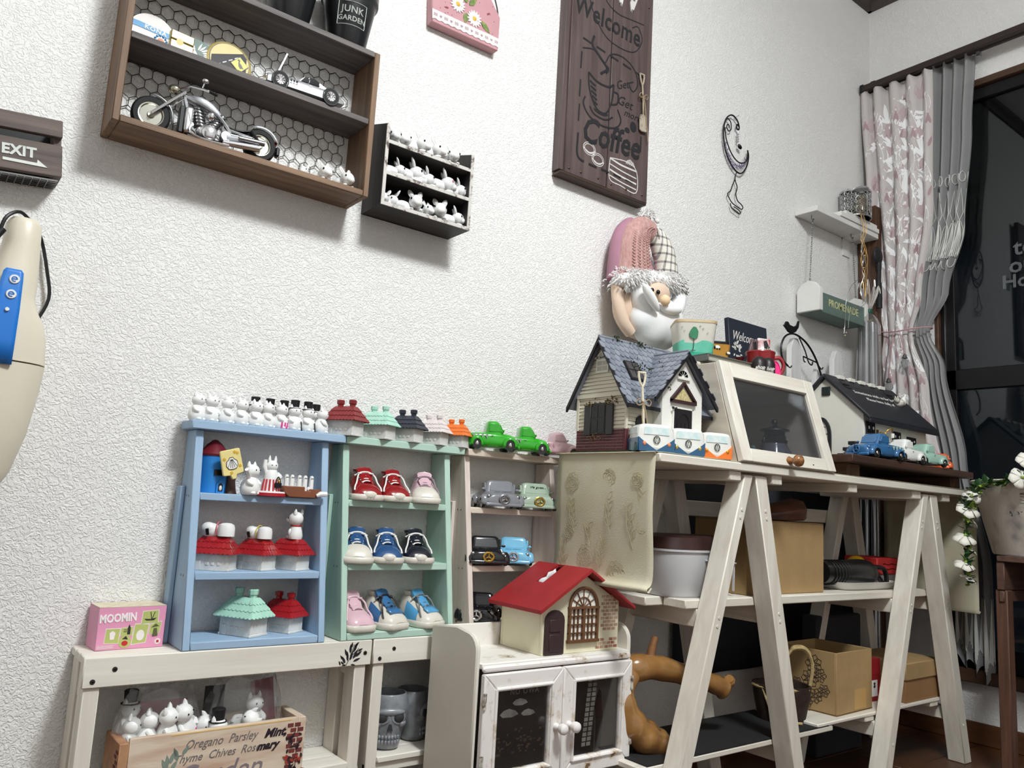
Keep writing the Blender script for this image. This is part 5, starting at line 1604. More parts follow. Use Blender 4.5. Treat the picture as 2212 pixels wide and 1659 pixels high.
# printed garden crate ---------------------------------------------------
CRW = mat('crate_print_wood', (222, 206, 184), .6, col2=(198, 164, 142), vs=9, stretch=(1, 1, 5), lo=.35, hi=.62, bump=.1, bs=60)
CRE = mat('crate_raw_edge', (196, 150, 112), .6, col2=(150, 104, 80), vs=20)
t = thing('garden_crate', 'wooden crate printed with script, herbs and bricks on the lower bench shelf', 'crate', (.415, -.072, .1622), R(1.5))
G().box(-.113, .129, -.0405, -.0325, 0, .0815).mk('front_panel', CRW, t, .0008)
G().box(-.113, .129, .026, .034, 0, .0815).mk('back_panel', CRW, t, .0008)
G().box(-.1255, -.1135, -.0405, .034, 0, .0765).mk('end_panel', CRE, t, .001)
G().box(.1295, .1415, -.0405, .034, 0, .0815).mk('end_panel', CRW, t, .001)
G().box(-.1135, .129, -.0325, .026, 0, .006).mk('floor_panel', CRE, t)
G().box(-.06, .117, -.0409, -.0405, .0785, .0798).mk('yellow_line', mat('line_yellow', (226, 186, 110), .6, var=0), t)
INK, INKG = mat('script_ink', (44, 32, 42), .6, var=.05), mat('script_grey', (122, 116, 114), .6, var=.05)
txt('Oregano  Parsley', .0175, INKG, t, (.012, -.0408, .064), (PI / 2, R(-1), 0), shear=.4, sx=.85)
txt('Mint,', .017, INK, t, (.093, -.0408, .064), (PI / 2, R(-1), 0), shear=.4, bold=.0006)
txt('Thyme  Chives  Rose', .016, INKG, t, (.008, -.0408, .046), (PI / 2, R(-1), 0), shear=.4, sx=.9)
txt('mary', .016, INK, t, (.082, -.0408, .047), (PI / 2, R(-1), 0), shear=.4, bold=.0006)
txt('Garden', .042, mat('script_pale', (142, 130, 136), .6, var=.1), t, (.012, -.0408, .02), (PI / 2, 0, 0), shear=.3)
BKP = mat('brick_print', (128, 58, 52), .6, col2=(98, 48, 48), vs=80)
g = G()
for r_ in range(9):
  for c_ in range(4):
    x = .112 + c_ * .0115 + (r_ % 2) * .005
    if x < .107 or x > .132 or (r_ > 3 and rnd.random() < .3):
      continue
    z = .074 - r_ * .0075
    g.box(x, x + .0092, -.0411, -.0405, z - .0055, z)
for r_ in range(9):
  g.box(-.1262, -.1255, -.036 + (r_ % 2) * .006, -.026 + (r_ % 2) * .006, .062 - r_ * .0066, .066 - r_ * .0066)
g.mk('brick_print', BKP, t, kind='stuff')
g = G()
for i in range(26):
  x, z = .112 + rnd.uniform(0, .026), .005 + rnd.random() * .05
  g.prism(leafpts(x, z, rnd.uniform(0, 360), rnd.uniform(.006, .012), .0035), 'y', -.0416, -.0408)
g.mk('dark_flower_print', mat('flower_dark', (62, 40, 48), .6, var=.2), t)
g = G()
for i in range(9):
  x, z = .112 + rnd.uniform(0, .026), .003 + rnd.random() * .03
  g.prism(leafpts(x, z, rnd.uniform(0, 360), rnd.uniform(.006, .01), .004), 'y', -.042, -.0415)
g.mk('red_flower_print', mat('flower_red', (168, 62, 50), .6, var=.1), t)
g = G()
for i in range(17):
  s = i / 17
  g.prism(leafpts(-.088 + s * .045 + rnd.uniform(-.006, .006), .0 + s * .055, rnd.uniform(40, 130), rnd.uniform(.01, .018), .0055), 'y', -.0412, -.0405)
g.mk('herb_print', mat('herb_print', (138, 152, 140), .6, var=.1), t)
# figurines in the crate, in clear bags --------------------------------------
GB = 'white figurines heaped in the garden crate'
for x, y, z, a, tl, lb in ((.309, -.076, .213, 60, 12, 'white figurine at the far left in the crate'), (.332, -.08, .219, 70, 10, 'second white figurine from the left in the crate'),
             (.362, -.078, .226, 55, -14, 'white figurine third from the left in the crate, leaning left'), (.389, -.074, .2305, 40, -22, 'white figurine with a pink patch leaning in the crate'),
             (.313, -.052, .232, 30, 0, 'white figurine with black hat at the back left of the crate'), (.438, -.062, .215, 20, -40, 'white figurine tilted in the middle of the crate'),
             (.462, -.058, .226, -60, 55, 'white figurine lying sideways in the crate bag'), (.492, -.058, .223, 15, 0, 'white figurine standing upright inside the right clear bag'), (.428, -.088, .203, 30, 0, 'low white figurine with a black hat at the crate front')):
  q = dup(f0, (x, y, z - .006), 0, lb, GB, 1.32)
  q.rotation_euler = (0, R(tl), R(a))
  if 'hat' in lb:
    hat(q)
  if 'pink' in lb:
    G().tube([(.002, -.0105, .003), (.003, -.0105, .012)], .0022, 6).tube([(-.004, -.010, .002), (-.003, -.0105, .008)], .0022, 6).mk('pink_patch', PK, q)
FILM = thin_glass('bag_film', (242, 242, 242), 2.0, .08, .10)
def bag(cx, cy, z0, rx, ry, h, label, seed):
  rr = random.Random(seed)
  t = thing('clear_bag', label, 'plastic bag', (cx, cy, z0))
  n, m_ = 26, 12
  ph = [rr.uniform(0, 6) for _ in range(6)]
  rings = []
  for j in range(m_ + 1):
    v = j / m_
    f = 1 - .35 * v * v
    ring_ = []
    for i in range(n):
      a = 2 * PI * i / n
      k = f * (1 + .05 * math.sin(3 * a + ph[0] + 4 * v) + .04 * math.sin(7 * a + ph[1] - 6 * v) + .03 * math.sin(12 * a + ph[2] + 9 * v))
      ring_.append((rx * k * math.cos(a), ry * k * math.sin(a), h * v + .004 * math.sin(5 * a + ph[3]) * v))
    rings.append(ring_)
  G().loft(rings, caps=False).mk('film', FILM, t, ang=12)
  return t
b = bag(.352, -.064, .170, .066, .026, .125, 'clear plastic bag of figurines at the left of the crate', 3)
G().box(-.045, .04, .012, .013, .055, .105).mk('red_card', mat('card_red', (150, 28, 36), .5), b)
b = bag(.475, -.062, .170, .068, .028, .132, 'clear plastic bag of figurines at the right of the crate', 5)
G().prism([(.015, .07), (.055, .06), (.045, .125), (.01, .12)], 'y', .008, .009).mk('red_card', mat('card_wine', (120, 34, 44), .5), b)
G().box(-.06, -.03, .006, .007, .05, .12).mk('black_card', BLACK, b)
G().tube([(.375, -.096, .252), (.405, -.098, .243)], .0012, 5).mk('paper_strip', FIG, None) if False else None
# skull mugs ----------------------------------------------------------------
SKM = mat('skull_grey_glaze', (142, 146, 152), .3, var=.15, vs=70, coat=.4)
def skull(label, g_):
  t = thing('skull_mug', label, 'mug', (0, 0, 0), 0, g_)
  g = G()
  rings = []
  for z, rx, ry, oy in ((0, .018, .018, -.002), (.003, .0205, .0205, -.003), (.016, .0215, .022, -.004), (.028, .024, .024, -.003), (.038, .0295, .0285, 0), (.052, .0325, .031, .001), (.066, .0325, .031, .002), (.076, .030, .029, .002), (.082, .0275, .027, .002), (.083, .0255, .025, .002), (.076, .0255, .025, .002), (.045, .024, .023, .002)):
    rings.append(ring(0, oy, rx, ry, z, 28, 2.1))
  g.loft(rings)
  g.ell((0, -.0265, .058), (.023, .006, .006), 14, 8)
  for s in (-1, 1):
    g.ell((s * .0185, -.0195, .0405), (.008, .009, .0055), 12, 8)
  g.mk('skull', SKM, t, ang=60, sub=1)
  D = mat('skull_socket', (58, 58, 60), .5)
  for s in (-1, 1):
    rr = [(.0095 * math.cos(i * PI / 9) * (1 + .12 * s * math.sin(i * PI / 9)), .0083 * math.sin(i * PI / 9)) for i in range(18)]
    G().tube([(s * .0118 + x, -.0275 + abs(s * .0118 + x) * .2, .0495 + z) for x, z in rr], .003, 8, closed=True).mk('brow_ring', SKM, t, ang=60)
    G().ell((s * .0118, -.0248, .0495), (.010, .0055, .009), 14, 8).mk('eye_socket', D, t)
  G().prism([(-.0042, .0305), (0, .034), (.0042, .0305), (.0018, .0405), (-.0018, .0405)], 'y', -.0305, -.026).mk('nose_hole', D, t)
  for z in (.0205, .0135):
    g = G()
    for i in range(7):
      a = R(-90 + (i - 3) * 13)
      g.ell((.0225 * math.cos(a), -.004 + .0225 * math.sin(a), z), (.0026, .0024, .0034), 8, 6)
    g.mk('teeth', SKM, t, ang=60)
  return t
k1 = skull('grey skull mug in front on the lower shelf of the second bench', 'skull mugs')
place(k1, (.732, -.056, .1622), (0, 0, R(-20)), 1.1)
dup(k1, (.795, -.034, .1622), R(40), 'second grey skull mug, half hidden behind the white cabinet side', 'skull mugs', 1.04)
# ================================================================ worn white cabinet
WN = worn('worn_white', (234, 229, 222), (206, 196, 178), (112, 92, 74), .66, 16)
WN2 = worn('worn_white_frame', (236, 230, 226), (206, 192, 174), (120, 90, 62), .63, 26)
WS = mat('cabinet_side_white', (226, 220, 208), .5, var=.03, vs=10)
x0, x1, yb, yf, z0, zd = .774, 1.128, -.112, -.262, .131, .332
t = thing('glass_door_cabinet', 'small worn white cabinet with two glass doors in front of the benches', 'cabinet', ((x0 + x1) / 2, (yb + yf) / 2, z0))
k = dict(parent=t, W=True)
def sidepts(top):
  pts = [(yb, z0 - .02), (yf + .014, z0 - .02), (yf + .014, .349)]
  pts += [(yf + .014 + .03 * (1 - math.cos(R(a))), .349 + .028 * math.sin(R(a)) * 1.0) for a in (15, 35, 55, 75, 90)]
  pts += [(yf + .075, .381), (yb, .372 + .0)]
  return pts
for a, b in ((x0, x0 + .009), (x1 - .009, x1)):
  G().prism(sidepts(0), 'x', a, b).mk('side_panel', WS, bevel=.0025, **k)
G().box(x0 + .009, x1 - .009, yb - .007, yb, z0, .371).mk('back_panel', WN, bevel=.001, **k)
G().box(x0 + .009, x1 - .009, yf + .008, yb, zd - .01, zd).mk('top_board', WN, bevel=.002, **k)
G().box(x0 + .009, x1 - .009, yf + .013, yb, z0, z0 + .009).mk('bottom_board', WN, bevel=.002, **k)
G().box(x0 + .009, x1 - .009, yf + .004, yf + .012, zd - .014, zd - .004).mk('cornice', WN2, bevel=.003, **k)
DGK = mat('cabinet_dark_inside', (14, 13, 14), .7, var=0)
xm = (x0 + x1) / 2
PANE = thin_glass('cabinet_glass', (245, 245, 245), 1.1)
for n_, (a, b) in enumerate(((x0 + .0095, xm - .0008), (xm + .0008, x1 - .0095))):
  zl, zh, fw = z0 + .006, zd - .016, .028
  dr = thing('door', None, None, (a, yf, zl))
  for o in (dr,):
    o.parent = t
    o.location = (a - t.location.x, yf - t.location.y, zl - t.location.z)
  w_, h = b - a, zh - zl
  g = G()
  def mould(p0, p1, p2, p3):
    g.add([(p[0], d_, p[1]) for d_ in (0, .0115) for p in (p0, p1, p2, p3)], [(0, 1, 2, 3), (7, 6, 5, 4), (0, 4, 5, 1), (1, 5, 6, 2), (2, 6, 7, 3), (3, 7, 4, 0)])
  for q in (((0, 0), (w_, 0), (w_ - fw, fw), (fw, fw)), ((w_, 0), (w_, h), (w_ - fw, h - fw), (w_ - fw, fw)), ((w_, h), (0, h), (fw, h - fw), (w_ - fw, h - fw)), ((0, h), (0, 0), (fw, fw), (fw, h - fw))):
    gq = G()
    gq.add([(p[0], d_, p[1]) for d_ in (0, .0115) for p in q], [(0, 1, 2, 3), (7, 6, 5, 4), (0, 4, 5, 1), (1, 5, 6, 2), (2, 6, 7, 3), (3, 7, 4, 0)])
    gq.mk('frame_rail', WN2, dr, .0022, 2)
  gq = G()
  for q in ((fw - .004, fw - .004, w_ - fw + .004, h - fw + .004),):
    for p0, p1 in (((q[0], q[1]), (q[2], q[1])), ((q[2], q[1]), (q[2], q[3])), ((q[2], q[3]), (q[0], q[3])), ((q[0], q[3]), (q[0], q[1]))):
      gq.tube([(p0[0], -.0005, p0[1]), (p1[0], -.0005, p1[1])], .003, 8)
  gq.mk('inner_moulding', WN2, dr)
  G().box(fw - .002, w_ - fw + .002, .0055, .007, fw - .002, h - fw + .002).mk('glass_pane', PANE, dr)
  px = fw - .002
  ps_ = G().box(px, w_ - px, .0102, .011, px, h - px).mk('poster', mat('poster_dark', (15, 14, 15), .55, var=.2, vs=30), dr)
  kx = w_ - .0135 if n_ == 0 else .0135
  G().lathe([(.006, 0), (.0062, .003), (.0045, .006), (.004, .011), (.0075, .013), (.009, .018), (.0085, .023), (.0055, .026), (.001, .0268)], 20, (kx, 0, h * .47), 'y').mk('knob', WN2, dr)
  hx = .0012 if n_ == 0 else w_ - .0012
  for hz in (.045, h - .04):
    gq = G().box(hx - .0035, hx + .0035, -.0012, .0005, hz - .012, hz + .012).cyl((hx, -.001, hz - .0125), (hx, -.001, hz + .0125), .002)
    gq.mk('hinge', worn('hinge_paint', (206, 200, 190), (150, 140, 128), (96, 84, 74), .55, 60), dr, .0003)
  PWD = mat('poster_light', (150, 148, 140), .6, var=.2, vs=60)
  if n_ == 0:
    g = G()
    for cx, cz, s in ((.082, .128, .016), (.06, .112, .019), (.1, .11, .015)):
      g.prism([(cx - s, cz), (cx - s * .6, cz + s * .3), (cx, cz + s * .42), (cx + s * .7, cz + s * .2), (cx + s, cz - s * .1), (cx + s * .3, cz - s * .3), (cx - s * .7, cz - s * .25)], 'y', .0097, .0102)
    g.mk('poster_cloud', PWD, dr)
    txt('NO OWA', .0125, PWD, dr, (.09, .0099, h - fw - .006), sp=1.2)
    g = G()
    for i in range(44):
      xx, zz = rnd.uniform(fw + .003, w_ - fw - .003), fw + .02 + abs(rnd.gauss(0, .018))
      g.box(xx, xx + rnd.uniform(.002, .007), .0097, .0102, zz, zz + rnd.uniform(.0015, .004))
    g.mk('poster_town', mat('poster_brown', (92, 72, 60), .6, var=.2), dr)
  else:
    g = G()
    for i in range(15):
      zz = fw + .012 + i * .0082
      for q in (0, 1):
        xx = .055 + q * .012 + i * .0009
        g.box(xx, xx + .009, .0097, .0102, zz, zz + .0062)
    g.mk('film_strip', PWD, dr)
    G().prism([(.088, fw), (.088, fw + .05), (.083, fw + .075), (.088, fw + .095), (.092, fw + .105), (.098, fw + .1), (.1, fw + .08), (.104, fw + .06), (.1, fw)], 'y', .0094, .0097).mk('reflection_silhouette', EYE, dr)  # dark outline of a person's reflection, painted onto the poster
    G().box(.084, w_ - fw, .0099, .0102, fw, h - fw).mk('poster_grey', mat('poster_grey', (58, 54, 52), .6, var=.1), dr)
st = thing('wooden_stand', 'low pale wooden stand under the worn white cabinet', 'stand', (.955, -.18, 0))
G().box(.79, 1.115, -.245, -.115, .098, .111).mk('stand_top', wood('stand_pine', (176, 140, 106), (150, 112, 82), 'x', 8), st, .001, W=True)
for x in (.795, 1.09):
  for y in (-.24, -.14):
    G().box(x, x + .02, y, y + .02, 0, .098).mk('leg', wood('stand_pine'  , (176, 140, 106), (150, 112, 82)), st, .001, W=True)
# red roofed house tissue box ---------------------------------------------
t = thing('house_tissue_box', 'cream wooden house box with red roof and tissue slot on the cabinet', 'tissue box', (1.008, -.175, .3322))
CRM = mat('house_cream', (232, 226, 196), .5, var=.02, bump=.1, bs=200)
hx, hy0, hy1, ez, rz_ = .0925, -.064, .052, .086, .141
k = dict(parent=t)
G().prism([(-hx, 0), (hx, 0), (hx, ez), (0, rz_ - .004), (-hx, ez)], 'y', hy0, hy0 + .006).mk('front_wall', CRM, bevel=.0008, **k)
G().prism([(-hx, 0), (hx, 0), (hx, ez), (0, rz_ - .004), (-hx, ez)], 'y', hy1 - .006, hy1).mk('back_wall', CRM, bevel=.0008, **k)
for s in (-1, 1):
  a, b = sorted((s * hx, s * (hx - .006)))
  G().box(a, b, hy0 + .006, hy1 - .006, 0, ez).mk('side_wall', CRM, bevel=.0008, **k)
RDR = mat('roof_red_paint', (160, 40, 44), .5, var=.06, vs=30, bump=.15, bs=90)
sl = (rz_ - ez) / hx
oz = lambda x: rz_ - abs(x) * sl
for s in (-1, 1):
  X0, X1, th = 0.0, s * .115, .0065
  ya, yb_ = hy0 - .022, hy1 + .012
  if s == 1:
    G().prism([(X0, oz(X0)), (X1, oz(X1)), (X1, oz(X1) + th), (X0, oz(X0) + th)], 'y', ya, yb_).mk('roof_panel', RDR, bevel=.001, **k)
  else:
    s0, s1, y0_, y1_ = -.012, -.052, -.013, .006          # slot
    for xa, xb, y_a, y_b in ((X0, X1, ya, y0_), (X0, X1, y1_, yb_), (X0, s0 + .012, y0_, y1_), (s1, X1, y0_, y1_)):
      if abs(xa - xb) < 1e-4:
        continue
      G().prism([(xa, oz(xa)), (xb, oz(xb)), (xb, oz(xb) + th), (xa, oz(xa) + th)], 'y', y_a, y_b).mk('roof_panel', RDR, **k)
ti = G().loft([[(-.032 + q * .034, -.005 + .003 * math.sin(q * 9) + (d_ * .004), oz(-.032 + q * .034) - .003 + e * .010 + .001 * math.sin(q * 14)) for q in [i / 8 - .5 for i in range(9)]] for d_, e in ((0, 0), (1, 1), (2, .4))], caps=False, closed=False)
tt = ti.mk('tissue', mat('tissue_white', (240, 238, 238), .8, sub=.0), t, solid=.001)
DRB = mat('door_dark_brown', (62, 44, 46), .5, var=.05)
dp = [(-.088, .0012), (-.044, .0012), (-.044, .058)] + [(-.066 + .022 * math.cos(R(a)), .058 + .018 * math.sin(R(a))) for a in (20, 45, 70, 90, 110, 135, 160)] + [(-.088, .058)]
d = G().prism(dp, 'y', hy0 - .0045, hy0).mk('door', DRB, t, .0008)
for za, zb_ in ((.006, .035), (.039, .06)):
  G().box(-.079, -.055, hy0 - .006, hy0 - .0045, za, zb_).mk('door_panel', DRB, d, .001)
WNB = mat('window_brown', (112, 76, 48), .45, var=.06)
wx0, wx1, wz0, wzm = -.0345, .0365, .020, .078
wc = (wx0 + wx1) / 2
wf = thing('arched_window', None, None)
wf.parent = t
ww = (wx1 - wx0) / 2
g = G()
for a in (0,):
  g.box(wx0, wx0 + .004, hy0 - .006, hy0, wz0, wzm).box(wx1 - .004, wx1, hy0 - .006, hy0, wz0, wzm).box(wx0 - .002, wx1 + .002, hy0 - .007, hy0, wz0 - .002, wz0 + .003).box(wx0 - .001, wx1 + .001, hy0 - .0065, hy0, wzm - .002, wzm + .002)
  g.box(wc - .003, wc + .003, hy0 - .0055, hy0, wz0, wzm)
g.tube([(wc + (ww - .002) * math.cos(R(a)), hy0 - .003, wzm + .96 * ww * math.sin(R(a))) for a in range(0, 181, 12)], .003, 6)
g.mk('window_frame', WNB, wf)
g = G()
for i in (1, 2):
  for s0 in (wx0 + .004, wc + .003):
    xx = s0 + i * (ww - .007) / 3
    g.box(xx - .001, xx + .001, hy0 - .004, hy0, wz0, wzm)
for i in (1, 2, 3):
  zz = wz0 + i * (wzm - wz0) / 4
  g.box(wx0, wx1, hy0 - .004, hy0, zz - .001, zz + .001)
g.tube([(wc + ww * .5 * math.cos(R(a)), hy0 - .002, wzm + .5 * ww * math.sin(R(a))) for a in range(0, 181, 15)], .0012, 5)
for a in (30, 60, 90, 120, 150):
  g.tube([(wc + (ww * .02) * math.cos(R(a)), hy0 - .002, wzm + ww * .02 * math.sin(R(a))), (wc + ww * .95 * math.cos(R(a)), hy0 - .002, wzm + ww * .92 * math.sin(R(a)))], .001, 5)
g.mk('muntins', WNB, wf)
g = G()
for q in ((wx0, wx1),):
  g.prism([(wx0, wz0), (wx1, wz0), (wx1, wzm)] + [(wc + ww * math.cos(R(a)), wzm + ww * math.sin(R(a))) for a in range(15, 180, 15)] + [(wx0, wzm)], 'y', hy0 - .0005, hy0)
g.mk('window_blank', mat('window_white', (240, 238, 230), .6, var=0), wf)
for nm, col, x_a, x_b, z_a, z_b in (('brick_stencil', (170, 130, 112), .047, .089, .036, .098), ('red_brick_stencil', (150, 66, 62), .036, .089, .004, .022)):
  g = G()
  r_ = 0
  z = z_b
  while z > z_a:
    x = x_a + (r_ % 2) * .0055
    while x < x_b - .006:
      if rnd.random() < .93:
        g.box(x, x + .0092, hy0 - .0004, hy0, z - .0048, z)
      x += .0112
    z -= .0064
    r_ += 1
  g.mk(nm, mat(nm, col, .7, col2=(206, 180, 156), vs=60), t)
# ================================================================ white trestle table
t = thing('trestle_table', 'long white trestle shelf table with A frame legs along the wall', 'table', (1.69, -.2, 0))
k = dict(parent=t, W=True, bevel=.002)
TX0, TX1 = 1.055, 2.33
for ya, yb_ in ((-.370, -.283), (-.281, -.196), (-.194, -.109)):
  G().box(TX0, TX1, ya, yb_, .6735, .6895).mk('top_board', CREAMW, **k)
for xa, xb in ((1.262, 1.298), (1.400, 1.434), (1.690, 1.726), (1.985, 2.027), (2.145, 2.185)):
  G().box(xa, xb, -.362, -.112, .654, .6735).mk('batten', CREAMY, **k)
def leg(xt, xb, hw, y0, y1):
  g = G()
  zt_ = .668
  g.add([(xb - hw, y0, 0), (xb + hw, y0, 0), (xb + hw, y1, 0), (xb - hw, y1, 0), (xt - hw, y0, zt_), (xt + hw, y0, zt_), (xt + hw, y1, zt_), (xt - hw, y1, zt_)],
     [(0, 3, 2, 1), (4, 5, 6, 7), (0, 1, 5, 4), (1, 2, 6, 5), (2, 3, 7, 6), (3, 0, 4, 7)])
  return g
BOLT = mat('bolt_cap', (222, 216, 206), .35, var=.02)
for xa in (1.345, 2.078):
  for y0, y1, nm in ((-.361, -.318, 0), (-.15, -.11, 1)):
    for s, hw in ((-1, .0135), (1, .0185)):
      xt = xa + s * (.0185 if s > 0 else .0205)
      xb = xa - .235 if s < 0 else xa + .178
      l = leg(xt, xb, hw, y0, y1).mk('leg', CREAMZ, **k)
      if nm == 0:
        for zf in (.60, .585, .40, .385, .095):
          xx = xt + (xb - xt) * (1 - zf / .668)
          G().lathe([(.001, .0012), (.003, .001), (.0034, 0)], 10, (xx, y0 - .0003, zf), 'y').mk('bolt', BOLT, l).location = (0, 0, 0)
          bo = l.children[-1] if l.children else None
  for z, s in ((.393, 1), (.118, 1)):
    for s in (-1, 1):
      xt = xa + s * .02
      xb = xa - .235 if s < 0 else xa + .178
      xx = xt + (xb - xt) * (1 - z / .668)
      G().box(xx - .008, xx + .008, -.318, -.15, z - .017, z + .017).mk('side_rail', CREAMY, **k)
for o in list(t.children):
  if o.name.startswith('leg'):
    for b_ in o.children:
      b_.location = (-t.location.x, -t.location.y, -t.location.z)
G().box(1.28, 2.15, -.109, -.097, .582, .617).mk('stretcher', CREAMW, **k)
for ya, yb_, xa in ((-.3165, -.262, 1.196), (-.259, -.207, 1.15), (-.204, -.152, 1.16)):
  G().box(xa, 2.157, ya, yb_, .4105, .4275).mk('middle_board', CREAMW, **k)
G().box(1.09, 1.70, -.3165, -.152, .1355, .1465).mk('lower_board', CREAMW, **k)
for ya, yb_ in ((-.3165, -.236), (-.233, -.152)):
  G().box(1.64, 2.235, ya, yb_, .1475, .1555).mk('lower_board', CREAMW, **k)
for xa in (1.84, 2.16):
  G().box(xa, xa + .04, -.314, -.155, .1355, .1475).mk('lower_batten', CREAMY, **k)
mt = thing('black_mat', 'black mat covering the left of the lowest trestle shelf', 'mat', (1.4, -.2, .1465))
G().box(1.105, 1.685, -.3155, -.155, .1466, .1492).mk('mat', mat('mat_black', (34, 34, 35), .75, var=.1, bump=.1, bs=300), mt, W=True)
# table runner --------------------------------------------------------
RUN = mat('runner_brocade', (206, 200, 176), .7, col2=(198, 190, 162), vs=14, bump=.25, bs=500)
t = thing('table_runner', 'beige floral brocade runner hanging over both ends of the trestle table', 'table runner', (1.69, -.24, .69))
prof = [(1.048, .457), (1.040, .449), (1.036, .455), (1.0485, .468), (1.0505, .52), (1.0475, .60), (1.049, .66), (1.0515, .686), (1.057, .6915), (1.2, .6912), (1.69, .6912), (2.325, .6915), (2.334, .686), (2.336, .60), (2.335, .47), (2.337, .375), (2.341, .368), (2.345, .372)]
sm = spline(prof, 4)
def runp(i, j):
  x, z = sm[i]
  y = -.3645 + (-.108 + .3645) * j / 16
  if z < .68:
    d_ = (.69 - z)
    x += .0022 * math.sin(y * 40 + z * 22) * min(1, d_ * 9)
  return (x, y, z)
G().loft([[runp(i, j) for j in range(17)] for i in range(len(sm))], caps=False, closed=False).mk('cloth', RUN, t, W=True, solid=.0008, ang=70)
g = G()
def flower(cy, cz, s, xx=1.0485):
  P = lambda y, z: (xx - .0016, cy + y * s, cz + z * s)
  for rr in (.35, .65, 1.0):
    n = int(5 + rr * 4)
    for i in range(n):
      a = 2 * PI * i / n + rr
      g.tube([P(rr * math.cos(a + q * .2) * (.8 + .25 * math.sin(PI * (q + 2.5) / 5)), rr * math.sin(a + q * .2) * (.8 + .25 * math.sin(PI * (q + 2.5) / 5))) for q in (-2.5, -1.2, 0, 1.2, 2.5)], .0007, 4)
def sprig(y0, z0, y1, z1):
  P = lambda y, z: (1.0468, y, z)
  g.tube([P(y0, z0), P((y0 + y1) / 2 + .008, (z0 + z1) / 2), P(y1, z1)], .0008, 4)
  for i in range(4):
    u = .2 + i * .2
    y, z = y0 + (y1 - y0) * u, z0 + (z1 - z0) * u
    for s in (-1, 1):
      lp = leafpts(y, z, (60 if s > 0 else 120) + rnd.uniform(-25, 25), .02, .009)
      g.tube([P(p[0], p[1]) for p in lp], .0006, 4, closed=True)
for cy, cz, s in ((-.155, .635, .018), (-.255, .645, .016), (-.325, .64, .014), (-.15, .54, .013), (-.20, .50, .02), (-.28, .475, .021), (-.34, .56, .012)):
  flower(cy, cz, s)
for q in ((-.15, .6, -.165, .54), (-.19, .59, -.21, .52), (-.25, .62, -.262, .54), (-.30, .60, -.32, .52), (-.335, .62, -.345, .57), (-.24, .53, -.235, .47), (-.13, .52, -.14, .46)):
  sprig(*q)
g.v = [(1.0472 + (a - 1.0472) * .5, b, c) for a, b, c in g.v]
g.mk('brocade_pattern', mat('brocade_line', (178, 168, 132), .6, var=0), t, W=True, kind='stuff')
# ================================================================ large dolls' house
t = thing('dolls_house', 'white dolls house with grey shingle roof and brick base on the table', 'dolls house', (1.165, -.22, .6918))
t.rotation_euler = (0, 0, 0)
SID = mat('siding_cream', (226, 219, 200), .5, var=.03)
SIDW = mat('stucco_white', (232, 230, 222), .6, var=.02, bump=.3, bs=260)
HX0, HX1, HY0, HY1, HZ, HE, HR = 1.055, 1.272, -.285, -.15, .6918, .803, .910
HYM = (HY0 + HY1) / 2
k = dict(parent=t, W=True)
G().box(HX0 - .006, HX1 + .006, HY0 - .012, HY1 + .004, .6918, .695).mk('base_plate', mat('base_moss', (58, 62, 40), .8, var=.2, vs=60), **k)
gb = lambda z: (HY1 - HY0) / 2 * max(0, 1 - max(0, z - HE) / (HR - HE))
G().prism([(HY0 + .003, .695), (HY1, .695), (HY1, HE), (HYM, HR - .004), (HY0 + .003, HE)], 'x', HX0 + .003, HX0 + .006).box(HX0 + .004, HX1, HY0 + .003, HY0 + .006, .695, HE).box(HX0 + .004, HX1, HY1 - .004, HY1, .695, HE).prism([(HY0 + .003, .695), (HY1, .695), (HY1, HE), (HYM, HR - .004), (HY0 + .003, HE)], 'x', HX1 - .003, HX1).mk('walls', SID, **k)
g = G()
z = .737
while z < HR - .012:
  h = .0072
  w0, w1 = gb(z), gb(z + h)
  if HE - .004 < z < HE + .004:
    z += h
    continue
  g.add([(HX0 + .0005, HYM - w0, z), (HX0 + .0005, HYM + w0, z), (HX0 + .0022, HYM + w1, z + h - .0006), (HX0 + .0022, HYM - w1, z + h - .0006), (HX0 + .003, HYM - w0, z), (HX0 + .003, HYM + w0, z), (HX0 + .003, HYM + w1, z + h), (HX0 + .003, HYM - w1, z + h)],
     [(0, 1, 2, 3), (0, 4, 5, 1), (3, 2, 6, 7), (0, 3, 7, 4), (1, 5, 6, 2)])
  z += h
z = .737
while z < HE - .004:
  for xa, xb in ((HX0 + .004, 1.113), (1.235, HX1)):
    g.add([(xa, HY0 + .0005, z), (xb, HY0 + .0005, z), (xb, HY0 + .0024, z + .0066), (xa, HY0 + .0024, z + .0066), (xa, HY0 + .003, z), (xb, HY0 + .003, z)], [(0, 1, 2, 3), (0, 4, 5, 1)])
  z += .0072
g.mk('siding', SID, kind='stuff', **k)
g = G().box(HX0 - .0015, HX0 + .003, HY0 - .0015, HY0 + .003, .735, HE).box(HX0 - .0015, HX0 + .001, HY1 - .006, HY1, .735, HE).box(HX0 - .002, HX0 + .001, HY0, HY1, HE - .005, HE + .003).box(HX0 - .002, HX0 + .001, HYM - .022, HYM + .022, .874, .878)
g.mk('corner_boards', SID, kind='stuff', **k)
BRK = mat('brick_maroon', (98, 42, 48), .6, var=.15, vs=90)
MOR = mat('brick_mortar', (206, 196, 196), .8, var=.05)
G().box(HX0 + .0012, HX0 + .003, HY0 + .001, HY1, .695, .736).box(HX0 + .002, 1.113, HY0 + .0012, HY0 + .003, .695, .736).mk('mortar', MOR, **k)
bm_ = {}
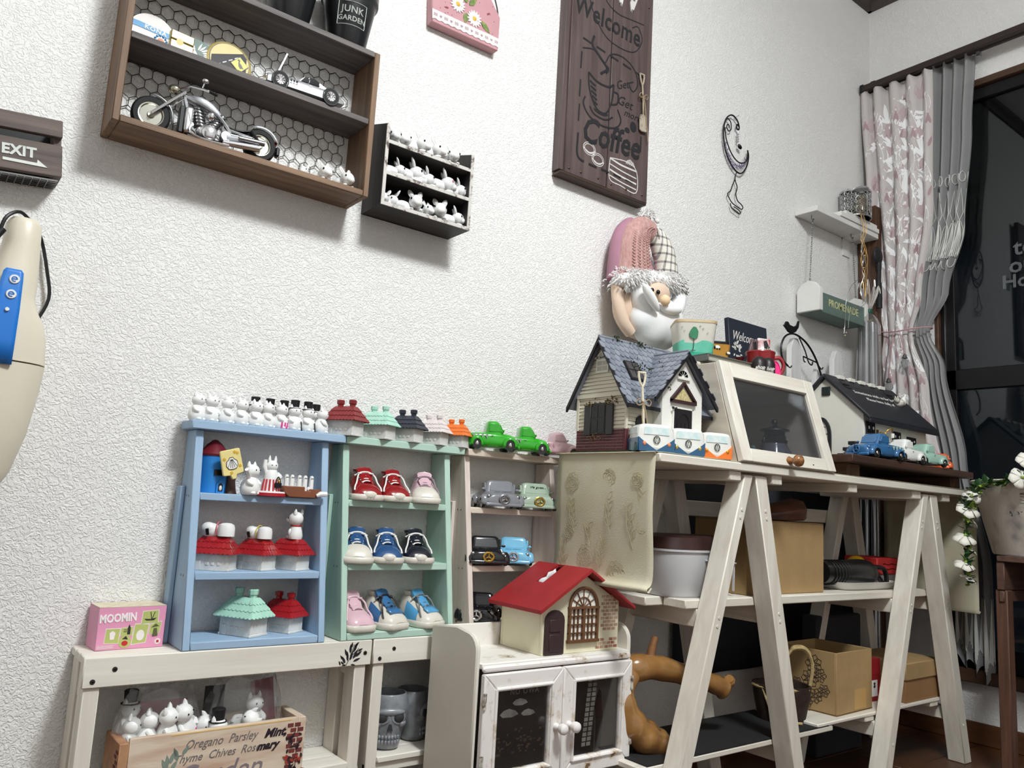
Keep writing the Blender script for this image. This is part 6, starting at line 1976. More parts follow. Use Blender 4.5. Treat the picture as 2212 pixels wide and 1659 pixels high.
def brick(x0_, x1_, y0_, y1_, z0_, z1_):
  w_, d_, h_ = x1_ - x0_, y1_ - y0_, z1_ - z0_
  key = (round(w_, 4), round(d_, 4), round(h_, 4))
  if key not in bm_:
    o = G().box(-w_ / 2, w_ / 2, -d_ / 2, d_ / 2, -h_ / 2, h_ / 2).mk('brick', BRK, t)
    bm_[key] = o.data
  else:
    o = bpy.data.objects.new('brick', bm_[key])
    C.objects.link(o)
    o.parent = t
  o.location = ((x0_ + x1_) / 2 - t.location.x, (y0_ + y1_) / 2 - t.location.y, (z0_ + z1_) / 2 - t.location.z)
for r_ in range(7):
  z = .6955 + r_ * .0057
  y = HY0 + .006 - (r_ % 2) * .009
  while y < HY1 - .004:
    a, b = max(y, HY0 + .006), min(y + .0185, HY1)
    if b - a > .003:
      brick(HX0 + .0002, HX0 + .002, a, b - .0011, z, z + .0047)
    y += .0188
  x = HX0 + .008 - (r_ % 2) * .008
  while x < 1.108:
    a, b = max(x, HX0 + .008), min(x + .0165, 1.112)
    if b - a > .003:
      brick(a, b - .001, HY0 + .0002, HY0 + .002, z, z + .0047)
    x += .0168
G().box(HX0 - .001, HX0 + .006, HY0 - .001, HY0 + .006, .695, .7365).mk('brick_corner_post', BRK, bevel=.0008, **k)
# roof
RGR = mat('roof_slate', (126, 132, 144), .35, var=.12, vs=50, coat=.3)
RTL = [mat('tile_slate_%d' % i, c, .35, var=.12, vs=60, coat=.35) for i, c in enumerate(((136, 143, 155), (126, 133, 146), (146, 152, 162)))]
BARGE = mat('barge_black', (30, 30, 36), .5, var=.05)
ov = .016
rs = (HR - HE) / (HYM - HY0)
RX0, RX1 = HX0 - .014, HX1 + .016
ye, ze = HY0 - ov, HE - ov * rs
for s in (-1, 1):
  yE = HYM + s * (HYM - ye)
  G().prism([(HYM, HR), (yE, ze), (yE, ze + .004), (HYM, HR + .005)], 'x', RX0, RX1).mk('roof_slab', RGR, **k)
  for xa, xb in ((RX0 - .002, RX0 + .003), (RX1 - .003, RX1 + .002)):
    G().prism([(HYM, HR - .006), (yE, ze - .006), (yE, ze + .003), (HYM, HR + .004)], 'x', xa, xb).mk('barge_board', BARGE, **k)
G().box(RX0, RX1, ye - .001, ye + .002, ze - .004, ze + .003).mk('eave_board', BARGE, **k)
G().tube([(RX0, HYM, HR + .006), (RX1, HYM, HR + .006)], .003, 8).mk('ridge_cap', RTL[0], **k)
tile_me = {}
def tile(pos, M3, w_, l_, m_):
  key = (round(w_, 5), round(l_, 5), m_.name)
  if key not in tile_me:
    q = [(-w_ / 2, l_), (-w_ / 2, l_ * .35), (-w_ * .33, l_ * .1), (0, 0), (w_ * .33, l_ * .1), (w_ / 2, l_ * .35), (w_ / 2, l_)]
    g = G()
    g.add([(a, b, .0021 - .0012 * b / l_) for a, b in q] + [(a, b, .0003) for a, b in q], [list(range(7))] + [(i, (i + 1) % 7, 7 + (i + 1) % 7, 7 + i) for i in range(7)])
    o = g.mk('roof_tile', m_, t)
    tile_me[key] = o.data
  else:
    o = bpy.data.objects.new('roof_tile', tile_me[key])
    C.objects.link(o)
    o.parent = t
  o.matrix_local = Matrix.Translation(Vector(pos) - t.location) @ M3.to_4x4()
def slope_tiles(O, U, V, lu, lv, nu, nv, keep):
  """Tiles on a roof plane from O: U across, V up the slope."""
  U, V, O = Vector(U).normalized(), Vector(V).normalized(), Vector(O)
  N = U.cross(V)
  M3 = Matrix((U, V, N)).transposed()
  w_, l_ = lu / nu, lv / nv
  for j in range(nv):
    for i in range(nu + (j % 2)):
      u = (i + .5 - .5 * (j % 2)) * w_
      p = O + U * u + V * (j * l_)
      if not keep(p, u, j * l_):
        continue
      tile(p, M3, w_ * .965, l_ * 1.25, RTL[rnd.randint(0, 2)])
PX, PHW, PZ, PE, PY = 1.187, .083, .893, .803, -.318      # porch gable
ps_ = (PZ - PE) / PHW
lv = math.hypot(HYM - ye, HR - ze)
def keep_main(p, u, v):
  zp = p.z
  px = abs(p.x - PX)
  if zp < PZ - px * ps_ - .004 and px < PHW + .008:
    return False
  if 1.075 < p.x < 1.117 and .843 < zp < .876:
    return False
  return RX0 < p.x < RX1
slope_tiles((RX0, ye, ze + .0042), (1, 0, 0), (0, HYM - ye, HR - ze), RX1 - RX0, lv, 19, 11, keep_main)
for s in (-1, 1):
  xE = PX + s * (PHW + .008)
  zE = PE - .008 * ps_
  G().prism([(PX, PZ), (xE, zE), (xE, zE + .004), (PX, PZ + .005)], 'y', PY, HYM - .006 - (0 if s < 0 else 0)).mk('porch_roof_slab', RGR, **k)
  G().prism([(PX, PZ - .006), (xE, zE - .006), (xE, zE + .003), (PX, PZ + .004)], 'y', PY - .002, PY + .003).mk('barge_board', BARGE, **k)
  L_ = HYM - PY
  lv2 = math.hypot(xE - PX, PZ - zE)
  def keep_p(p, u, v):
    return p.z > HR + (p.y - HYM) * rs * 1.0 - .004 if True else True
  if s < 0:
    slope_tiles((xE, HYM - .008, zE + .0042), (0, -1, 0), (PX - xE, 0, PZ - zE), L_ - .008, lv2, 8, 9, keep_p)
  else:
    slope_tiles((xE, PY, zE + .0042), (0, 1, 0), (PX - xE, 0, PZ - zE), L_ - .008, lv2, 8, 9, keep_p)
G().tube([(PX, PY, PZ + .006), (PX, HYM - .01, PZ + .006)], .0026, 8).mk('ridge_cap', RTL[0], **k)
# porch front
pf = -.305
G().prism([(PX - .058, .695), (PX + .058, .695), (PX + .058, PE + .02), (PX, PZ - .004), (PX - .058, PE + .02)], 'y', pf, HY0 + .004).mk('porch_wall', SIDW, **k)
DKP = mat('dark_panel', (30, 26, 28), .45, var=.1)
d = G().box(PX - .026, PX + .026, pf - .003, pf, .695, .784).mk('front_door', DKP, bevel=.0008, **k)
g = G()
g.tube([(PX + .017 * math.cos(R(a)), pf - .0035, .758 + .018 * math.sin(R(a))) for a in range(0, 181, 20)], .001, 5)
for x in (-.017, -.006, .006, .017):
  g.box(PX + x - .0008, PX + x + .0008, pf - .0042, pf - .003, .703, .758)
g.mk('door_relief', DKP, t, W=True)
G().box(PX - .030, PX - .0265, pf - .003, pf, .695, .787).box(PX + .0265, PX + .030, pf - .003, pf, .695, .787).box(PX - .030, PX + .030, pf - .003, pf, .7845, .7875).mk('door_frame', SIDW, **k)
BRG = mat('gable_brown', (62, 38, 40), .5, var=.05)
g = G()
for s in (-1, 1):
  g.add([(PX, y, z) for y in (pf - .006, pf) for z in (.838, .832)] + [(PX + s * .036, y, z) for y in (pf - .006, pf) for z in (.803, .797)], [(0, 1, 5, 4), (2, 6, 7, 3), (0, 4, 6, 2), (1, 3, 7, 5), (0, 2, 3, 1), (4, 5, 7, 6)])
g.box(PX - .036, PX + .036, pf - .006, pf, .795, .801)
g.mk('door_pediment', BRG, **k)
G().prism([(PX - .026, .801), (PX + .026, .801), (PX, .826)], 'y', pf - .002, pf).mk('pediment_panel', mat('pediment_yellow', (214, 200, 150), .7, col2=(176, 160, 110), vs=220), **k)
g = G()
for i in range(5):
  a0 = i * 36 + 4
  g.prism([(PX + .004 * math.cos(R(a0 + 14)), .848 + .004 * math.sin(R(a0 + 14)))] + [(PX + .0135 * math.cos(R(a0 + q)), .848 + .0125 * math.sin(R(a0 + q))) for q in (0, 14, 28)], 'y', pf - .0012, pf)
g.mk('fan_light', EYE, **k)
G().box(PX - .018, PX + .018, pf - .004, pf, .842, .846).mk('fan_sill', SIDW, **k)
G().tube([(PX - .032, pf - .006, .783), (PX - .022, pf - .006, .785)], .0012, 5).ell((PX - .033, pf - .006, .783), (.0022, .0022, .0022), 8, 6).mk('door_lamp', EYE, **k)
# side window with shutters, small arched windows
def arch(xc, yc, w_, z0_, h, nm='arched_opening'):
  return G().prism([(xc - w_, z0_), (xc + w_, z0_)] + [(xc + w_ * math.cos(R(a)), z0_ + h + w_ * math.sin(R(a))) for a in range(0, 181, 20)], 'y', yc - .002, yc).mk(nm, DKP, t, W=True)
arch(1.094, HY0, .0145, .705, .044)
arch(1.252, HY0, .0125, .712, .026)
SHU = mat('shutter_dark', (54, 52, 52), .5, var=.1)
wy = HYM + .004
G().box(HX0 - .003, HX0 + .001, wy - .019, wy + .019, .727, .786).mk('window_frame', SHU, **k)
for a, b in ((-.017, -.001), (.001, .017)):
  for c_, d_ in ((.73, .756), (.759, .783)):
    G().box(HX0 - .0036, HX0 - .0028, wy + a, wy + b, c_, d_).mk('window_pane', EYE, **k)
for s in (-1, 1):
  a, b = sorted((wy + s * .0205, wy + s * .039))
  sh_ = G().box(HX0 - .004, HX0, a, b, .725, .784).mk('shutter', SHU, bevel=.0008, **k)
g = G().prism([(HYM - .0165, .846), (HYM + .0165, .846), (HYM + .0165, .870)] + [(HYM + .0165 * math.cos(R(a)), .870 + .0185 * math.sin(R(a))) for a in range(15, 180, 15)] + [(HYM - .0165, .870)], 'x', HX0 - .002, HX0 + .001)
g.mk('gable_window', SIDW, **k)
g = G()
for a, b in ((-.013, -.0012), (.0012, .013)):
  g.box(HX0 - .0026, HX0 - .0018, HYM + a, HYM + b, .8495, .8585).box(HX0 - .0026, HX0 - .0018, HYM + a, HYM + b, .8605, .8685)
for i in range(4):
  a0 = i * 45 + 6
  g.prism([(HYM + .003 * math.cos(R(a0 + 16)), .871 + .003 * math.sin(R(a0 + 16)))] + [(HYM + .0125 * math.cos(R(a0 + q)), .871 + .014 * math.sin(R(a0 + q))) for q in (0, 16, 33)], 'x', HX0 - .0026, HX0 - .0018)
g.mk('gable_panes', mat('pane_grey', (196, 190, 178), .4, var=.1), **k)
# skylight
sl_n = Vector((0, -(HR - ze), HYM - ye)).normalized()
sl_v = Vector((0, HYM - ye, HR - ze)).normalized()
O = Vector((1.096, ye, ze)) + sl_v * (lv * .53) + sl_n * .006
def onroof(a, b, h):
  return O + Vector((a, 0, 0)) + sl_v * b + sl_n * h
def rbox(a0, a1, b0, b1, h0, h1, m_, nm):
  v = [onroof(a, b, h) for h in (h0, h1) for b in (b0, b1) for a in (a0, a1)]
  return G().add(v, [(0, 2, 3, 1), (4, 5, 7, 6), (0, 1, 5, 4), (2, 6, 7, 3), (0, 4, 6, 2), (1, 3, 7, 5)]).mk(nm, m_, t, W=True)
rbox(-.019, .019, -.022, .022, -.002, .002, DKP, 'skylight_frame')
for a, b in ((-.016, -.0018), (.0018, .016)):
  for c_, d_ in ((-.019, -.0018), (.0018, .019)):
    rbox(a, b, c_, d_, .0018, .0024, mat('skylight_pane', (74, 70, 72), .2, var=.1), 'skylight_pane')
MOS = mat('moss', (58, 70, 44), .9, var=.3, vs=300)
MOSB = mat('dry_moss', (128, 98, 58), .9, var=.3, vs=300)
def clump(g, c, n, s):
  for i in range(n):
    p = Vector(c) + Vector((rnd.gauss(0, s[0]), rnd.gauss(0, s[1]), rnd.gauss(0, s[2])))
    d_ = Vector((rnd.uniform(-1, 1), rnd.uniform(-1, .2), rnd.uniform(-1, 1))) * rnd.uniform(.003, .008)
    g.tube([p, p + d_ * .5 + Vector((0, 0, .001)), p + d_], [.0008, .0012, .0003], 4)
g = G()
for c, n, s in (((1.09, HYM, HR + .006), 26, (.006, .003, .003)), ((1.15, HYM - .004, HR + .006), 30, (.016, .003, .002)), ((1.112, -.262, .862), 30, (.014, .004, .006)), ((1.158, -.275, .86), 22, (.003, .004, .008)), ((1.152, -.292, .838), 20, (.003, .004, .006)), ((1.148, -.302, .822), 18, (.002, .003, .005)), ((1.245, -.285, .838), 14, (.003, .004, .008)), ((1.09, HY0 - .012, .7), 18, (.008, .004, .002))):
  clump(g, c, n, s)
g.mk('moss_tufts', MOS, kind='stuff', **k)
g = G()
for c, n, s in (((HX0 - .004, -.245, .789), 26, (.002, .009, .003)), ((HX0 - .004, -.19, .787), 18, (.002, .007, .003)), ((1.254, HY0 - .005, .757), 34, (.008, .003, .005)), ((HX0 - .004, -.21, .722), 14, (.002, .012, .003))):
  clump(g, c, n, s)
g.mk('dry_grass_tufts', MOSB, kind='stuff', **k)
s2_ = shovel('shovel_ornament', 'little pale shovel tied with string, leaning on the dolls house front', mat('shovel_cream', (220, 210, 186), .6, var=.1, vs=60), worn('blade_birch', (196, 192, 180), (90, 90, 86), (40, 42, 44), .52, 60), ROPE)
place(s2_, (1.06, -.327, .6918), (R(-7), 0, R(-20)), .74)
# ---------------------------------------------------------------- camper vans
def van(label, paint, lampm):
  t = thing('van_planter', label, 'toy van', (0, 0, 0), 0, 'camper van ornaments on the table')
  Wv, Hv, Lv = .0395, .05, .062
  VW = cer('van_white', (234, 234, 228), .2)
  def sec(y, f, z1):
    return [(-Wv * f * .96, y, .002), (-Wv * f, y, .006), (-Wv * f, y, z1 * .55), (-Wv * f * .95, y, z1 * .84), (-Wv * f * .82, y, z1 * .97), (-Wv * f * .6, y, z1), (Wv * f * .6, y, z1), (Wv * f * .82, y, z1 * .97), (Wv * f * .95, y, z1 * .84), (Wv * f, y, z1 * .55), (Wv * f, y, .006), (Wv * f * .96, y, .002)]
  G().loft([sec(-.0285, .93, Hv * .955), sec(-.026, .985, Hv * .99), sec(-.02, 1, Hv), sec(.024, 1, Hv), sec(.029, .95, Hv * .96)]).mk('body', VW, t, ang=60, sub=1)
  # coloured lower front with a V
  pts = [(-.0375, .001), (.0375, .001), (.0385, .0255)] + [(.0385 - .0385 * q, .0255 - .0225 * q ** .9) for q in (.15, .3, .45, .6, .75, .9)] + [(0, .0025)] + [(-.0385 + .0385 * q, .0255 - .0225 * q ** .9) for q in (.9, .75, .6, .45, .3, .15)] + [(-.0385, .0255)]
  v, n = [], len(pts)
  G().prism(pts, 'y', -.0302, -.026).mk('front_paint', paint, t, ang=60)
  for s in (-1, 1):
    a, b = sorted((s * .0398, s * .037))
    G().box(a, b, -.0275, .0285, .001, .0245).mk('side_paint', paint, t, .001)
    for y in (-.017, .017):
      wq = G().lathe([(.001, .002), (.0075, .002), (.0085, 0), (.001, 0)], 18, (s * .0398, y, .0085), 'x').mk('wheel', TYRE, t)
      G().lathe([(.001, .0028), (.0038, .0028), (.0042, .0018), (.001, .0018)], 14, (s * .0398, y, .0085), 'x').mk('hubcap', lampm, wq)
    G().prism([(-.022, .031), (.022, .031), (.022, .0425), (-.022, .0425)], 'x', s * .0392, s * .0378).mk('side_window', mat('van_side_glass', (206, 214, 210), .1, var=.03, coat=1), t)
    G().ell((s * .0265, -.0305, .0145), (.0037, .0026, .0037), 12, 8).mk('headlight', lampm, t)
  G().prism([(-.027, .0305), (.027, .0305), (.0255, .0425), (.024, .0435), (-.024, .0435), (-.0255, .0425)], 'y', -.0296, -.026).mk('windscreen', mat('van_glass', (196, 224, 224), .05, col2=(226, 234, 232), vs=70, coat=1), t)
  em = G().tube([(.0068 * math.cos(i * PI / 12), -.0302, .0215 + .0068 * math.sin(i * PI / 12)) for i in range(24)], .0006, 5, closed=True)
  em.tube([(-.0022, -.0303, .0275), (0, -.0303, .0222), (.0022, -.0303, .0275)], .0006, 5)
  em.tube([(-.0052, -.0303, .0252), (-.0024, -.0303, .0158), (0, -.0303, .0212), (.0024, -.0303, .0158), (.0052, -.0303, .0252)], .0006, 5)
  em.mk('round_emblem', EYE, t)
  return t
VBLUE, VOR = cer('van_blue', (34, 84, 122), .15), cer('van_orange', (240, 122, 36), .15)
v1 = van('blue and white camper van with coral lamps, left of three', VBLUE, cer('lamp_coral', (232, 140, 96), .25))
place(v1, (1.083, -.322, .6922), (0, 0, R(-22)), (.92, .8, 1.02))
v2 = van('blue and white camper van with brass lamps, middle of three', VBLUE, mat('lamp_brass', (220, 200, 110), .25, .7))
place(v2, (1.165, -.326, .6922), (0, 0, R(-22)), (.9, .8, 1.02))
v3 = van('orange and white camper van, right of three', VOR, mat('lamp_gold', (238, 160, 40), .25, .6))
place(v3, (1.243, -.331, .6922), (0, 0, R(-22)), (.84, .8, 1.02))
# ---------------------------------------------------------------- slant fronted glass cabinet
t = thing('slant_cabinet', 'cream white bread cabinet with slanted glass front and wooden knob', 'cabinet', (1.45, -.25, .6898))
k = dict(parent=t, W=True)
cx0, cx1, cyb = 1.284, 1.615, -.112
CSD = wood('cabinet_cream_side', (208, 198, 182), (190, 180, 164), 'y', 6, .6, .15)
side = [(-.362, .6898), (cyb, .6898), (cyb, .893), (-.304, .893)]
for a, b in ((cx0, cx0 + .012), (cx1 - .012, cx1)):
  G().prism(side, 'x', a, b).mk('side_panel', CSD, bevel=.0012, **k)
G().box(cx0 + .012, cx1 - .012, -.302, cyb, .882, .893).mk('top_panel', CREAMW, bevel=.001, **k)
G().box(cx0 + .012, cx1 - .012, -.36, cyb, .6898, .6995).mk('bottom_panel', CREAMW, bevel=.001, **k)
CBK = mat('cabinet_lining', (160, 158, 164), .7, var=.03)
G().box(cx0 + .012, cx1 - .012, cyb - .004, cyb, .6995, .882).mk('back_panel', CBK, **k)
dy, dz = .0605, .2035
nn = math.hypot(dy, dz)
V_ = Vector((0, dy / nn, dz / nn))
N_ = Vector((0, -dz / nn, dy / nn))
O_ = Vector((cx0, -.3645, .6898))
def fp(a, b, h):
  return O_ + Vector((a, 0, 0)) + V_ * b + N_ * h
def fbox(a0, a1, b0, b1, h0, h1, m_, nm, bev=.001, **kw):
  v = [fp(a, b, h) for h in (h0, h1) for b in (b0, b1) for a in (a0, a1)]
  return G().add(v, [(0, 2, 3, 1), (4, 5, 7, 6), (0, 1, 5, 4), (2, 6, 7, 3), (0, 4, 6, 2), (1, 3, 7, 5)]).mk(nm, m_, t, W=True, bevel=bev)
fw, LW = cx1 - cx0, nn
fbox(0, .033, .001, LW, 0, .012, CREAMZ, 'frame_stile')
fbox(fw - .033, fw, .001, LW, 0, .012, CREAMZ, 'frame_stile')
fbox(.033, fw - .033, .001, .028, 0, .012, CREAMW, 'frame_rail')
fbox(.033, fw - .033, LW - .033, LW, 0, .012, CREAMW, 'frame_rail')
fbox(.033, fw - .033, .028, LW - .033, .003, .005, thin_glass('cabinet_front_glass', (225, 226, 230), .6, .02, .03), 'glass_pane', 0)
kp = fp(fw * .475, .012, .012)
g = G()
kb = G().lathe([(.001, 0), (.0095, 0), (.0075, .004), (.0055, .009), (.0075, .0125), (.0115, .017), (.0125, .022), (.0105, .028), (.006, .031), (.001, .032)], 22, tuple(kp), 'y')
kb.mk('knob', wood('knob_wood', (164, 110, 62), (110, 68, 36), 'x', 14, .25, .05, coat=.7), t, W=True)
G().tube([fp(.245, .01, .0122), fp(.245, .01, .0128)], .0016, 8).mk('nail_hole', EYE, t, W=True)
L_ = thing('glass_lantern', 'small black lantern with glass globe inside the slanted cabinet', 'lantern', (1.535, -.275, .6996))
L_.scale = (1.2, 1.2, 1.15)
LB = mat('lantern_black', (28, 28, 32), .35, .3, var=.05)
G().lathe([(.001, 0), (.03, 0), (.034, .006), (.0345, .014), (.031, .026), (.023, .042), (.021, .048)], 26).mk('globe', mat('globe_glass', (128, 130, 140), .08, trans=.4, var=.1, vs=90), L_)
G().lathe([(.0225, .044), (.0235, .05), (.02, .052), (.0205, .058), (.0185, .06), (.018, .067), (.027, .069), (.026, .0715), (.012, .075), (.006, .078), (.004, .081), (.006, .085), (.0045, .09), (.001, .092)], 24).mk('cap', LB, L_)
for s in (-1, 1):
  G().tube(spline([(s * .021, 0, .056), (s * .031, 0, .053), (s * .034, 0, .04), (s * .037, 0, .012), (s * .036, 0, .002)], 4), .0022, 7).mk('side_tube', LB, L_)
L_ = thing('dark_figure', 'dark pointed lantern top figure at the left inside the slanted cabinet', 'ornament', (1.375, -.2, .6996))
G().lathe([(.001, 0), (.02, 0), (.019, .012), (.013, .016), (.014, .05), (.024, .056), (.011, .07), (.006, .073), (.008, .08), (.004, .088), (.001, .09)], 14).mk('figure', LB, L_)
L_ = thing('note_stack', 'stack of grey notes topped by a small red tin in the slanted cabinet', 'notepads', (1.40, -.315, .6996))
for i in range(6):
  G().box(-.026 + rnd.uniform(-.001, .001), .026, -.014, .02, i * .003, i * .003 + .0026).mk('note_pad', mat('note_grey', (150, 146, 152), .7, var=.03), L_)
G().lathe([(.001, .018), (.016, .018), (.017, .022), (.015, .026), (.001, .026)], 20).mk('red_tin', mat('tin_red', (150, 40, 52), .35), L_)
G().lathe([(.001, .026), (.005, .026), (.0055, .03), (.003, .034), (.001, .034)], 12).mk('tin_knob', mat('tin_teal', (80, 130, 130), .3), L_)
L_ = thing('yellow_box', 'small pale yellow box lying at the left inside the slanted cabinet', 'box', (1.36, -.3, .6996))
G().box(-.014, .014, -.012, .012, 0, .016).mk('box', mat('pale_yellow', (190, 186, 150), .6, var=.1, vs=200), L_, .0008)
L_ = thing('glass_tube', 'clear glass tube leaning at the right inside the slanted cabinet', 'glass tube', (1.585, -.27, .6996))
G().tube([(0, 0, .004), (-.012, .01, .045)], .0045, 10).tube([(0, -.004, .004), (.02, -.008, .004)], .004, 8).mk('tube', mat('globe_glass'), L_)
# ---------------------------------------------------------------- things on the slanted cabinet
ZC2 = .8932
t = thing('book', 'pale cream book lying under the grey book on the slanted cabinet', 'book', (1.36, -.2, ZC2), R(-6))
G().box(-.07, .05, -.068, .05, 0, .006).mk('book', mat('book_cream', (214, 208, 190), .6, var=.03), t, .001)
t = thing('book', 'grey hardback book lying under the printed tin', 'book', (1.365, -.2, ZC2 + .0062), R(-2))
G().box(-.072, .112, -.085, .06, 0, .0025).box(-.072, .112, -.085, .06, .0135, .016).box(-.072, -.069, -.085, .06, 0, .016).mk('cover', mat('book_grey', (104, 104, 98), .5, var=.04), t, .0006)
G().box(-.069, .108, -.081, .056, .0025, .0135).mk('pages', mat('pages', (176, 174, 160), .8, var=.06, vs=300, stretch=(1, 1, 20)), t)
ZB2 = ZC2 + .0225
t = thing('printed_tin', 'white and green square tin printed with a round green tree', 'tin', (1.343, -.198, ZB2), R(-40))
t.scale = (.88, .88, 1.06)
TINW = mat('tin_white', (232, 228, 216), .35, var=.01)
rings_ = [ring(0, 0, r_, r_, z, 32, 6) for z, r_ in ((0, .040), (.002, .042), (.07, .051), (.0715, .052))]
G().loft(rings_).mk('tin', TINW, t, ang=50)
G().loft([ring(0, 0, r_, r_, z, 32, 6) for z, r_ in ((.0715, .0525), (.0765, .0525), (.0775, .0515))]).mk('lid_rim', mat('tin_rim', (186, 164, 124), .5, var=.08), t, ang=50)
gr = G()
rr_ = []
for z, f in ((.001, 1), (.016, 1), (.0335, 1)):
  q = .041 + .01 * z / .07 + .0007
  rr_.append([(p[0], p[1], z + (0.003 * math.sin(i * .6) if z > .03 else 0)) for i, p in enumerate(ring(0, 0, q, q, z, 32, 6))])
gr.loft(rr_, caps=False).mk('green_field', mat('tin_green', (96, 186, 158), .4, col2=(120, 196, 172), vs=30), t, ang=50)
rr_ = [[(p[0], p[1], z + .002 * math.sin(i * .9 + 1) * (z > .01)) for i, p in enumerate(ring(0, 0, .0415 + .01 * z / .07 + .0012, .0415 + .01 * z / .07 + .0012, z, 32, 6))] for z in (.001, .013)]
G().loft(rr_, caps=False).mk('green_foreground', mat('tin_green_deep', (62, 172, 142), .4), t, ang=50)
ft = -.0475
GT2, DT = mat('tree_green', (44, 122, 84), .5, var=.1, vs=120), mat('tree_ink', (40, 46, 44), .5, var=0)
g = G()
g.prism([(-.016, .041), (-.0065, .0375), (.002, .041), (.0035, .053), (-.002, .0615), (-.009, .0625), (-.0155, .055), (-.0185, .048)], 'y', -.0515, -.0485)
g.mk('printed_tree', GT2, t)
g = G()
g.tube([(-.0075, -.0505, .041), (-.0068, -.0488, .025), (-.0085, -.0478, .0145)], .0007, 4)
g.tube([(-.014, -.0478, .014), (-.002, -.0478, .0148)], .0006, 4)
for x, z in ((.015, .058), (.026, .05), (.008, .063), (-.03, .052), (-.036, .06)):
  g.tube([(x + .0018 * math.cos(i), -.0512, z + .0018 * math.sin(i)) for i in range(6)], .0003, 4)
g.mk('printed_lines', DT, t)
t = thing('panda_pot', 'mustard yellow fabric pot printed with pandas beside the printed tin', 'pot', (1.43, -.19, ZB2), R(-35))
t.scale = (.85, .85, .95)
MUS = mat('mustard_cloth', (190, 138, 52), .8, var=.06, vs=200, bump=.2, bs=500)
G().loft([ring(0, 0, r_, r_, z, 28, 5) for z, r_ in ((0, .028), (.045, .033), (.0505, .034), (.0505, .031), (.02, .028))]).mk('pot', MUS, t, ang=50)
G().loft([ring(0, 0, r_, r_, z, 28, 5) for z, r_ in ((.048, .0305), (.0575, .0315), (.0575, .029), (.05, .0285))]).mk('black_liner', BLACK, t, ang=50)
for x, z, s in ((-.004, .043, 1), (.014, .012, .8), (-.016, .008, .8), (-.024, .03, .7), (.026, .03, .7)):
  yq = -.0285 - z * .1
  p_ = G().ell((x, yq, z), (.0075 * s, .0014, .0045 * s), 12, 7).mk('panda_print', MATTW, t)
  g = G().ell((x - .007 * s, yq - .0005, z - .001), (.0025 * s, .0014, .004 * s), 8, 6).ell((x + .006 * s, yq - .0005, z - .004 * s), (.0022 * s, .0014, .002 * s), 8, 6).ell((x - .0005, yq - .0006, z - .0042 * s), (.002 * s, .0014, .002 * s), 8, 6)
  g.mk('panda_black', EYE, p_)
t = thing('welcome_plaque', 'dark navy board with white cursive Welcome leaning behind the red mug', 'sign', (1.585, -.172, ZC2))
t.rotation_euler = (R(-5), 0, 0)
NVY = mat('plaque_navy', (36, 42, 54), .55, var=.05)
G().box(-.0765, .0765, -.006, .006, 0, .158).mk('board', NVY, t, .0012)
txt('Welcome  my', .033, STW, t, (.002, -.0063, .116), (PI / 2, 0, 0), shear=.45, sx=.72)
g = G()
for i in range(24):
  a, r_ = rnd.uniform(0, 6.28), rnd.uniform(.003, .019)
  g.prism(leafpts(-.048 + r_ * .72 * math.cos(a), .083 + r_ * math.sin(a), math.degrees(a) + rnd.uniform(-40, 40), .0085, .0045), 'y', -.0067, -.006)
g.mk('white_flower_print', STW, t)
t = thing('mug', 'red mug holding wrapped sweets on the slanted cabinet top', 'mug', (1.503, -.258, ZC2), R(-38))
t.scale = (.8, .8, 1.0)
MR = cer('mug_red', (150, 34, 40), .35)
G().lathe([(.001, 0), (.0345, 0), (.0365, .003), (.040, .055), (.0415, .058), (.0405, .0605), (.038, .059), (.034, .006), (.001, .006)], 32).mk('cup', MR, t)
G().tube(spline([(.037, 0, .048), (.055, 0, .049), (.0655, 0, .034), (.057, 0, .014), (.036, 0, .007)], 5), [.0052] * 21, 10).mk('handle', MR, t)
g = G()
for s in (-1, 1):
  g.tube(spline([(s * .002, -.0392, .038), (s * .012, -.0378, .044), (s * .019, -.0345, .036), (s * .010, -.0375, .02), (0, -.0385, .012)], 4), .0009, 5)
g.mk('heart_relief', MR, t)
for i, (dx, dz_, a, nm, m_) in enumerate(((-.018, .075, 14, 'dusky wrapped sweet packet standing in the red mug', mat('wrap_dusky', (98, 74, 78), .35, var=.2, vs=60)), (.018, .072, -18, 'black wrapped sweet packet with script in the red mug', mat('wrap_black', (34, 29, 30), .3, var=.2, vs=60)), (.006, .078, 4, 'red and white striped sweet packet in the red mug', mat('wrap_red', (170, 30, 44), .3, col2=(236, 232, 230), vs=12, lo=.47, hi=.53)))):
  q = thing('sweet_packet', nm, 'sweets', (1.503 + dx * .8, -.258 + dx * -.55, ZC2 + .04))
  q.rotation_euler = (R(-6), R(a), R(-34))
  G().box(-.015, .015, -.004, .004, -.022, .05 - (i == 2) * -.004).mk('packet', m_, q, .003, 2)
  if i == 0:
    G().tube([(-.008, -.0052, -.01), (.0, -.0055, .02), (-.006, -.0052, .042)], .0035, 6).tube([(.004, -.005, -.015), (.001, -.0055, .02)], .003, 6).mk('dark_ribbon', mat('wrap_black'), q)
  if i == 1:
    txt('noir', .016, STW, q, (.0, -.0045, .028), (PI / 2, R(10), 0), shear=.4)
